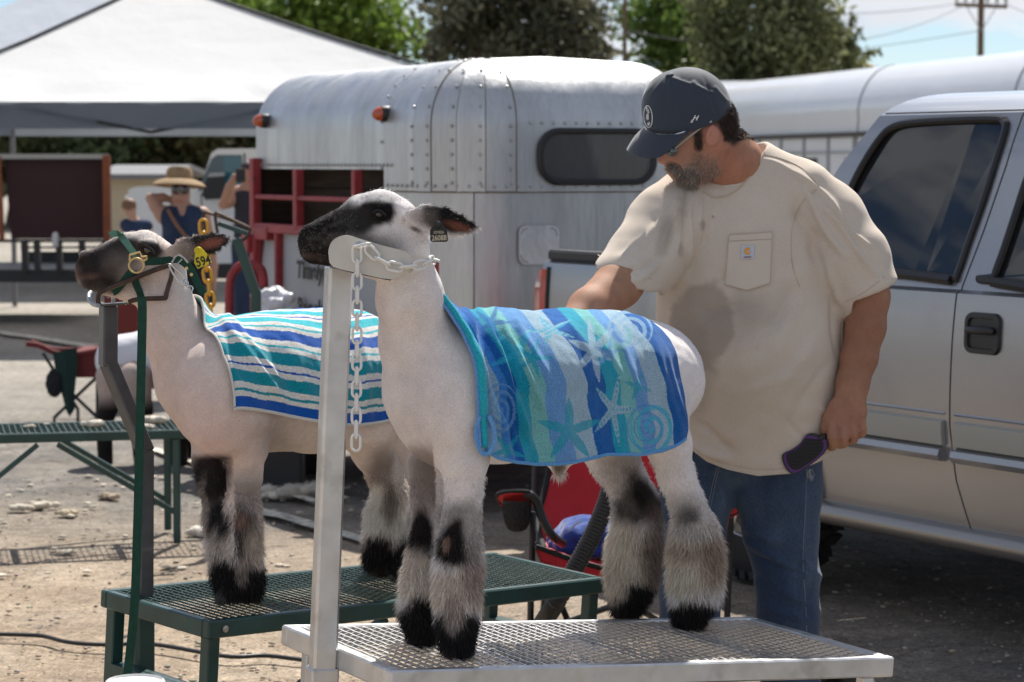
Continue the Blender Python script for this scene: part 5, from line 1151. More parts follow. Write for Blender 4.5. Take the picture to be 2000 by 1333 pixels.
ytr = S2(700, 830, -.09)[1]; ytrf = S2(760, 830, .09)[1]
legs(b, [(722, 820, 66), (728, 880, 40), (752, 925, 34), (764, 960, 30), (750, 1005, 31), (744, 1045, 28), (742, 1085, 26), (742, 1106, 26)], ytr, g3[1])
legs(b, [(770, 850, 50), (785, 920, 30), (800, 980, 24), (792, 1040, 26), (785, 1085, 27), (782, 1116, 27)], ytrf, g4[1])
b.chain(head_pts([(178, 527, 31), (205, 521, 40), (245, 511, 50), (285, 508, 46), (318, 524, 44)], HY2), k=.02, ax=Yax, ratio=.8)
b.chain(head_pts([(174, 545, 20), (215, 548, 28), (262, 556, 34), (305, 566, 38)], HY2), k=.02, ax=Yax, ratio=.7)
b.chain(head_pts([(250, 476, 18), (285, 478, 22), (315, 494, 22)], HY2), k=.02, ax=Yax, ratio=1.5)
for sgn in (-1, 1):
    b.ell(PY(290, 483, HY2+sgn*.052), (.030, .016, .020), k=.012)
    b.ell(PY(288, 488, HY2+sgn*.072), (.014, .012, .009), k=.006, sub=True, A=[[1, 0, -.3], [0, 1, 0], [.3, 0, 1]])
    b.ell(PY(160, 510, HY2+sgn*.030), (.012, .014, .008), k=.004, sub=True)
    b.chain([(PY(145, 533, HY2+sgn*.022), .003), (PY(165, 537, HY2+sgn*.036), .003), (PY(195, 538, HY2+sgn*.044), .001)], k=.003, sub=True)
    b.ell(PY(166, 498, HY2+sgn*.018), (.016, .014, .012), k=.01)
b.chain(head_pts([(335, 492, 13), (362, 486, 20), (390, 480, 22), (415, 475, 18), (436, 470, 10), (446, 468, 4)], HY2-.06), k=.012, ax=unit([-.25, 1, .1]), ratio=.32)
b.ell(PY(408, 480, HY2-.083), (.036, .014, .009), k=.006, sub=True, A=[[1, 0, .18], [0, 1, 0], [-.18, 0, 1]])
b.chain(head_pts([(330, 492, 12), (360, 486, 18), (388, 480, 18), (415, 474, 12)], HY2+.08), k=.012, ax=unit([.25, 1, 0]), ratio=.32)
BODY2 = b
sh2 = empty('sheep', (O2+A2*.3)*[1, 1, 0]+[0, 0, .48], label='white sheep with a mottled dark face and yellow ear tag standing on the green stand', cat='sheep')
def paint2(p, V, X, Y_, C):
    hm = (V[:, 1] < 6.5)*1.*(Y_ < 620)
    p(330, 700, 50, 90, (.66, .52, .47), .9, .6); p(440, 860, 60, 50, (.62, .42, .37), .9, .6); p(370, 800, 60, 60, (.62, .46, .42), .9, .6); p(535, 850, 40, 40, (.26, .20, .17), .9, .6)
    p(192, 522, 62, 46, (.026, .022, .021), .4, 1, mask=hm); p(215, 500, 46, 26, (.018, .016, .016), .5, .9, -28, mask=hm); p(235, 490, 50, 30, (.035, .03, .03), .4, .95, -15, mask=hm); p(245, 515, 40, 26, (.13, .11, .10), .7, .8, mask=hm); p(288, 486, 34, 22, (.035, .028, .026), .4, 1, 15, mask=hm)
    p(165, 515, 24, 14, (.02, .017, .017), .5, .9, mask=hm); p(148, 527, 10, 10, (.30, .22, .20), .6, .9, mask=hm); p(165, 540, 26, 7, (.16, .10, .085), .6, .9, mask=hm); p(190, 560, 44, 14, (.035, .028, .026), .6, .9, mask=hm); p(165, 520, 22, 20, (.03, .025, .024), .5, .8, mask=hm); p(270, 545, 30, 22, (.30, .25, .22), .8, .7, mask=hm); p(280, 462, 40, 9, (.5, .45, .42), .6, .9, 8, mask=hm)
    p(400, 480, 62, 26, (.035, .03, .028), .25, 1, -14, mask=hm); p(352, 488, 22, 18, (.40, .32, .28), .6, .9, mask=hm); p(372, 498, 20, 12, (.28, .22, .19), .7, .8, mask=hm); p(412, 476, 24, 8, (.30, .10, .075), .6, .95, -15, mask=hm)
    nr_ = (V[:, 0] > (g1[0]+g2[0])/2+.004)*1.*(X < 600); fr_ = (1-nr_)*(X < 600)*smooth01((Y_-882)/16)
    p(408, 930, 46, 70, (.035, .028, .028), .4, 1, mask=fr_); p(400, 975, 24, 40, (.24, .21, .19), .6, .8, mask=fr_*(X < 405)); p(428, 1020, 26, 36, (.03, .027, .027), .4, 1, mask=fr_); p(424, 1065, 14, 36, (.42, .38, .34), .5, .9, mask=fr_); p(444, 1150, 40, 60, BLK, .2, 1, mask=fr_)
    p(476, 965, 44, 40, (.24, .21, .20), .6, .9, mask=nr_); p(470, 1040, 36, 50, (.06, .052, .05), .4, .95, mask=nr_); p(465, 1012, 18, 14, (.20, .12, .09), .5, .9, mask=nr_); p(495, 1060, 16, 34, (.48, .40, .33), .5, .9, mask=nr_); p(450, 1075, 10, 34, (.5, .47, .43), .5, .9, mask=nr_); p(482, 1155, 50, 60, BLK, .2, 1, mask=nr_); p(470, 1110, 12, 26, (.30, .25, .22), .5, .8, mask=nr_)
    rr = (X >= 600)*1.*(Y_ > 860)
    p(745, 925, 30, 50, (.14, .11, .10), .6, .8, mask=rr); p(735, 1000, 30, 50, (.72, .67, .60), .4, 1, mask=rr); p(765, 985, 18, 40, (.12, .10, .09), .5, .9, mask=rr); p(785, 930, 16, 40, (.50, .44, .38), .6, .8, mask=rr); p(790, 1020, 24, 36, (.70, .65, .58), .5, .9, mask=rr); p(742, 1095, 44, 52, BLK, .2, 1, mask=rr*(X < 765)); p(785, 1105, 30, 58, BLK, .2, 1, mask=rr*(X >= 765))
V2, Q2, N2, C2, X2, Y2 = sheepbody(sh2, b, .0062, paint2, (.70, .59, .535))
fleece(sh2, V2, N2, C2, X2, Y2, [
    ((Y2 > 960) & (Y2 < 1165) & (X2 < 600), 22000, .023, cdn, .5), ((Y2 > 925) & (Y2 < 1110) & (X2 > 680), 16000, .022, cdn, .45), ((Y2 > 900) & (Y2 < 960) & (X2 < 440), 3500, .016, (-.4, 0, -1), .5),
    ((X2 > 345) & (X2 < 470) & (Y2 < 520) & (Y2 > 440), 5000, .008, (1, 0, .2), .5), ((X2 < 320) & (Y2 < 590), 6000, .004, (.6, 0, -.4), .5)], rs, width=.0015)
hooves(sh2, (g1, g2, g3, g4), SG, 36)
for s_ in (-1, 1): MB().lathe(PY(288, 488, HY2+s_*.0675), (0, s_, 0), [(.0115, -.008), (.0105, .0), (.008, .004), (.003, .0055), (.0, .006)], 16).build('eye', eyem, sh2, smooth=True)
MB().tube(crom([PY(x, y, HY2-.076) for x, y in [(272, 483), (280, 480), (289, 483), (297, 490), (301, 497)]], 4), .004, 6).build('eyelid', eyl, sh2, smooth=True)
yel = material('tag_yellow', (.75, .60, .02), .45); ty = HY2-.10
tg = MB(); tg.prism([PY(x, y, ty) for x, y in cz([(1455, 385), (1475, 362), (1495, 355), (1520, 362), (1605, 450), (1633, 515), (1478, 588), (1438, 520)])], (0, .003, 0)); tg.lathe(PY(386.5, 489.5, ty), (0, -1, 0), [(.009, -.02), (.009, .002), (.0065, .004), (.006, .001), (.003, .001), (.002, .006)], 14); tgo = tg.build('ear_tag', yel, sh2)
text_mesh('print', '594', tagk, flat_basis(397, 511, ty-.001, 14), .033, .0004, tgo, bold=.0006, sx=.75)
# ================================================================== TOWELS
from mathutils.bvhtree import BVHTree
terry = material('terry_cloth', attr=True, rough=.97, spec=.05, sheen=.35, fine=(.34, 330), bump=1.0, bscale=420, bdist=.003)
hemm = material('towel_hem', (.62, .60, .57), .95, bump=.8, bscale=400)
class Drape:
    def __init__(s, solid, O, A, B, zc, t0, t1, off=.008, rmax=.23, sm=2):
        nt, na = 70, 61; s.O, s.A, s.B = O, A, B; ts = np.linspace(t0, t1, nt); an = np.radians(np.linspace(-115, 115, na))
        C = (O+A*ts[:, None])[:, None]+np.array([0, 0, zc]); D = (np.sin(an)[:, None]*-B+np.cos(an)[:, None]*np.array([0, 0, 1.]))[None]
        lo = np.full((nt, na), .05); hi = np.full((nt, na), rmax)
        for _ in range(16):
            m = (lo+hi)/2; v = solid((C+D*m[..., None]).reshape(-1, 3)).reshape(nt, na)-off; lo = np.where(v < 0, m, lo); hi = np.where(v < 0, hi, m)
        r = (lo+hi)/2
        for _ in range(sm): r[1:-1] = (r[:-2]+2*r[1:-1]+r[2:])/4
        w_ = r*np.sin(an); z = zc+r*np.cos(an); s.ts = ts; s.tab = []; L_ = np.linspace(-.55, .55, 221)
        mid = na//2
        for i in range(nt):
            out = []
            for sg in (1, -1):
                ww = [0]; zz = [z[i, mid]]; wm = 0
                for k in range(1, mid+1):
                    q = mid+sg*k; wq = w_[i, q]*sg
                    if wq < wm: break
                    wm = wq; ww.append(wq); zz.append(z[i, q])
                for h_ in np.linspace(.02, .6, 12): ww.append(wm+.02*math.sin(min(h_*5, 1.5))*0+.0); zz.append(zz[len(ww)-1-1] if False else zz[-1]-.05)
                ar = np.concatenate([[0], np.cumsum(np.hypot(np.diff(ww), np.diff(zz)))]); out.append((np.array(ww)*sg, np.array(zz), ar))
            l = np.abs(L_); W_ = np.where(L_ >= 0, np.interp(l, out[0][2], out[0][0]), np.interp(l, out[1][2], out[1][0])); Z_ = np.where(L_ >= 0, np.interp(l, out[0][2], out[0][1]), np.interp(l, out[1][2], out[1][1]))
            s.tab.append(np.stack([W_, Z_], 1))
        s.tab = np.array(s.tab); s.L = L_
        for _ in range(4): s.tab[1:-1] = (s.tab[:-2]+2*s.tab[1:-1]+s.tab[2:])/4
        for _ in range(2): s.tab[:, 1:-1] = (s.tab[:, :-2]+2*s.tab[:, 1:-1]+s.tab[:, 2:])/4
    def __call__(s, t, l):
        t, l = np.broadcast_arrays(t, l); ft = np.clip((t-s.ts[0])/(s.ts[-1]-s.ts[0])*(len(s.ts)-1), 0, len(s.ts)-1.001); fl = np.clip((l+.55)/1.1*220, 0, 219.999)
        i, j = ft.astype(int), fl.astype(int); a, b = (ft-i)[..., None], (fl-j)[..., None]
        q = s.tab[i, j]*(1-a)*(1-b)+s.tab[i+1, j]*a*(1-b)+s.tab[i, j+1]*(1-a)*b+s.tab[i+1, j+1]*a*b
        return s.O+s.A*t[..., None]-s.B*q[..., :1]+np.array([0, 0, 1.])*q[..., 1:]
def towel(name, D, t0, t1, ybot, Lfar, NU, NV, ridges, colorf, root_kw, thick=.006, front=None, amp=.003, seed=1):
    u = np.linspace(0, 1, NU); ts = t0+(t1-t0)*u; ln = np.zeros(NU); ls = np.linspace(.02, .5, 200)
    for i, t in enumerate(ts):
        P = D(np.full(200, t), ls); x, y = project(P); k = np.where(y >= np.interp(x, *ybot))[0]; ln[i] = ls[k[0]] if len(k) else .45
    ln = np.convolve(np.pad(ln, 4, 'edge'), np.ones(9)/9, 'valid')
    v = np.linspace(0, 1, NV); Lm = -Lfar+(ln[:, None]+Lfar)*v[None]; T = np.repeat(ts[:, None], NV, 1)
    if front is not None: T = T+front(v)[None]*(1-u[:, None])**2
    P = D(T, Lm); e1 = np.gradient(P, axis=0); e2 = np.gradient(P, axis=1); Nn = np.cross(e1, e2); Nn /= np.linalg.norm(Nn, axis=2)[..., None]
    c = np.mean(P, (0, 1)); 
    if np.sum((P-c)*Nn) < 0: Nn = -Nn
    x, y = project(P); d = amp*(vnoise(P, 9, seed)+.5*vnoise(P, 22, seed+1)+.25*vnoise(P, 50, seed+2))
    nearm = (Lm > -.03)
    for x0, y0, x1, y1, wd, h_ in ridges:
        dx, dy = x1-x0, y1-y0; L2 = dx*dx+dy*dy; q = ((x-x0)*dx+(y-y0)*dy)/L2; per = np.abs((x-x0)*dy-(y-y0)*dx)/math.sqrt(L2)
        d = d+1.35*h_*np.exp(-(per/(wd*1.25))**2)*smooth01((q+.12)/.3)*smooth01((1.12-q)/.3)*nearm
    P = P+Nn*d[..., None]
    # cloth leaves the body a little towards its free lower edge
    P = P-D.B*(.010*smooth01((v-.8)/.2)*(.6+.8*np.sin(u*11+seed)[:, None]))[..., None]
    x, y = project(P); C = colorf(x, y, Lm, ln[:, None]-Lm, T, u[:, None]+0*Lm)
    P2 = P-Nn*thick; n = NU*NV; ii = np.arange(n).reshape(NU, NV)
    Fq = np.stack([ii[:-1, :-1], ii[1:, :-1], ii[1:, 1:], ii[:-1, 1:]], -1).reshape(-1, 4); F2 = Fq[:, ::-1]+n; E = []
    for a in (ii[:, 0], ii[:, -1], ii[0], ii[-1]): E.append(np.stack([a[:-1], a[1:], a[1:]+n, a[:-1]+n], 1))
    Cc = np.clip(C.reshape(-1, 3), .01, .9)
    o = mesh(name, np.concatenate([P.reshape(-1, 3), P2.reshape(-1, 3)]), np.concatenate([Fq, F2]+E), terry, None, col=np.concatenate([Cc, Cc]))
    tag(o, **root_kw); return o, P, Nn, C
D1 = Drape(BODY1, O1, A1, B1, 1.085, -.13, 1.10, rmax=.27)
TE, LB, PW, DB, SF, PG_, LG = lin('#1f9fb5'), lin('#7fc6dd'), lin('#6c9bd2'), lin('#0d55a5'), lin('#7fbfb8'), lin('#95b4cc'), lin('#a9c0cd')
CY, MB_ = lin('#35b5cf'), lin('#3f7fd0')
bandx = [(880, LB), (946, PG_), (972, MB_), (988, DB), (1006, TE), (1032, SF), (1064, PW), (1106, LG), (1148, DB), (1184, TE), (1214, SF), (1241, PW), (1266, LG), (1303, DB), (1360, DB)]
def starm(x, y, cx, cy, R, n, rot, inner=.22, p=1.6, sx=1.0, sy=1.0):
    dx, dy = (x-cx)/sx, (y-cy)/sy; r = np.hypot(dx, dy); a = np.arctan2(dy, dx)-math.radians(rot); t = np.abs(((a*n/(2*math.pi)) % 1)-.5)*2
    return r < R*(inner+(1-inner)*t**(p*1.6))
def spiral(x, y, cx, cy, turns, gap, wd, rot=0, sx=1.0):
    dx, dy = (x-cx)/sx, y-cy; r = np.hypot(dx, dy); a = (np.arctan2(dy, dx)+math.radians(rot))/(2*math.pi) % 1; k = (r/gap-a); return (np.abs(k-np.round(k)) < wd) & (r < gap*turns)
def col1(x, y, L_, fromb, T, u):
    xb = np.array([b[0] for b in bandx]); cols = np.array([b[1] for b in bandx]); up = np.clip((760-y)/150., -1, 1.1)
    # print bands run with the cloth, position measured on the near flank
    xe = x+np.where(up > 0, 62*up**1.3+26*up**3, 18*up)+2.5*np.sin(y*.035+x*.01)+1.5*np.sin(y*.09)
    xe = np.where(L_ < 0, xe+8*np.sin(L_*40), xe); k = np.clip(np.searchsorted(xb, xe)-1, 0, len(xb)-1); C = cols[k].copy()
    def put(m, c, a=1.0): C[m] = C[m]*(1-a)+np.array(c)*a
    near = L_ > -.02
    put(starm(x, y, 1112, 842, 66, 5, 35+18, .22, p=1.1) & near, TE, .8); put(starm(x, y, 1010, 690, 60, 5, 10, .2) & near, CY, .6); put(starm(x, y, 1040, 700, 42, 5, 70, .2) & near, TE, .8)
    put(starm(x, y, 1160, 685, 66, 6, 18, .26, p=1.1, sx=.8) & near, LG, .85); put(starm(x, y, 1190, 690, 34, 5, 60, .25) & near, PW, .8)
    m = starm(x, y, 1197, 800, 60, 5, 0, .22, sx=.72, sy=1.25) & near; put(m, LG, .85); rr = np.hypot((x-1197)/.72, (y-800)/1.25); aa = np.arctan2((y-800)/1.25, (x-1197)/.72); put(m & ((rr % 9) < 4.5) & (np.abs(((aa*5/6.283) % 1)-.5) > .44), TE, .9)
    put(starm(x, y, 1075, 645, 44, 5, 30, .25, sx=1.3, sy=.7) & near, CY, .75); m = starm(x, y, 1075, 645, 44, 5, 30, .25, sx=1.3, sy=.7); put(m & (((x*.5+y) % 9) < 4), LG, .8)
    put(spiral(x, y, 1274, 835, 2.6, 21, .22, 40, .8) & near, CY, .85); put(spiral(x, y, 1262, 838, 3.2, 15, .12, 120, .85) & near, MB_, .6); put(spiral(x, y, 1228, 645, 3, 13, .25, 0, 1.2) & near, PG_, .8); put(spiral(x, y, 978, 800, 3, 17, .24, 90, .7) & near, PW, .85)
    put((np.abs(x-(1215+14*np.sin(y*.06))) < 5) & (y > 640) & (y < 760), SF, .7); put(starm(x, y, 960, 630, 40, 5, 0, .25) & near, DB, .7); put(starm(x, y, 990, 880, 40, 5, 20, .25) & near, TE, .8); put(starm(x, y, 1245, 755, 30, 4, 20, .3) & near, TE, .7)
    worn = .06*vnoise(np.stack([x, y, 0*x], -1), .05, 3)[..., None]; C = C*(1+worn)
    C = C*.84+np.array([.02, .27, .52])*.16
    return C*.97
yb1 = ([930, 950, 965, 1000, 1050, 1090, 1130, 1180, 1240, 1290, 1320, 1340], [868, 884, 893, 901, 906, 906, 900, 886, 887, 881, 869, 850])
rid1 = [(905, 606, 985, 870, 9, .022), (935, 612, 1030, 860, 8, .020), (968, 615, 1058, 800, 7, .014), (1000, 618, 1070, 740, 7, .007), (885, 600, 950, 820, 8, .010), (1160, 620, 1225, 760, 8, .005), (1190, 618, 1265, 800, 8, .006), (1275, 650, 1330, 860, 9, .007), (1300, 680, 1338, 840, 5, .005), (1080, 800, 1110, 905, 14, .006), (1100, 620, 1160, 700, 8, .005), (920, 640, 1005, 890, 6, -.010), (960, 640, 1010, 760, 5, -.006)]
def tsolve(D, px, py):
    best = None
    for t in np.linspace(D.ts[0], D.ts[-1], 300):
        P = D(np.full(120, t), np.linspace(0, .45, 120)); x, y = project(P); k = np.argmin(np.abs(y-py)); e = abs(x[k]-px)
        if best is None or e < best[0]: best = (e, t)
    return best[1]
ta, tb_ = tsolve(D1, 938, 850), tsolve(D1, 1337, 850)
tw1, P1, NN1, CC1 = towel('towel', D1, ta, tb_, yb1, .27, 300, 300, rid1, col1, dict(label='blue and turquoise beach towel with starfish and shells draped over the nearer sheep', cat='towel', group='towels draped over the sheep'), front=lambda v: -.055*np.exp(-((v-.44)/.13)**2)+.0*v, amp=.0055)
def rolledge(P, rows, rad, col, name, parent, sh=0.0):
    E = [P[0][j]+np.array([-.0, -.004, 0]) for j in rows]; m = MB(); m.tube(E, [rad(k/(len(E)-1)) for k in range(len(E))], 10)
    o = mesh(name, m.v, m.f, terry, parent, smooth=True, col=np.tile(np.array(col), (len(m.v), 1))); return o
js = list(range(120, 300, 3))
rolledge(P1, js, lambda k: .006+.007*math.sin(k*2.6)**2, lin('#2fb0c4'), 'rolled_edge', tw1)
m = MB(); E = [P1[0][j]+np.array([-.010+.0*j, -.013, .0]) for j in range(120, 300, 3)]; m.tube(E, [.0035]*len(E), 6); mesh('hem', m.v, m.f, terry, tw1, smooth=True, col=np.tile(np.array(lin('#6f9fe0')), (len(m.v), 1)))
m = MB(); m.tube([PY(x, y, P1[0][-1][1]-.012) for x, y in crom([(937, 812), (930, 840), (932, 866), (942, 886), (956, 884), (966, 862), (964, 836), (955, 812)], 4)], .005, 7); mesh('hem_loop', m.v, m.f, terry, tw1, smooth=True, col=np.tile(np.array(lin('#6fa6e0')), (len(m.v), 1)))
for row, nm in ((-1, 'hem'),):
    m = MB(); m.tube([P1[i][-1] for i in range(0, 300, 4)], .0042, 6); mesh(nm, m.v, m.f, terry, tw1, smooth=True, col=np.tile(np.array(lin('#5f9fd8')), (len(m.v), 1)))

D2 = Drape(BODY2, O2, A2, B2, 1.05, -.16, 1.0, rmax=.27, off=.015)
BL, WH, TL_, LT = lin('#1557ad'), lin('#e2ddd6'), lin('#0f8f9f'), lin('#3fb9c4')
st = [(0, BL), (.028, WH), (.040, TL_), (.047, WH), (.062, TL_), (.092, WH), (.107, BL), (.112, WH), (.128, TL_), (.160, WH), (.174, LT), (.180, WH), (.196, BL), (.228, WH), (.240, LT), (.247, WH), (.262, LT), (.292, WH), (.304, BL), (.309, WH), (.322, LT), (.352, WH), (.366, LT), (.372, WH), (.386, BL), (.418, WH), (.43, LT), (.437, WH), (.45, TL_), (.48, WH), (.50, TL_), (.53, WH), (.55, BL), (.56, WH), (.57, TL_), (.6, WH), (.62, BL), (.66, WH)]
def col2(x, y, L_, fromb, T, u):
    e = fromb+.0015*np.sin(T*60); k = np.clip(np.searchsorted([s_[0] for s_ in st], e)-1, 0, len(st)-1); return np.array([s_[1] for s_ in st])[k]
yb2 = ([430, 445, 470, 500, 540, 580, 620, 660, 700, 745, 800], [796, 796, 796, 799, 806, 815, 823, 828, 829, 824, 810])
rid2 = [(425, 618, 560, 790, 8, .012), (440, 616, 545, 740, 6, .010), (420, 640, 470, 760, 7, .006), (560, 650, 620, 830, 12, .006), (500, 640, 600, 800, 7, -.003), (500, 625, 700, 670, 9, .004), (650, 640, 660, 820, 9, .005), (700, 640, 720, 820, 8, .006)]
ta, tb_ = tsolve(D2, 448, 790), tsolve(D2, 745, 700)
tw2, P2, NN2, CC2 = towel('towel', D2, ta, min(tb_+.10, .98), yb2, .40, 280, 340, rid2, col2, dict(label='blue teal and white striped towel draped over the farther sheep', cat='towel', group='towels draped over the sheep'), seed=9, amp=.006, front=lambda v: np.interp(v, [0, .16, .34, .46, .6, .8, 1], [.07, .09, .105, .095, .055, .01, 0]))
m = MB(); m.tube([P2[i][-1] for i in range(0, 280, 3)], .0045, 6); m.build('hem', hemm, tw2, smooth=True)
m = MB(); m.tube([P2[0][j]+np.array([0, -.002, 0]) for j in range(0, 340, 4)], .003, 6); m.build('hem', hemm, tw2, smooth=True)

# ================================================================== TACK: chains, halter, lead
def chain(name, path, link, wd, rad, mat, label, cat='chain', start=0):
    """path: points; links are separate parts sharing one mesh"""
    P = crom(path, 40); seg = np.concatenate([[0], np.cumsum([np.linalg.norm(P[i+1]-P[i]) for i in range(len(P)-1)])]); n = int(seg[-1]/link); root = empty(name, P[-1], label=label, cat=cat)
    hl = link*.62; a = wd/2; pts = []
    for k in range(7): t = math.pi*k/6; pts.append(np.array([a*math.cos(t), hl-a+a*math.sin(t), 0]))
    for k in range(7): t = math.pi+math.pi*k/6; pts.append(np.array([a*math.cos(t), -(hl-a)+a*math.sin(t), 0]))
    mb = MB(); mb.tube(pts, rad, 7, closed=True); first = None
    for i in range(n):
        s_ = (i+.5)*link; c = np.array([np.interp(s_, seg, [p[k] for p in P]) for k in range(3)]); q = np.array([np.interp(s_+.004, seg, [p[k] for p in P]) for k in range(3)]); d = unit(q-c)
        s0 = unit(np.cross(d, (0, 1., .001))) ; s1 = np.cross(d, s0); xv = s0 if (i+start) % 2 == 0 else unit(s0*.25+s1)
        M = Matrix.Identity(4); zv = np.cross(xv, d)
        for r in range(3): M[r][0], M[r][1], M[r][2], M[r][3] = xv[r], d[r], zv[r], c[r]-root.location[r]
        if first is None: first = mesh('link', mb.v, mb.f, mat, None, smooth=True); o = first
        else: o = first.copy(); COL.objects.link(o)
        o.parent = root; o.matrix_basis = M
    return root
wpl = material('white_plastic', (.78, .77, .74), .35, coat=.2, var=.04); ypl = material('yellow_plastic', (.62, .32, .008), .35, coat=.2); steel = material('steel', (.6, .6, .6), .22, metal=1.0)
cY = 5.305
z1 = lambda x, y: (x/4.76+560, y/4.76+340)
chain('plastic_chain', [PY(x, y, cY) for x, y in [(697, 484), (697.5, 520), (697.5, 600), (697, 700), (696, 800), (695, 897)]], .0292, .0185, .0031, wpl, 'white plastic chain hanging straight down beside the aluminium post')
chain('plastic_chain', [PY(*z1(x, y), cY+d) for x, y, d in [(640, 695, .0), (720, 665, 0), (770, 710, 0), (830, 770, 0), (900, 820, 0), (1000, 862, 0), (1080, 868, .0), (1160, 862, .0), (1230, 850, .01), (1300, 828, .03), (1368, 800, .08), (1380, 798, .14)]], .0292, .0185, .0031, wpl, 'white plastic chain looped round the neck of the nearer sheep', start=1)
chain('plastic_chain', [PY(x, y, 9.3) for x, y in [(397, 432), (399, 470), (403, 520), (408, 560), (413, 618), (416, 680)]], .046, .030, .0058, ypl, 'yellow plastic chain hanging behind the ear of the farther sheep')
# halter of green webbing on the farther sheep
web = material('green_webbing', (.006, .052, .034), .8, bump=.9, bscale=260, var=.2, vscale=60); webl = material('faded_webbing', (.10, .23, .18), .9, bump=.9, bscale=260, var=.25, vscale=80)
bv2 = BVHTree.FromPolygons([tuple(v) for v in V2], [tuple(int(i) for i in q) for q in Q2])
bv1 = BVHTree.FromPolygons([tuple(v) for v in V1], [tuple(int(i) for i in q) for q in Q1])
def on(bv, px, py, off=.003, Yd=None):
    d = ray(px, py); h_ = bv.ray_cast(Vector(EYE), Vector(unit(d)))
    if h_[0] is None or (Yd and abs(h_[0][1]-Yd) > .25): return PY(px, py, Yd) if Yd else None
    return np.array(h_[0])+np.array(h_[1])*off*(1 if h_[1][1] < 0 else -1)
hal = empty('halter', PY(265, 600, 6.1), label='green webbing halter on the head of the farther sheep', cat='halter')
def strap(name, L_, wd, mat, parent, Yd=None, off=.004, bv=bv2, th=.0025, n=5, snap=True):
    q = crom([np.array([x, y, 0.]) for x, y in L_], n); P = [on(bv, p[0], p[1], off, Yd) if snap else PY(p[0], p[1], Yd) for p in q]
    P = [np.array(p) for p in P]
    for _ in range(3): P = [P[0]]+[(P[i-1]+2*P[i]+P[i+1])/4 for i in range(1, len(P)-1)]+[P[-1]]
    m = MB(); G = []; Gb = []
    for i in range(len(P)):
        t = unit(P[min(i+1, len(P)-1)]-P[max(i-1, 0)]); s_ = unit(np.cross(t, (0, 1., 0))); G.append([P[i]-s_*wd/2, P[i]+s_*wd/2]); Gb.append([g+np.array([0, th, 0]) for g in G[-1]])
    m.grid(G); m.grid(Gb); m.grid([[g[0] for g in G], [g[0] for g in Gb]]); m.grid([[g[1] for g in G], [g[1] for g in Gb]]); m.grid([G[0], Gb[0]]); m.grid([G[-1], Gb[-1]])
    return m.build(name, mat, parent, smooth=False)
zz_ = lambda L_: cz(L_)
strap('nose_band', zz_([(525, 225), (570, 205), (630, 215), (680, 280), (740, 350), (795, 420), (815, 435)]), .017, webl, hal, 6.13)
strap('cheek_strap', zz_([(905, 512), (980, 505), (1080, 500), (1160, 495), (1230, 490), (1300, 495)]), .0185, web, hal, 6.10)
strap('strap_end', zz_([(1240, 480), (1320, 510), (1400, 590), (1450, 690), (1500, 790), (1545, 860)]), .0185, web, hal, 6.075, snap=False)
strap('chin_strap', zz_([(770, 600), (720, 650), (670, 730), (600, 810), (560, 830)]), .0185, web, hal, 6.12)
strap('throat_strap', zz_([(775, 600), (790, 680), (815, 760), (845, 820), (870, 890)]), .0175, web, hal, 6.10)
strap('lead_strap', [(277, 580), (278, 610), (277, 660), (275, 760), (272, 900), (268, 1040), (263, 1180), (252, 1290), (243, 1380)], .022, web, hal, 6.06, snap=False)
rng = material('brass_ring', (.62, .45, .20), .4, metal=.5)
m = MB(); m.tube([PY(*cz([(x, y)])[0], 6.09) for x, y in [(812+80*math.cos(a), 550+78*math.sin(a)) for a in np.linspace(0, 2*math.pi, 25)[:-1]]], .0026, 7, closed=True); m.tube([PY(*cz([q])[0], 6.09) for q in [(740, 500), (742, 435), (850, 405), (870, 455), (925, 450), (925, 480), (890, 500)]], .0028, 7); m.build('cheek_ring', rng, hal, smooth=True)
m = MB(); m.tube([PY(*cz([q])[0], 6.07) for q in [(1195, 520), (1240, 450), (1275, 435), (1330, 470), (1372, 520)]], .0024, 7); m.tube([PY(*cz([q])[0], 6.065) for q in [(1260, 530), (1310, 480)]], .002, 6); m.build('buckle', bolt, hal, smooth=True)
for q in ((1358, 580), (1410, 648)): MB().lathe(PY(*cz([q])[0], 6.072), (0, -1, 0), [(.0042, 0), (.0042, .002), (.002, .002)], 12).build('eyelet', rng, hal, smooth=True)
sn = empty('snap_chain', PY(*cz([(1300, 700)])[0], 6.07), label='small bright steel snap link hanging from the nose loop beside the neck', cat='snap link')
m = MB(); m.tube(crom([PY(*cz([q])[0], 6.07) for q in [(1170, 545), (1200, 550), (1230, 580), (1290, 630), (1330, 690), (1320, 740), (1290, 740), (1230, 670), (1190, 600)]], 4, closed=True), .0024, 7, closed=True); m.build('snap', steel, sn, smooth=True)
for i, (a, b_) in enumerate((((1310, 710), (1370, 760)), ((1345, 735), (1390, 790)), ((1380, 770), (1412, 830)))):
    A_, B_ = PY(*cz([a])[0], 6.068), PY(*cz([b_])[0], 6.068); d = B_-A_; s_ = unit(np.cross(d, (0, 1., 0)))*.006 if i % 2 == 0 else np.array([0, .006, 0])
    MB().tube(crom([A_, A_+d*.3+s_, A_+d*.7+s_, B_, A_+d*.7-s_, A_+d*.3-s_], 4, closed=True), .0018, 6, closed=True).build('link', steel, sn, smooth=True)
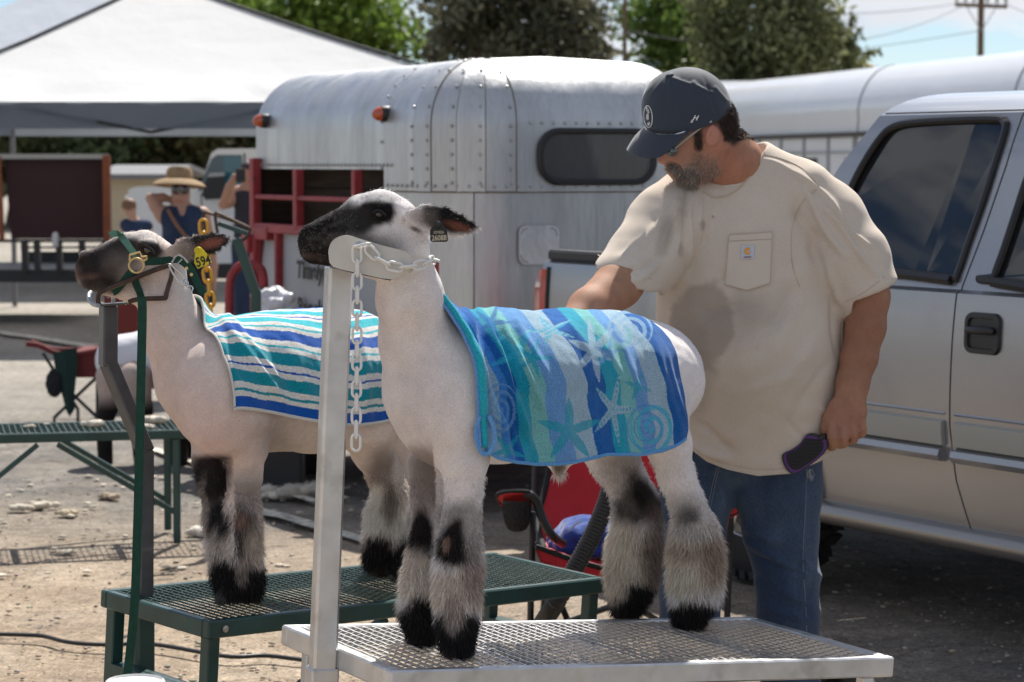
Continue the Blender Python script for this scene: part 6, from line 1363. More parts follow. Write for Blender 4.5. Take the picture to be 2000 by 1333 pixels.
# ================================================================== THE MAN
skinm = material('skin', attr=True, rough=.68, spec=.35, var=.10, vscale=30, fine=(.10, 220), bump=.35, bscale=320, bdist=.001, sub=.05)
shirtm = material('tan_cotton', attr=True, rough=.92, spec=.1, sheen=.15, fine=(.09, 360), bump=.5, bscale=420, bdist=.0015, var=.03)
denim = material('denim', (.022, .042, .088), .9, sheen=.15, base2=(.075, .115, .175), mixpos=(.42, .70), mscale=5.0, fine=(.35, 300), bump=.6, bscale=420, bdist=.0015, stretch=(1, 1, .45))
capm = material('cap_cloth', (.028, .037, .055), .75, sheen=.4, fine=(.12, 300), bump=.3, bscale=300)
whitet = material('white_thread', (.75, .75, .75), .7)
MY = 6.60
man = empty('person', (PY(1480, 900, MY)[0], MY, 0), label='bearded man in a dark cap, tan T-shirt and jeans, reaching over the nearer sheep', cat='person')
def mp(L_, Y=MY): return [(PY(x, y, Y+(e[0] if e else 0)), R_(r, Y)) for x, y, r, *e in L_]
b = Solid()
HH = MY-.10
b.ell(PY(1362, 243, HH), (.104, .078, .100), k=.02, A=[[1, 0, .25], [0, 1, 0], [-.25, 0, 1]])
b.chain(mp([(1335, 268, 44), (1338, 300, 42), (1348, 326, 33), (1352, 345, 20)], HH), k=.018, ax=Yax, ratio=1.05)
b.chain(mp([(1385, 285, 40), (1378, 320, 33), (1358, 340, 22)], HH), k=.018, ax=Yax, ratio=1.25)
b.chain(mp([(1306, 282, 13), (1297, 300, 9), (1292, 312, 9)], HH), k=.010)
b.ell(PY(1303, 314, HH-.012), (.010, .009, .009), k=.008); b.ell(PY(1308, 288, HH-.03), (.02, .012, .012), k=.012)
b.chain(mp([(1312, 330, 13), (1318, 338, 10), (1324, 350, 9)], HH), k=.01, ax=Yax, ratio=1.6)
b.chain(mp([(1405, 285, 50), (1428, 320, 58), (1444, 352, 50, .02), (1452, 400, 56, .05)], MY-.03), k=.03, ax=Yax, ratio=.9)
# ear
er = unit([.25, -1, .05]); b.ell(PY(1392, 266, HH-.082), (.021, .007, .031), k=.006, A=[[.97, .2, -.15], [-.2, .97, 0], [.15, 0, 1]])
b.ell(PY(1390, 265, HH-.092), (.012, .005, .019), k=.004, sub=True, A=[[.97, .2, -.15], [-.2, .97, 0], [.15, 0, 1]])
# torso kept inside the shirt, pelvis and legs inside the jeans
b.chain(mp([(1458, 480, 96), (1464, 560, 125), (1470, 740, 130), (1470, 800, 70)], MY+.03), k=.05, ax=Yax, ratio=.75)
b.chain(mp([(1385, 408, 40, 0.02), (1550, 400, 40, .03)], MY), k=.05)
# image-left arm reaching across the sheep
aL = [(1290, 440, 46, -.03), (1250, 508, 46, -.12), (1208, 556, 44, -.22), (1150, 605, 38, -.33), (1108, 650, 29, -.42), (1092, 676, 25, -.45)]
b.chain(mp(aL, MY), k=.02)
# image-right arm hanging
aR = [(1615, 430, 42, .0), (1662, 505, 45, -.02), (1693, 580, 43, -.05), (1691, 640, 37, -.07), (1678, 700, 34, -.09), (1665, 750, 30, -.11), (1660, 785, 30, -.12)]
b.chain(mp(aR, MY), k=.02)
def hand(s_, knuck, tips, wrist, palm, thumb, k=.006):
    s_.chain([wrist, palm], k=.012)
    for kn, ch_ in zip(knuck, tips): s_.chain([palm, kn], k=.008); s_.chain([kn]+ch_, k=.0045)
    s_.chain(thumb, k=.006)
HA = MY-.135; q_ = lambda x, y, r, d=0.0: (PY(x, y, HA+d), R_(r, MY))
b.chain([q_(1660, 780, 29), q_(1652, 812, 30)], k=.012, ax=Yax, ratio=.62); b.chain([q_(1636, 812, 22), q_(1672, 806, 22)], k=.012, ax=Yax, ratio=.7)
kn = [q_(1624, 832, 11.5, -.010), q_(1646, 837, 11, -.012), (q_(1666, 832, 10.5, -.010)), q_(1683, 824, 9, -.004)]
tp_ = [[q_(1626, 854, 10.5, -.022), q_(1629, 868, 10, -.006), q_(1624, 872, 10, .020), q_(1612, 862, 9, .034)],
       [q_(1647, 854, 10, -.022), q_(1649, 866, 9.5, -.004), q_(1642, 868, 9.5, .022), q_(1630, 858, 9, .036)],
       [q_(1667, 847, 9.5, -.018), q_(1668, 858, 9, -.002), q_(1660, 861, 9, .022), q_(1648, 850, 8.5, .036)],
       [q_(1685, 836, 8.5, -.012), q_(1685, 847, 8, .0), q_(1676, 850, 8.5, .022), q_(1666, 842, 8, .034)]]
for k_, t_ in zip(kn, tp_): b.chain([q_(1656, 800, 20), k_], k=.006, ax=Yax, ratio=.7); b.chain([k_]+t_, k=.0015)
b.chain([q_(1634, 792, 15, .0), q_(1619, 815, 12, .004), q_(1613, 836, 10.5, .004), q_(1612, 850, 9, .008)], k=.007)
# the other hand, spread on the back of the sheep
HB = MY-.46; w_ = lambda x, y, r, d=0.0: (PY(x, y, HB+d), R_(r, 6.2))
b.chain([w_(1092, 672, 26), w_(1070, 690, 30)], k=.012)
for i, (x, y) in enumerate(((1020, 690), (1022, 706), (1030, 722), (1046, 736))): b.chain([w_(1064, 690+i*7, 12), w_((1064+x)/2, (690+i*7+y)/2-4, 10.5), w_(x, y, 8.5)], k=.004)
b.chain([w_(1082, 665, 13), w_(1060, 655, 11), w_(1040, 656, 9)], k=.006)
for x0, x1, x2, x3 in ((1515, 1525, 1538, 1543), (1375, 1358, 1348, 1345)): b.chain(mp([(x0, 930, 66), (x1, 1090, 50), (x2, 1220, 42), (x3, 1420, 32), (x3, 1462, 30)], MY+.04), k=.02)
V, Q = b.skin(.0046); V = relax(V, Q, 2, .5); Nn = normals(V, Q)
C, paint, X, Y_ = painter(V, (.38, .20, .12))
hm = (Y_ < 400)*1.
paint(1340, 300, 50, 40, (.36, .165, .11), .8, .7, mask=hm); paint(1420, 320, 50, 50, (.40, .17, .105), .8, .9, mask=hm); paint(1392, 268, 22, 28, (.46, .20, .14), .5, .9, mask=hm); paint(1296, 312, 14, 14, (.42, .19, .14), .6, .8, mask=hm)
paint(1412, 228, 50, 34, (.05, .032, .022), .2, 1, mask=hm); paint(1432, 258, 20, 26, (.05, .032, .022), .25, 1, mask=hm); paint(1364, 270, 9, 26, (.055, .035, .025), .4, .95, mask=hm)
paint(1392, 268, 18, 24, (.46, .20, .14), .35, 1, mask=hm*(V[:, 1] < HH-.05)); paint(1371, 328, 30, 24, (.26, .17, .13), .7, .6, 20, mask=hm); paint(1345, 350, 24, 22, (.33, .26, .22), .4, .85, 30, mask=hm); paint(1316, 328, 16, 9, (.07, .05, .04), .4, .95, 30, mask=hm); paint(1334, 342, 20, 9, (.10, .075, .06), .5, .9, 35, mask=hm)
arm_ = (Y_ > 500)*1.; paint(1690, 650, 60, 110, (.30, .135, .08), .8, .9, mask=arm_); paint(1155, 590, 80, 50, (.36, .18, .115), .7, .8, mask=arm_); paint(1650, 825, 50, 40, (.36, .17, .12), .7, .8, mask=arm_)
body_me = mesh('body', V, Q, skinm, man, col=np.clip(C, .01, .8)); bvm = BVHTree.FromPolygons([tuple(v) for v in V], [tuple(int(i) for i in q) for q in Q])
# hair and beard as short blades
hairm = material('hair', attr=True, rough=.5, spec=.4); rs = np.random.RandomState(9)
def tuftset(mask, n, ln, comb, spread, col, cv, name, wd=.0011):
    idx = np.where(mask)[0]; idx = idx[rs.randint(0, len(idx), n)]; cc_ = np.array(col)*(1-cv+2*cv*rs.rand(n, 1))
    grey = rs.rand(n, 1) < .42; 
    if name == 'beard': cc_ = np.where(grey, np.array([[.42, .38, .34]])*(.7+.5*rs.rand(n, 1)), cc_)
    v, t, c = blades(V[idx]+rs.randn(n, 3)*.002, Nn[idx]*.6, cc_, ln, wd, np.array(comb), spread, rs, bend=.1); return mesh(name, v, t, hairm, man, col=c, smooth=True, kind='stuff')
head_ = (V[:, 1] < HH+.2) & (Y_ < 372)
hairmask = head_ & (((X-1392)/20)**2+((Y_-268)/27)**2 > 1) & ((((X > 1395) & (Y_ < 272) & (Y_ > 175) & (X > 1395+(Y_-200)*.25)) | (((X-1364)/8)**2+((Y_-268)/26)**2 < 1)))
tuftset(hairmask, 9000, .010, (.3, 0, -.9), .3, (.05, .032, .024), .5, 'hair')
chin = head_ & ((((X-1345)/24)**2+((Y_-350)/22)**2 < 1) | (((X-1316)/15)**2+((Y_-328)/8)**2 < 1) | (((X-1332)/17)**2+((Y_-342)/9)**2 < 1))
tuftset(chin, 3600, .010, (-.1, -.1, -.9), .35, (.20, .145, .11), .6, 'beard', .0009)
stub = head_ & (((X-1372)/30)**2+((Y_-330)/24)**2 < 1+.35*rs.randn(len(X))) & (V[:, 1] < HH+.05)
tuftset(stub, 3200, .0042, (-.1, 0, -.8), .4, (.20, .14, .10), .6, 'beard', .0009)
# cap
Lp, Rp, Np = PY(1262, 250, HH), PY(1425, 204, HH), PY(1340, 263, HH-.095)
cn = unit(np.cross(Rp-Lp, Np-Lp)); cn = cn if cn[2] < 0 else -cn
cs = Solid(); cs.ell(PY(1344, 222, HH), (.1185, .098, .122), A=[[1, 0, .28], [0, 1, 0], [-.28, 0, 1]]); cs.ell(PY(1300, 200, HH), (.055, .07, .065), k=.03)
cs.half(Np, cn, .002); Vc, Qc = cs.skin(.0045); Vc = relax(Vc, Qc, 1, .4); Nc = normals(Vc, Qc); xc, yc = project(Vc)
for x0, y0, x1, y1, wd, h_ in ((1306, 150, 1400, 185, 3, .003), (1308, 150, 1312, 205, 2.5, .0022), (1300, 150, 1268, 190, 2.5, .0015), (1352, 160, 1372, 178, 4, .004), (1395, 170, 1420, 200, 4, .003), (1330, 150, 1350, 240, 2.5, -.0012), (1375, 150, 1400, 225, 3, -.002)):
    dx, dy = x1-x0, y1-y0; L2 = dx*dx+dy*dy; q = ((xc-x0)*dx+(yc-y0)*dy)/L2; per = np.abs((xc-x0)*dy-(yc-y0)*dx)/math.sqrt(L2); Vc = Vc+Nc*(h_*np.exp(-(per/wd)**2)*smooth01((q+.1)/.2)*smooth01((1.1-q)/.2))[:, None]
cap = mesh('cap', Vc, Qc, capm, man)
bvc = BVHTree.FromPolygons([tuple(v) for v in Vc], [tuple(int(i) for i in q) for q in Qc])
inn = crom([PY(1300, 232, HH+.085), PY(1275, 240, HH+.06), PY(1261, 249, HH+.01), PY(1268, 256, HH-.045), PY(1290, 263, HH-.080), PY(1330, 262, HH-.098), PY(1345, 260, HH-.096)], 5)
out = crom([PY(1282, 262, HH+.088), PY(1246, 276, HH+.07), PY(1224, 291, HH+.02), PY(1236, 299, HH-.03), PY(1264, 307, HH-.075), PY(1296, 301, HH-.098), PY(1340, 262, HH-.100)], 5)
G = [[a*(1-t)+b_*t+np.array([0, 0, .010*math.sin(t*3.14)]) for t in np.linspace(0, 1, 8)] for a, b_ in zip(inn, out)]
m = MB(); m.grid(G); m.grid([[p-np.array([0, 0, .0035]) for p in r] for r in G]); m.grid([[r[-1] for r in G], [r[-1]-np.array([0, 0, .0035]) for r in G]]); m.build('brim', capm, cap, smooth=True, fixn=False)
m = MB(); m.tube([on(bvc, x, y, .0045, HH-.05) for x, y in [(1262, 247), (1266, 253), (1274, 258), (1286, 261), (1300, 262.5), (1316, 261), (1330, 258.5), (1339, 256)]], .0019, 6); m.build('rope', whitet, cap, smooth=True)
MB().lathe(on(bvc, 1308, 147, .0, HH), unit([-.2, -.2, 1]), [(.012, -.002), (.010, .003), (.004, .006), (0, .0065)], 14).build('button', capm, cap, smooth=True)
m = MB(); ring = [on(bvc, 1266.5+8.2*math.cos(a)-2.5*math.sin(a)*-1*.3, 228+21*math.sin(a)+1.5*math.cos(a), .0012, HH-.02) for a in np.linspace(0, 2*math.pi, 29)[:-1]]
m.tube(ring, .0011, 6, closed=True); m.build('patch_ring', whitet, cap, smooth=True)
def text_on(bv, txt, px, py, size, mat, parent, roll=0, sx=1.0, bold=0.0, off=.0014, Yd=HH, shear=0.0):
    p = on(bv, px, py, off, Yd); d = ray(px, py); h_ = bv.ray_cast(Vector(EYE), Vector(unit(d))); n = np.array(h_[1]) if h_[0] is not None else np.array([0, -1., 0]); n = n if n[1] < 0 else -n
    u = unit(np.cross([0, 0, 1.], n)); u = u if u[0] > 0 else -u; v_ = np.cross(n, u); v_ = v_ if v_[2] > 0 else -v_; a = math.radians(roll)
    return text_mesh('print', txt, mat, basis(p, u*math.cos(a)+v_*math.sin(a), -u*math.sin(a)+v_*math.cos(a), n), size, .0004, parent, shear=shear, bold=bold, sx=sx)
text_on(bvc, 'ROX', 1265, 215, .012, whitet, cap, roll=-55, sx=.9, bold=.0003); text_on(bvc, '8', 1265.5, 229, .022, whitet, cap, roll=-20, bold=.0003); text_on(bvc, 'ELS', 1268, 242, .009, whitet, cap, roll=25, bold=.0003)
text_on(bvc, 'H', 1357, 231, .018, whitet, cap, roll=-4, shear=.4, bold=.0004); text_on(bvc, 's', 1351, 236, .016, whitet, cap, roll=-4, shear=.3, bold=.0003)
# sunglasses
lens = material('sunglass_lens', (.008, .009, .012), .04, spec=1, coat=1); frm = material('glasses_arm', (.42, .40, .36), .35, metal=.5)
gl = MB(); G = [[PY(x, y, HH-.062+d) for x, y, d in r] for r in ([(1298, 289, -.008), (1310, 287, -.012), (1322, 286, -.006)], [(1299, 297, -.010), (1311, 297, -.015), (1324, 296, -.008)], [(1303, 303, -.008), (1312, 306, -.012), (1322, 303, -.006)])]
gl.grid([crom(r, 4) for r in G]); glo = gl.build('sunglasses', lens, man, smooth=True)
MB().tube(crom([PY(x, y, HH-.078-.006*(i > 1)) for i, (x, y) in enumerate([(1318, 290), (1340, 272), (1366, 252), (1380, 242), (1390, 237)])], 4), .0032, 7).build('temple_arm', frm, glo, smooth=True)
gl = MB(); gl.grid([crom([PY(x, y, HH+.035) for x, y in r], 4) for r in ([(1290, 291), (1296, 290), (1300, 290)], [(1291, 297), (1296, 298), (1300, 298)])]); gl.build('lens', lens, glo, smooth=True)

# ---- T-shirt
t = Solid(); TX = MY+.02
t.chain(mp([(1452, 392, 112, .0), (1458, 460, 150, 0), (1462, 540, 172, 0), (1466, 650, 181, 0), (1470, 760, 181, 0), (1478, 850, 176, 0), (1488, 930, 172, 0)], TX), k=.04, ax=Yax, ratio=.68)
t.ell(PY(1470, 720, TX-.06), (.20, .16, .22), k=.08)
t.chain(mp([(1385, 380, 58, .0), (1468, 345, 62, .0), (1545, 375, 66, .0)], TX), k=.04)
t.chain(mp([(1345, 398, 70, -.01), (1300, 440, 76, -.05), (1262, 500, 72, -.11), (1222, 548, 68, -.18)], MY), k=.03)
t.chain(mp([(1560, 385, 72, .0), (1612, 435, 78, .0), (1655, 505, 76, -.02), (1688, 566, 66, -.04)], MY), k=.03)
t.chain(mp([(1640, 820, 34, .03), (1664, 885, 24, .03)], TX), k=.05)
def hemcut(t, p0, p1, p2, keep):
    n = unit(np.cross(p1-p0, p2-p0)); n = n if n@(keep-p0) < 0 else -n; t.half(p0, n, .004)
t.ops_h = []
Vs, Qs = None, None
lo, hi = t.bounds(); 
def shirtsd(P):
    d = t(P); 
    # sleeve openings
    a, bq = PY(1162, 512, MY-.16), PY(1272, 556, MY-.16); n1 = unit(np.cross(bq-a, [0, 1., .25])); n1 = n1 if n1[2] < 0 else -n1
    left = (P-a)@n1; w1 = (P[:, 0] < PY(1283, 560, MY)[0]); d = np.where(w1 & (left > -.02), smax(d, left, .003), d)
    c_, e_ = PY(1738, 548, MY-.04), PY(1600, 605, MY-.04); n2 = unit(np.cross(e_-c_, [0, 1., .1])); n2 = n2 if n2[2] < 0 else -n2
    right = (P-c_)@n2; w2 = (P[:, 0] > PY(1655, 560, MY)[0]) & (P[:, 2] > PY(1600, 720, MY)[2]); d = np.where(w2 & (right > -.02), smax(d, right, .003), d)
    # neck opening
    nc, nn2 = PY(1408, 352, MY-.10), unit([-.50, -.38, .78]); hole = s_cone(P, PY(1440, 280, MY-.0), PY(1421, 318, MY-.02), R_(55, MY), R_(54, MY), Yax, 1.1); d = smax(d, -hole, .008)
    return d
Vs, Qs = nets(shirtsd, lo, hi, .0062); Vs = relax(Vs, Qs, 2, .5)
xs_, ys_ = project(Vs)
hem = np.interp(xs_, [1300, 1335, 1350, 1380, 1420, 1480, 1540, 1600, 1640, 1678, 1700], [858, 866, 880, 902, 916, 928, 924, 902, 880, 852, 845])
zh = np.interp(np.arange(0, 1, 1), [0, 1], [0, 1]); zhem = EYE[2]+(666.5-hem)/F*Vs[:, 1]*UP[2]/1.0
zhem = np.array([PY(1480, h_, MY-.12)[2] for h_ in hem]) + .0*zhem
low = Vs[:, 2] < zhem; Vs[:, 2] = np.where(low, zhem+.0015*vnoise(Vs, 12, 2), Vs[:, 2])
Nsn = normals(Vs, Qs); xs_, ys_ = project(Vs); frontf = smooth01((-Nsn[:, 1]+.25)/.4)
d = .006*vnoise(Vs*np.array([1, .5, .6]), 8, 21)+.003*vnoise(Vs*np.array([1, .5, 1.6]), 18, 27)+.002*vnoise(Vs, 22, 22)
RID = [(1570, 372, 1650, 500, 7, .014), (1600, 400, 1715, 535, 5, .011), (1620, 400, 1700, 480, 4, .008), (1545, 395, 1600, 470, 10, -.010), (1560, 330, 1640, 420, 6, .008), (1590, 460, 1605, 540, 9, -.013), (1600, 520, 1650, 590, 9, .010), (1480, 310, 1580, 350, 5, .005),
       (1330, 370, 1300, 480, 3.5, .010), (1346, 372, 1322, 500, 3, -.007), (1358, 375, 1336, 530, 3, .009), (1318, 380, 1285, 450, 3, .007), (1376, 378, 1362, 480, 3, .006), (1394, 392, 1388, 470, 3, .004), (1290, 440, 1215, 500, 8, .008), (1285, 500, 1215, 535, 6, -.008), (1290, 520, 1230, 548, 5, .007),
       (1345, 860, 1420, 905, 9, .012), (1355, 830, 1440, 880, 8, -.009), (1560, 560, 1500, 640, 12, -.006), (1560, 600, 1480, 720, 14, .006), (1600, 640, 1500, 800, 12, .005), (1620, 700, 1540, 840, 9, -.005), (1440, 760, 1560, 740, 10, .004), (1380, 640, 1340, 760, 14, .006), (1600, 800, 1660, 870, 6, .006), (1540, 820, 1600, 880, 8, -.005), (1460, 600, 1360, 600, 9, -.004), (1420, 690, 1540, 640, 9, .004), (1620, 560, 1640, 700, 5, -.006)]
for x0, y0, x1, y1, wd, h_ in RID:
    dx, dy = x1-x0, y1-y0; L2 = dx*dx+dy*dy; q = ((xs_-x0)*dx+(ys_-y0)*dy)/L2; per = ((xs_-x0)*dy-(ys_-y0)*dx)/math.sqrt(L2)+6*np.sin(q*4+x0); d = d+1.2*h_*np.exp(-(per/wd)**2)*smooth01((q+.2)/.5)*smooth01((1.2-q)/.5)*frontf
Vs = Vs+Nsn*(d*(~low))[:, None]; xs_, ys_ = project(Vs)
C, paint, X, Y_ = painter(Vs, lin('#cdbfb0'))
fm = (Nsn[:, 1] < .1)*1.; wet = (.29, .235, .19)
paint(1370, 640, 62, 90, wet, .10, .62, 8, .18, mask=fm); paint(1345, 720, 50, 90, wet, .35, .5, 0, .2, mask=fm); paint(1440, 630, 60, 50, wet, .5, .35, 0, .3, mask=fm); paint(1480, 600, 60, 40, wet, .6, .3, mask=fm); paint(1300, 460, 14, 46, wet, .4, .45, 15, .3, mask=fm); paint(1330, 410, 10, 40, wet, .5, .35, 8, .3, mask=fm)
paint(1372, 440, 6, 10, wet, .3, .6, mask=fm); paint(1392, 425, 2.2, 2.2, (.1, .07, .05), .3, .7, mask=fm); paint(1330, 490, 6, 14, wet, .4, .5, mask=fm); paint(1460, 760, 120, 60, (.45, .37, .26), .9, .3, mask=fm)
shirt = mesh('shirt', Vs, Qs, shirtm, man, col=np.clip(C, .02, .9))
bvs = BVHTree.FromPolygons([tuple(v) for v in Vs], [tuple(int(i) for i in q) for q in Qs])
# collar rib, seams, pocket, label
def on_curve(L_, off, n=6, bv=bvs, Yd=MY-.1): return [on(bv, p[0], p[1], off, Yd) for p in crom([np.array([x, y, 0.]) for x, y in L_], n)]
solidm = material('tan_seam', lin('#c0af9b'), .95); shirtp = material('tan_pocket', lin('#cdbfb0'), .92, fine=(.05, 500), bump=.35, bscale=500)
def fit(P, it=2):
    P = [np.array(p) for p in P]
    for _ in range(it): P = [P[0]]+[(P[i-1]+2*P[i]+P[i+1])/4 for i in range(1, len(P)-1)]+[P[-1]]
    return P
MB().tube(fit(on_curve([(1374, 376), (1395, 386), (1418, 384), (1442, 370), (1464, 346), (1482, 318), (1492, 298)], .0)), .0035, 6).build('collar_seam', solidm, shirt, smooth=True)
for L_ in ([(1490, 302), (1530, 312), (1570, 332), (1600, 366)], [(1600, 366), (1565, 398), (1546, 450), (1548, 520), (1562, 560)], [(1168, 498), (1210, 528), (1272, 545)], [(1728, 540), (1690, 570), (1650, 590)], [(1645, 620), (1642, 720), (1630, 830)]):
    MB().tube(fit(on_curve(L_, .0005)), .0014, 5).build('seam', solidm, shirt, smooth=True)
MB().tube(fit(on_curve([(1352, 872), (1382, 893), (1422, 907), (1480, 917), (1540, 913), (1600, 892), (1640, 872)], .0005)), .0012, 5).build('hem_seam', solidm, shirt, smooth=True)
pk = [(1424, 459), (1508, 454), (1504, 553), (1462, 568), (1416, 556)]
G = []
for j in np.linspace(0, 1, 16):
    l = np.array([1424-8*j, 459+97*j]); r = np.array([1508-4*j, 454+99*j]); row = []
    for i in np.linspace(0, 1, 14): p = l*(1-i)+r*i; p[1] += 13*max(0, j-.8)/.2*(1-abs(2*i-1)); row.append(on(bvs, p[0], p[1], .004, MY-.15))
    G.append(row)
GG = np.array(G)
for _ in range(3): GG[1:-1, 1:-1, 1] = (GG[:-2, 1:-1, 1]+GG[2:, 1:-1, 1]+GG[1:-1, :-2, 1]+GG[1:-1, 2:, 1])/4
G = [list(r) for r in GG]
m = MB(); m.grid(G); bk = lambda r: [p+np.array([0, .006, 0]) for p in r]
for e in (G[0], G[-1], [r[0] for r in G], [r[-1] for r in G]): m.grid([e, bk(e)])
pko = m.build('pocket', shirtp, shirt, smooth=True, fixn=False)
for e in (G[0], G[-1], [r[0] for r in G], [r[-1] for r in G], G[2]): MB().tube([p-np.array([0, .001, 0]) for p in e], .0011, 5).build('stitching', solidm, pko)
lb = [on(bvs, x, y, .0065, MY-.15) for x, y in ((1448, 481), (1473, 480), (1472, 506), (1447, 507))]; labm = material('label_white', (.50, .52, .58), .6)
labo = MB().prism(lb, (0, .0015, 0)).build('label', labm, shirt); lc = np.mean(lb, 0); ux, uz = unit(lb[1]-lb[0]), unit(lb[0]-lb[3]); ln_ = unit(np.cross(ux, uz)); ln_ = ln_ if ln_[1] < 0 else -ln_
orange = material('label_orange', (.75, .33, .03), .6); redt = material('label_red', (.30, .03, .04), .6); mm_ = lambda x, y: lc+ux*x+uz*y+ln_*.0012
m = MB(); o_ = [mm_(.0095*math.cos(a), .003+.0095*math.sin(a)) for a in np.linspace(math.radians(50), math.radians(330), 22)]; i_ = [mm_(.002+.0035*math.cos(a), .0015+.0035*math.sin(a)) for a in np.linspace(math.radians(60), math.radians(300), 22)]
m.grid([o_, i_]); m.add([mm_(.0095*math.cos(math.radians(330)), .003+.0095*math.sin(math.radians(330))), mm_(.0085, .004), mm_(.004, -.001), i_[-1]], [(0, 1, 2, 3)]); m.build('mark', orange, labo, fixn=False)
text_mesh('print', 'carhartt', redt, basis(mm_(0, -.0125), ux, uz, ln_), .0065, .0003, labo, sx=.95, bold=.0001)

# ---- jeans
j = Solid(); JY = MY+.04
j.chain(mp([(1395, 875, 80), (1515, 875, 82)], JY), k=.03, ax=Yax, ratio=1.1)
j.chain(mp([(1520, 890, 86), (1519, 960, 85), (1524, 1040, 73), (1535, 1130, 63), (1538, 1200, 61), (1543, 1320, 56), (1546, 1440, 55)], JY), k=.02, ax=Yax, ratio=.95)
j.chain(mp([(1385, 890, 72), (1360, 960, 74), (1350, 1060, 66), (1348, 1150, 61), (1346, 1240, 60), (1344, 1330, 56), (1344, 1440, 55)], JY), k=.02, ax=Yax, ratio=.95)
Vj, Qj = j.skin(.0065); Vj = relax(Vj, Qj, 2); Nj = normals(Vj, Qj); xj, yj = project(Vj)
d = .004*vnoise(Vj*np.array([1, 1, .5]), 9, 31)
for x0, y0, x1, y1, wd, h_ in [(1450, 1030, 1520, 1060, 9, .008), (1460, 1060, 1580, 1130, 8, .009), (1480, 1090, 1560, 1120, 6, -.007), (1500, 1140, 1590, 1190, 8, .007), (1440, 960, 1520, 990, 10, .006), (1570, 950, 1565, 1200, 5, .006), (1560, 1090, 1600, 1130, 8, .010), (1450, 1110, 1530, 1160, 7, -.006), (1480, 1180, 1580, 1215, 8, .006), (1400, 930, 1420, 1000, 6, .006), (1350, 930, 1330, 1010, 8, .006)]:
    dx, dy = x1-x0, y1-y0; L2 = dx*dx+dy*dy; q = ((xj-x0)*dx+(yj-y0)*dy)/L2; per = np.abs((xj-x0)*dy-(yj-y0)*dx)/math.sqrt(L2); d = d+h_*np.exp(-(per/wd)**2)*smooth01((q+.2)/.4)*smooth01((1.2-q)/.4)*(Nj[:, 1] < .2)
Vj = Vj+Nj*d[:, None]; jeans = mesh('jeans', Vj, Qj, denim, man)
bvj = BVHTree.FromPolygons([tuple(v) for v in Vj], [tuple(int(i) for i in q) for q in Qj])
dst = material('denim_stitch', (.16, .18, .22), .9)
for L_ in ([(1575, 915), (1572, 1010), (1568, 1100), (1574, 1190), (1576, 1300)], [(1408, 900), (1396, 950), (1382, 1020)], [(1404, 900), (1391, 950), (1377, 1020)]): MB().tube(fit(on_curve(L_, .0004, bv=bvj)), .0012, 5).build('seam', dst, jeans, smooth=True)
fr_ = material('frayed_thread', (.45, .47, .5), .95); pts = np.array([on(bvj, 1581+3*rs.randn(), 918+16*rs.rand()-2, .001, MY-.1) for _ in range(60)]); v, tq, c = blades(pts, np.tile([0, -1., 0], (60, 1)), np.ones((60, 3)), .012, .0016, np.array([0, 0, -1.]), .5, rs); mesh('fray', v, tq, fr_, jeans, kind='stuff')
boot = material('boot_leather', (.06, .035, .02), .6)
for x in (1545, 1345):
    c0 = PY(x, 1450, JY); bt = Solid(); bt.chain([(np.array([c0[0], JY+.04, .055]), .045), (np.array([c0[0]-.02, JY-.10, .045]), .046), (np.array([c0[0]-.03, JY-.17, .038]), .034)], k=.02); bt.chain([(np.array([c0[0], JY+.02, .07]), .045), (np.array([c0[0], JY+.01, .16]), .05)], k=.02); bt.half([0, 0, .004], [0, 0, -1]); vb, qb = bt.skin(.009); mesh('boot', relax(vb, qb, 1), qb, boot, man)

# ---- hairbrush held in the hanging hand
purple = material('brush_purple', (.10, .02, .17), .4); bpad = material('brush_pad', (.012, .012, .013), .6)
BY = HA-.016; bro = [(1610, 846), (1598, 849), (1588, 847), (1578, 849), (1570, 858), (1562, 868), (1548, 878), (1535, 884), (1528, 890), (1529, 902), (1535, 916), (1544, 925), (1554, 926), (1572, 916), (1592, 902), (1608, 888), (1616, 876), (1617, 866), (1614, 856)]
br = empty('hairbrush', PY(1572, 888, BY), label='black paddle hairbrush with a purple rim held in the hand of the man', cat='hairbrush')
q3 = lambda P, o=0.0: [PY(x, y, BY+o+(x-1572)*.00012) for x, y in P]
cen = np.array([1572, 887]); scl = lambda P, s_: [tuple(cen+(np.array(p)-cen)*s_) for p in P]
MB().prism(crom(q3(bro[1:]), 3, closed=True), (0, .010, 0)).build('paddle', blackp, br); MB().prism(crom(q3(scl(bro[3:], .93), -.0015), 3, closed=True), (0, .003, 0)).build('rim', purple, br); MB().prism(crom(q3(scl(bro[3:], .80), -.005), 3, closed=True), (0, .005, 0)).build('cushion', bpad, br)
m = MB(); poly = scl(bro[3:], .82); k = 0
for i in range(18):
    for jj in range(12):
        x, y = 1528+i*5.2+(jj % 2)*2.6, 848+jj*6.6
        if inside((x, y), poly): p = q3([(x, y)], -.004)[0]; m.tube([p, p+np.array([(x-1572)*.00006, -.014, -(y-887)*.00005])], [.0006, .0004], 4)
m.build('bristles', blackp, br, kind='stuff')
MB().tube(crom([PY(1598, 858, BY+.006), PY(1612, 852, BY+.008), PY(1632, 848, HA+.012), PY(1660, 842, HA+.014), PY(1690, 838, HA+.012)], 4), [.0075]*17, 10).build('handle', blackp, br, smooth=True)
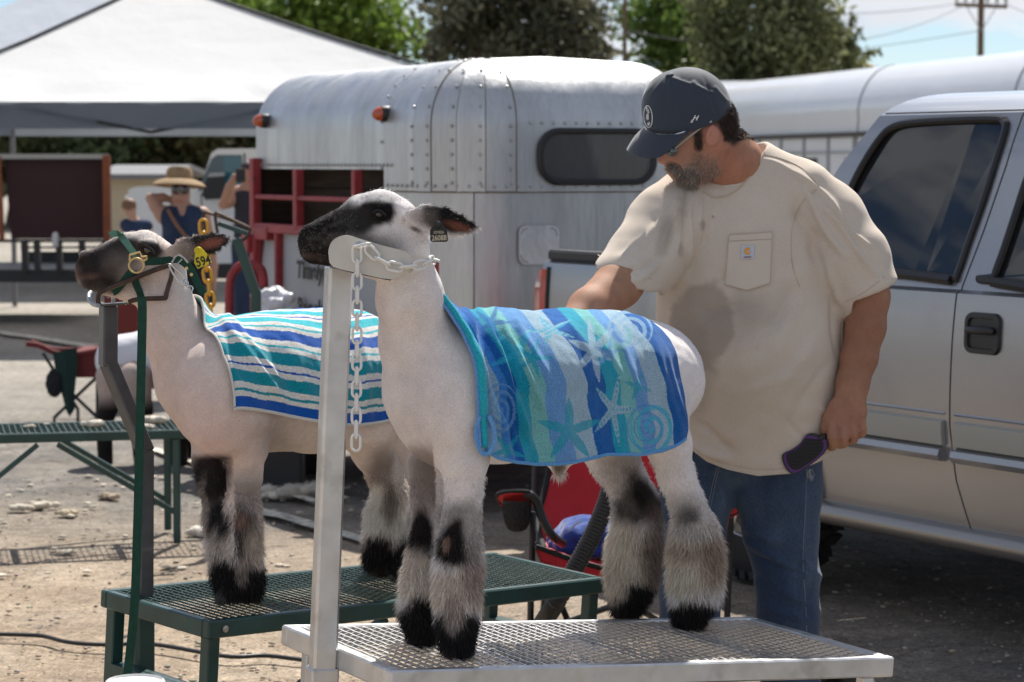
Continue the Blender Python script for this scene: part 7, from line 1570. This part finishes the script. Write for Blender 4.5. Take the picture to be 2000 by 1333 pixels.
# ================================================================== FURTHER STAND (left) with its post
SBn = Stand((0, 0, 0), (0, 0, 0), 1, 1)
bl, br_ = PZ(-330, 857, .49), PZ(505, 836, .49); bw = .44; bu = unit(br_-bl); bwv = np.array([-bu[1], bu[0], 0]); bc_ = (bl+br_)/2+bwv*bw/2
SBn = Stand(bc_, (math.atan2(bu[1], bu[0]), 0, 0), float(np.linalg.norm(br_-bl)), bw)
stB = empty('trimming_stand', bc_*[1, 1, 0], label='low green mesh stand at the left edge with tufts of wool on it', cat='trimming stand')
stand_deck(SBn, stB, green, greenmesh, .022, .040, .026, .024, .0026)
def bbar(p, q, w_=.03, nm='leg'): MB().bar(p, q, w_, w_, up=(0, 1, .01), bev=.003).build(nm, green, stB)
for x in (-SBn.L+.03, SBn.L-.35):
    for y in (-SBn.W+.02, SBn.W-.02): bbar(SBn(x, y, -.49), SBn(x, y, -.04))
xr = SBn.L-.35; xl = xr-1.0
bbar(SBn(xr, -SBn.W+.02, -.36), SBn(xr-.50, -SBn.W+.02, -.05), .022, 'brace'); bbar(SBn(xr-1.02, -SBn.W+.02, -.40), SBn(xr-.58, -SBn.W+.02, -.05), .022, 'brace'); bbar(SBn(xr, SBn.W-.02, -.36), SBn(xr-.50, SBn.W-.02, -.05), .022, 'brace')
pY = float(SBn(SBn.L, 0)[1]); 
p0, p1, p2, p3 = PY(500, 850, pY), PY(500, 566, pY), PY(462, 466, pY), PY(458, 455, pY)
MB().bar(p0-[0, 0, .1], p1, .042, .042, up=(0, -1, 0), bev=.004).build('head_post', green, stB); MB().bar(p1-[0, 0, .02], p2, .040, .040, up=(0, -1, 0), bev=.004).build('head_post_bend', green, stB)
hl_ = lambda L_, dY=0: [PY(x/4.166+340, y/4.166+300, pY+dY) for x, y in L_]
MB().tube(crom(hl_([(250, 640), (245, 560), (240, 500), (262, 480), (330, 500), (480, 550), (605, 600), (610, 640), (580, 690), (540, 705), (480, 700)]), 4), .007, 7).build('nose_loop', rod, stB, smooth=True)
MB().tube(crom(hl_([(355, 650), (340, 560), (335, 500), (350, 485), (440, 525), (560, 580), (615, 610)], -.16), 4), .007, 7).build('nose_loop', rod, stB, smooth=True)
MB().bar(*hl_([(360, 570), (600, 655)], -.08), .03, .02).build('head_plate', green, stB)
for i, (x, y, s_) in enumerate([(182, 831, .05), (300, 824, .065), (58, 834, .022), (285, 836, .035), (92, 829, .012)]):
    wool_tuft(x, y, s_, (.66, .60, .50), 40+i, flat=.4, base=PZ(x, y, .492), group='tufts of wool on the far stand', label=['flat cream wool tuft in the middle of the far green stand', 'larger cream wool tuft at the right end of the far green stand', 'small wool scrap on the left half of the far green stand', 'thin wool tuft just below the largest tuft on the far stand', 'tiny wool crumb between the scrap and the middle tuft on the far stand'][i])

# ================================================================== THIRD SHEEP under a white cover, maroon folding chair
T3 = 13.4; b = Solid(); m3 = lambda L_, d=0.0: [(PY(x, y, T3+d), R_(r, T3)) for x, y, r in L_]
b.chain(m3([(238, 712, 46), (300, 708, 48), (380, 706, 46)]), k=.05, ax=Yax, ratio=1.0); b.chain(m3([(400, 700, 34), (430, 660, 24), (440, 640, 20)]), k=.04); b.chain(m3([(440, 638, 19), (470, 640, 12)]), k=.02)
for L_, dd in (([(222, 740, 36), (214, 790, 20), (203, 830, 16), (206, 905, 15)], -.1), ([(262, 740, 34), (278, 800, 20), (272, 850, 16), (278, 925, 15)], -.16), ([(350, 740, 30), (352, 800, 20), (350, 850, 17), (350, 930, 17)], -.16), ([(372, 740, 26), (374, 800, 18), (376, 910, 15)], .1)): b.chain(m3(L_, dd), k=.02)
V, Q = b.skin(.012); V = relax(V, Q, 1); C, paint, X, Y_ = painter(V, (.45, .36, .32)); dk = smooth01((Y_-765)/40); C[:] = C*(1-dk[:, None])+np.array([.02, .017, .016])*dk[:, None]
sh3 = empty('sheep', PY(300, 700, T3)*[1, 1, 0], label='distant dark legged sheep under a white cover seen between the posts', cat='sheep'); mesh('body', V, Q, SKIN, sh3, col=C)
b2 = Solid(); b2.chain(m3([(236, 704, 50), (300, 698, 53), (372, 698, 50)]), k=.04, ax=Yax, ratio=1.03); V, Q = b2.skin(.012); xs3, ys3 = project(V); hemy = np.interp(xs3, [180, 205, 222, 240, 255, 262, 300, 420], [738, 735, 712, 715, 752, 752, 740, 740]); keep_ = (ys3 < hemy)[Q].all(1)
cov = mesh('cover', V, Q[keep_], material('white_blanket', (.66, .66, .70), .85, bump=.4, bscale=20, bdist=.01), None, label='white cloth cover on the back of the distant sheep', cat='blanket')
chY = 15.2; cq = lambda x, y, d=0.0: PY(x, y, chY+d); mch = material('maroon_cloth', (.13, .022, .022), .85, var=.15); blkt = material('chair_tube', (.02, .02, .022), .4)
fc = empty('camp_chair', cq(160, 700)*[1, 1, 0], label='maroon folding camp chair behind the far green stand', cat='chair')
MB().tube(crom([cq(52, 672), cq(78, 676), (cq(110, 690)), cq(150, 692), cq(196, 684)], 4), .018, 8).build('armrest', mch, fc, smooth=True); MB().tube(crom([cq(60, 668, .5), cq(110, 684, .5), cq(196, 680, .5)], 4), .018, 8).build('armrest', mch, fc, smooth=True)
MB().prism([cq(204, 566), cq(272, 566), cq(268, 700), cq(200, 705)], (0, .5, 0)).build('backrest', material('maroon_panel', (.16, .028, .022), .8), fc); MB().prism([cq(140, 688), cq(200, 690), cq(196, 738), cq(150, 738)], (0, .5, 0)).build('seat', mch, fc)
for a, b_ in (((84, 690), (152, 800)), ((188, 738), (106, 816)), ((112, 742), (190, 816)), ((190, 690), (190, 818))):
    for d in (0, .5): g_ = cq(*b_, d); MB().tube([cq(*a, d), g_, [g_[0]+(g_[0]-cq(*a, d)[0])*.12*0, g_[1], 0.0]], .011, 7).build('leg', blkt, fc, smooth=True)
dg = material('dark_green_cloth', (.008, .030, .026), .9, bump=.4, bscale=12, bdist=.02)
m = MB(); jk_ = [[(103, 690), (126, 684), (150, 678)], [(106, 712), (128, 715), (152, 712)], [(112, 745), (130, 750), (148, 748)], [(122, 775), (134, 785), (145, 778)], [(128, 800), (136, 815), (146, 800)]]
m.grid([[PY(x, y, chY-.06-.03*(i % 2)) for i, (x, y) in enumerate(r)] for r in jk_]); m.grid([[PY(x, y, chY+.02) for i, (x, y) in enumerate(r)] for r in jk_]); m.build('jacket', dg, smooth=True, label='dark green jacket hanging over the arm of the maroon camp chair', cat='jacket')
lump('hat', cq(107, 749, -.05), (.055, .05, .085), material('black_cloth', (.012, .013, .016), .9) , 5, amp=.15, label='dark crumpled cap hanging under the green jacket', cat='cap')

# ================================================================== RED CAMP CHAIR, towel on it, hose
rch = material('red_nylon', (.42, .006, .014), .62, bump=.5, bscale=7, bdist=.02, var=.12, vscale=6, fine=(.1, 300)); blkf = material('black_fabric', (.012, .012, .013), .8, bump=.5, bscale=200)
RY = 8.0; rq = lambda x, y, d=0.0: PY(x, y, RY+d); rc = empty('camp_chair', rq(1200, 1000)*[1, 1, 0], label='bright red folding camp chair with a black mesh cup holder behind the nearer sheep', cat='chair')
bkp = [[(1088, 800), (1180, 790), (1290, 800)], [(1080, 870), (1180, 865), (1300, 872)], [(1066, 950), (1180, 950), (1310, 955)], [(1050, 1020), (1170, 1030), (1305, 1040)], [(1062, 1072), (1170, 1098), (1290, 1105)]]
m = MB(); G = [crom([rq(x, y, .38-.34*(i/4)**2.2+(.05 if k == 1 else 0)) for k, (x, y) in enumerate(r)], 6) for i, r in enumerate(bkp)]; G = [list(q) for q in zip(*[crom(list(c), 4) for c in zip(*G)])]
m.grid(G); m.grid([[p+np.array([.004, .012, 0]) for p in r] for r in G]); m.build('backrest', rch, rc, smooth=True)
MB().tube([r[0] for r in G], .011, 7).build('piping', blkf, rc, smooth=True); MB().tube([r[-1] for r in G], .011, 7).build('piping', blkf, rc, smooth=True)
st_ = [[rq(1060, 1072, .02), rq(1180, 1098, .04), rq(1300, 1106, .05)], [rq(1052, 1066, -.18), rq(1175, 1092, -.16), rq(1310, 1112, -.14)], [rq(1046, 1068, -.36), rq(1168, 1108, -.34), rq(1316, 1132, -.30)], [rq(1060, 1096, -.37), rq(1170, 1132, -.35), rq(1306, 1150, -.31)]]
m = MB(); Gs = [crom(r, 6) for r in st_]; m.grid(Gs); m.grid([[p-np.array([0, -.006, .012]) for p in r] for r in Gs]); m.build('seat', rch, rc, smooth=True); MB().tube(Gs[2], .009, 7).build('piping', blkf, rc, smooth=True)
arm = [(972, 966, -.36), (985, 961, -.38), (1012, 959, -.40), (1037, 962, -.38), (1043, 976, -.33), (1036, 982, -.30), (1008, 984, -.30), (984, 984, -.32), (974, 976, -.34)]
ap = crom([rq(x, y, d) for x, y, d in arm], 3, closed=True); MB().prism(ap, (0, .004, -.012)).build('arm_pad', rch, rc); MB().tube(ap, .007, 6, closed=True).build('piping', blkf, rc, smooth=True)
MB().tube(crom([rq(1024, 966, -.38), rq(1038, 968, -.38), rq(1050, 985, -.37), rq(1060, 1015, -.37), rq(1078, 1046, -.36), rq(1100, 1062, -.30)], 5), .0145, 9).build('arm_tube', blkt, rc, smooth=True)
m = MB(); cup = []
for k, (y, r) in enumerate(((980, 26), (988, 27), (1004, 26), (1020, 23), (1032, 17), (1036, 8))): cup.append((R_(r, RY), y))
mesh_c = material('black_mesh', (.015, .015, .016), .6, alpha=.72); c0 = rq(1010, 980, -.36); m.lathe(c0, (0, 0, -1), [(r, (y-980)*RY/F) for r, y in cup], 22, caps=False); m.build('cup_holder', mesh_c, rc, smooth=True)
m = MB(); 
for k in range(22):
    a = k*2*math.pi/22
    for sg in (-1, 1): m.tube([c0+np.array([r*1.01*math.cos(a+sg*(y-980)*.02), r*1.01*math.sin(a+sg*(y-980)*.02), -(y-980)*RY/F]) for r, y in cup], .0012, 4)
m.build('cup_netting', blkf, rc, kind='stuff'); MB().lathe(c0, (0, 0, 1), [(R_(27, RY), -.006), (R_(28, RY), .0), (R_(27, RY), .006)], 22, caps=False).build('cup_rim', blkf, rc, smooth=True)
for a, b_, d0, d1 in (((1040, 1000), (1036, 1212), -.30, -.33), ((1046, 880), (1038, 1150), .25, .2), ((1070, 1098), (1064, 1160), -.3, -.1), ((1085, 1096), (1290, 1215), -.32, .1), ((1290, 1150), (1110, 1215), -.28, .1), ((1045, 1060), (1110, 1215), .1, .12), ((1310, 1100), (1330, 1225), -.3, -.32), ((1428, 1000), (1420, 1215), -.2, -.2), ((1330, 860), (1340, 1150), .3, .25)):
    g_ = rq(*b_, d1); gz = g_.copy(); A_ = rq(*a, d0); t_ = A_[2]/(A_[2]-g_[2]) if abs(A_[2]-g_[2]) > 1e-3 else 1; E_ = A_+(g_-A_)*min(t_, 3); MB().tube([A_, E_], .0105, 8).build('leg', blkt, rc, smooth=True)
ar2 = [(1388, 985, -.30), (1404, 972, -.34), (1428, 964, -.35), (1446, 966, -.34), (1450, 980, -.30), (1445, 996, -.28), (1418, 1008, -.26), (1396, 1004, -.26)]
ap = crom([rq(x, y, d) for x, y, d in ar2], 3, closed=True); MB().prism(ap, (0, .004, -.012)).build('arm_pad', rch, rc); MB().tube(ap, .007, 6, closed=True).build('piping', blkf, rc, smooth=True)
MB().tube(crom([rq(1440, 972, -.33), rq(1425, 990, -.3), rq(1380, 1060, -.28), rq(1316, 1120, -.28)], 5), .0135, 9).build('arm_tube', blkt, rc, smooth=True)
blt = material('royal_blue_terry', (.012, .05, .26), .95, sheen=.5, bump=1, bscale=300, fine=(.3, 300))
def clothlump(name, pts, Yd, mat, seed, depth=.12, **k):
    b_ = Solid(); 
    for x, y, r in pts: b_.ell(PY(x, y, Yd), (R_(r, Yd)*1.25, depth, R_(r, Yd)), k=.03)
    V, Q = b_.skin(.008); V = relax(V, Q, 1); Nn = normals(V, Q); V = V+Nn*(.018*np.abs(vnoise(V*np.array([1, 1, .5]), 16, seed))+.008*vnoise(V, 40, seed+1))[:, None]; return mesh(name, V, Q, mat, **k)
bt_ = clothlump('towel', [(1098, 1058, 18), (1120, 1040, 22), (1150, 1034, 22), (1180, 1040, 22), (1105, 1070, 16), (1200, 1062, 26), (1160, 1070, 22)], RY-.10, blt, 4, label='royal blue towel bundled on the seat of the red chair', cat='towel')
MB().tube(crom([PY(1113, 1036, RY-.235), PY(1122, 1026, RY-.24), PY(1136, 1018, RY-.24)], 4), .0035, 6).build('pale_stripe', material('pale_blue', (.35, .5, .6), .9), bt_, smooth=True)
hosem = material('black_hose', (.022, .022, .024), .42, spec=.5)
def hose(name, path, r, **k):
    P = crom(path, 30); seg = np.concatenate([[0], np.cumsum([np.linalg.norm(P[i+1]-P[i]) for i in range(len(P)-1)])]); n = int(seg[-1]/.0028); A_ = np.array(P); S_ = np.linspace(0, seg[-1], n); Pq = [np.array([np.interp(s_, seg, A_[:, c]) for c in range(3)]) for s_ in S_]
    rr = [r*(1+.06*math.sin(i*2*math.pi/4)) for i in range(n)]; m = MB(); m.tube(Pq, rr, 16); return m.build(name, hosem, smooth=True, fixn=False, **k)
HYo = 7.35
hose('blower_hose', [PZ(1020, 1262, .028), PZ(1045, 1236, .03), PY(1078, 1190, HYo), PY(1118, 1120, HYo), PY(1160, 1040, HYo), PY(1188, 970, HYo), PY(1204, 900, HYo), PY(1225, 840, HYo+.02), PY(1262, 815, HYo+.08), PY(1296, 850, HYo+.1), PY(1312, 960, HYo+.1), PY(1320, 1100, HYo+.1), PZ(1335, 1240, .028)], .028, label='thick black corrugated blower hose arching in front of the red chair', cat='hose')
hose('blower_hose', [PZ(1560, 1330, .03), PZ(1610, 1318, .03), PZ(1660, 1322, .03), PZ(1700, 1345, .03), PZ(1690, 1400, .03)], .030, label='end of a black corrugated hose on the asphalt under the aluminium stand', cat='hose')
# white bucket in the foreground
bk = PY(264, 1333, 5.0); zb = PY(264, 1328, 5.0)[2]; bko = empty('bucket', (bk[0], 5.0, 0), label='white plastic bucket lid rising at the lower left edge of the photo', cat='bucket'); rB = R_(58, 5.0)
MB().lathe((bk[0], 5.0, 0), (0, 0, 1), [(rB*.84, 0), (rB*.97, zb-.03)], 36).build('tub', wpl, bko, smooth=True); MB().lathe((bk[0], 5.0, 0), (0, 0, 1), [(rB*1.02, zb-.035), (rB*1.04, zb-.01), (rB, zb-.002), (rB*.93, zb+.001), (rB*.9, zb-.004), (0, zb-.004)], 36).build('lid', wpl, bko, smooth=True)

# ================================================================== PEOPLE IN THE BACKGROUND
skb = material('skin_far', attr=True, rough=.6, sub=.03); strw = material('straw', (.30, .20, .105), .85, bump=.8, bscale=120, var=.2, vscale=30); navy = material('navy_denim', (.02, .035, .075), .9, var=.3, vscale=8); blackc = material('black_skirt', (.012, .012, .015), .9); brn = material('brown_strap', (.20, .09, .05), .6)
WY = 17.0; wq = lambda L_, d=0.0, Y=WY: [(PY(x, y, Y+d), R_(r, Y)) for x, y, r in L_]
def bodymesh(s_, root, base, h=.009, paints=()):
    V, Q = s_.skin(h); V = relax(V, Q, 1); C, paint, X, Y_ = painter(V, base)
    for p in paints: paint(*p[0], **p[1]) if isinstance(p[0], tuple) else paint(*p)
    return mesh('body', V, Q, skb, root, col=C)
wo = empty('person', PY(352, 430, WY)*[1, 1, 0], label='woman in a straw hat and sunglasses with one arm raised behind her neck', cat='person')
b = Solid(); b.chain(wq([(353, 369, 18), (353, 384, 17), (353, 397, 11)]), k=.02, ax=Yax, ratio=1.15); b.chain(wq([(355, 396, 11), (356, 420, 14)]), k=.03); b.chain(wq([(352, 383, 4)], -.07)+wq([(352, 389, 3)], -.075), k=.01); b.chain(wq([(318, 418, 15), (356, 416, 18), (396, 418, 14)]), k=.04); b.chain(wq([(357, 440, 34), (357, 520, 36), (358, 560, 42)]), k=.05, ax=Yax, ratio=.65)
b.chain(wq([(318, 424, 14), (304, 402, 12), (295, 388, 10)]), k=.02); b.chain([wq([(295, 388, 10)])[0], wq([(318, 386, 8)], .03)[0], wq([(338, 392, 6)], .05)[0]], k=.015)
for x in (334, 340, 345): b.chain([wq([(336, 392, 6)], .05)[0], wq([(x, 398, 2.6)], .06)[0]], k=.005)
b.chain(wq([(398, 422, 13), (410, 470, 11), (416, 520, 9), (417, 548, 7)]), k=.02); 
for i, x in enumerate((412, 416, 420)): b.chain(wq([(417, 548, 6), (x, 562+2*i, 2.8), (x, 570, 2.5)]), k=.005)
for x in (342, 374): b.chain(wq([(x, 560, 26), (x, 660, 16), (x, 760, 10)]), k=.03); b.chain([wq([(x, 768, 9)])[0], wq([(x, 770, 8)], -.1)[0]], k=.02)
bodymesh(b, wo, (.42, .24, .17), paints=[(352, 394, 7, 2.5, (.4, .12, .10), .4, .7)])
v = Solid(); v.chain(wq([(326, 420, 17), (357, 426, 24), (390, 420, 16)]), k=.04, ax=Yax, ratio=1.1); v.chain(wq([(357, 440, 40), (357, 520, 42)]), k=.05, ax=Yax, ratio=.72); v.chain([wq([(355, 398, 13)], -.09)[0], wq([(356, 440, 6)], -.13)[0]], k=.01, sub=True); v.half(PY(357, 535, WY), [0, 0, -1], .01); V, Q = v.skin(.01); mesh('vest', relax(V, Q, 1), Q, navy, wo)
v = Solid(); v.chain(wq([(357, 520, 42), (357, 600, 50), (357, 680, 54)]), k=.05, ax=Yax, ratio=.75); V, Q = v.skin(.014); mesh('skirt', relax(V, Q, 1), Q, blackc, wo)
hc = PY(350, 351, WY); MB().lathe(hc, unit([.03, .10, 1]), [(R_(53, WY), -.045), (R_(45, WY), -.018), (R_(34, WY), -.002), (R_(26, WY), .0), (R_(25, WY), .06), (R_(20, WY), .085), (0, .09)], 30, caps=False).build('straw_hat', strw, wo, smooth=True)
MB().lathe(hc, unit([.03, .10, 1]), [(R_(26.6, WY), .002), (R_(26.4, WY), .022)], 30, caps=False).build('hat_band', material('hat_band', (.30, .20, .10), .8), wo, smooth=True)
for x in (343, 361): MB().lathe(PY(x, 371, WY-.085), (0, -1, 0), [(R_(9.5, WY), -.01), (R_(9, WY), .0), (0, .006)], 14).build('sunglasses', lens, wo, smooth=True)
MB().bar(PY(345, 369, WY-.092), PY(359, 369, WY-.092), .008, .01).build('glasses_bridge', lens, wo)
MB().tube([PY(328, 410, WY-.10), PY(345, 440, WY-.155), PY(372, 474, WY-.15), PY(388, 510, WY-.05)], .013, 6).build('bag_strap', brn, wo, smooth=True)
po = empty('person', PY(488, 400, 18.2)*[1, 1, 0], label='person in a dark T-shirt holding a phone up beside the trailer', cat='person')
PYo = 18.2; pq = lambda L_, d=0.0: wq(L_, d, PYo); b = Solid(); b.chain(pq([(486, 332, 18), (484, 348, 14)]), k=.02, ax=Yax, ratio=1.1); b.chain(pq([(487, 350, 11), (490, 372, 14)]), k=.02); b.chain(pq([(468, 378, 16), (510, 378, 16)]), k=.03); b.chain(pq([(492, 400, 28), (492, 480, 32)]), k=.04, ax=Yax, ratio=.65)
b.chain([pq([(466, 378, 14)])[0], pq([(446, 396, 11)], -.05)[0], pq([(436, 400, 9)], -.12)[0], pq([(448, 366, 8)], -.22)[0], pq([(458, 348, 7)], -.26)[0]], k=.015)
for i in range(4): b.chain([pq([(458, 346, 6)], -.27)[0], pq([(466+i, 340+4*i, 2.8)], -.27)[0]], k=.005)
b.chain(pq([(514, 384, 13), (520, 440, 11), (516, 490, 8)]), k=.02)
for x in (478, 506): b.chain(pq([(x, 500, 22), (x, 600, 16), (x, 735, 11)]), k=.03)
bodymesh(b, po, (.40, .22, .15), paints=[(486, 322, 22, 9, (.03, .02, .015), .3, 1)])
v = Solid(); v.chain(pq([(468, 384, 19), (514, 384, 19)]), k=.03); v.chain(pq([(492, 405, 34), (492, 490, 36)]), k=.04, ax=Yax, ratio=.72); v.half(PY(492, 495, PYo), [0, 0, -1], .01); V, Q = v.skin(.011); mesh('shirt', relax(V, Q, 1), Q, material('charcoal_shirt', (.03, .03, .04), .9), po)
v = Solid(); 
for x in (478, 506): v.chain(pq([(x, 480, 27), (x, 600, 21), (x, 730, 18)]), k=.03)
V, Q = v.skin(.014); mesh('trousers', relax(V, Q, 1), Q, navy, po)
ph = PY(470, 343, PYo-.29); MB().box(ph[0]-.035, ph[0]+.035, PYo-.30, PYo-.29, ph[2]-.05, ph[2]+.05, .004).build('phone', blackp, label='dark phone held up at face height by the person beside the trailer', cat='phone')
ko = empty('person', PY(262, 430, 20)*[1, 1, 0], label='child with short brown hair and a navy top seen from behind', cat='person'); KY = 20.; kq = lambda L_, d=0.0: wq(L_, d, KY); b = Solid()
b.chain(kq([(252, 402, 15), (254, 412, 12)]), k=.02); b.chain(kq([(256, 414, 7), (262, 432, 10)]), k=.02); b.chain(kq([(248, 438, 10), (285, 440, 10)]), k=.02); b.chain(kq([(266, 450, 20), (268, 500, 20)]), k=.03, ax=Yax, ratio=.7); b.chain(kq([(246, 440, 8), (240, 470, 7), (240, 498, 5)]), k=.01); b.chain(kq([(288, 442, 8), (294, 470, 7), (292, 500, 5)]), k=.01)
for x in (258, 278): b.chain(kq([(x, 510, 13), (x, 580, 9), (x, 640, 7)]), k=.02)
bodymesh(b, ko, (.45, .26, .19), .012, paints=[(251, 398, 20, 13, (.16, .08, .04), .3, 1)])
v = Solid(); v.chain(kq([(247, 440, 13), (286, 442, 13)]), k=.02); v.chain(kq([(266, 455, 25), (268, 500, 25)]), k=.03, ax=Yax, ratio=.75); V, Q = v.skin(.013); mesh('top', relax(V, Q, 1), Q, navy, ko)
v = Solid(); 
for x in (258, 278): v.chain(kq([(x, 505, 17), (x, 580, 13)]), k=.02)
V, Q = v.skin(.013); mesh('shorts', relax(V, Q, 1), Q, blackc, ko)
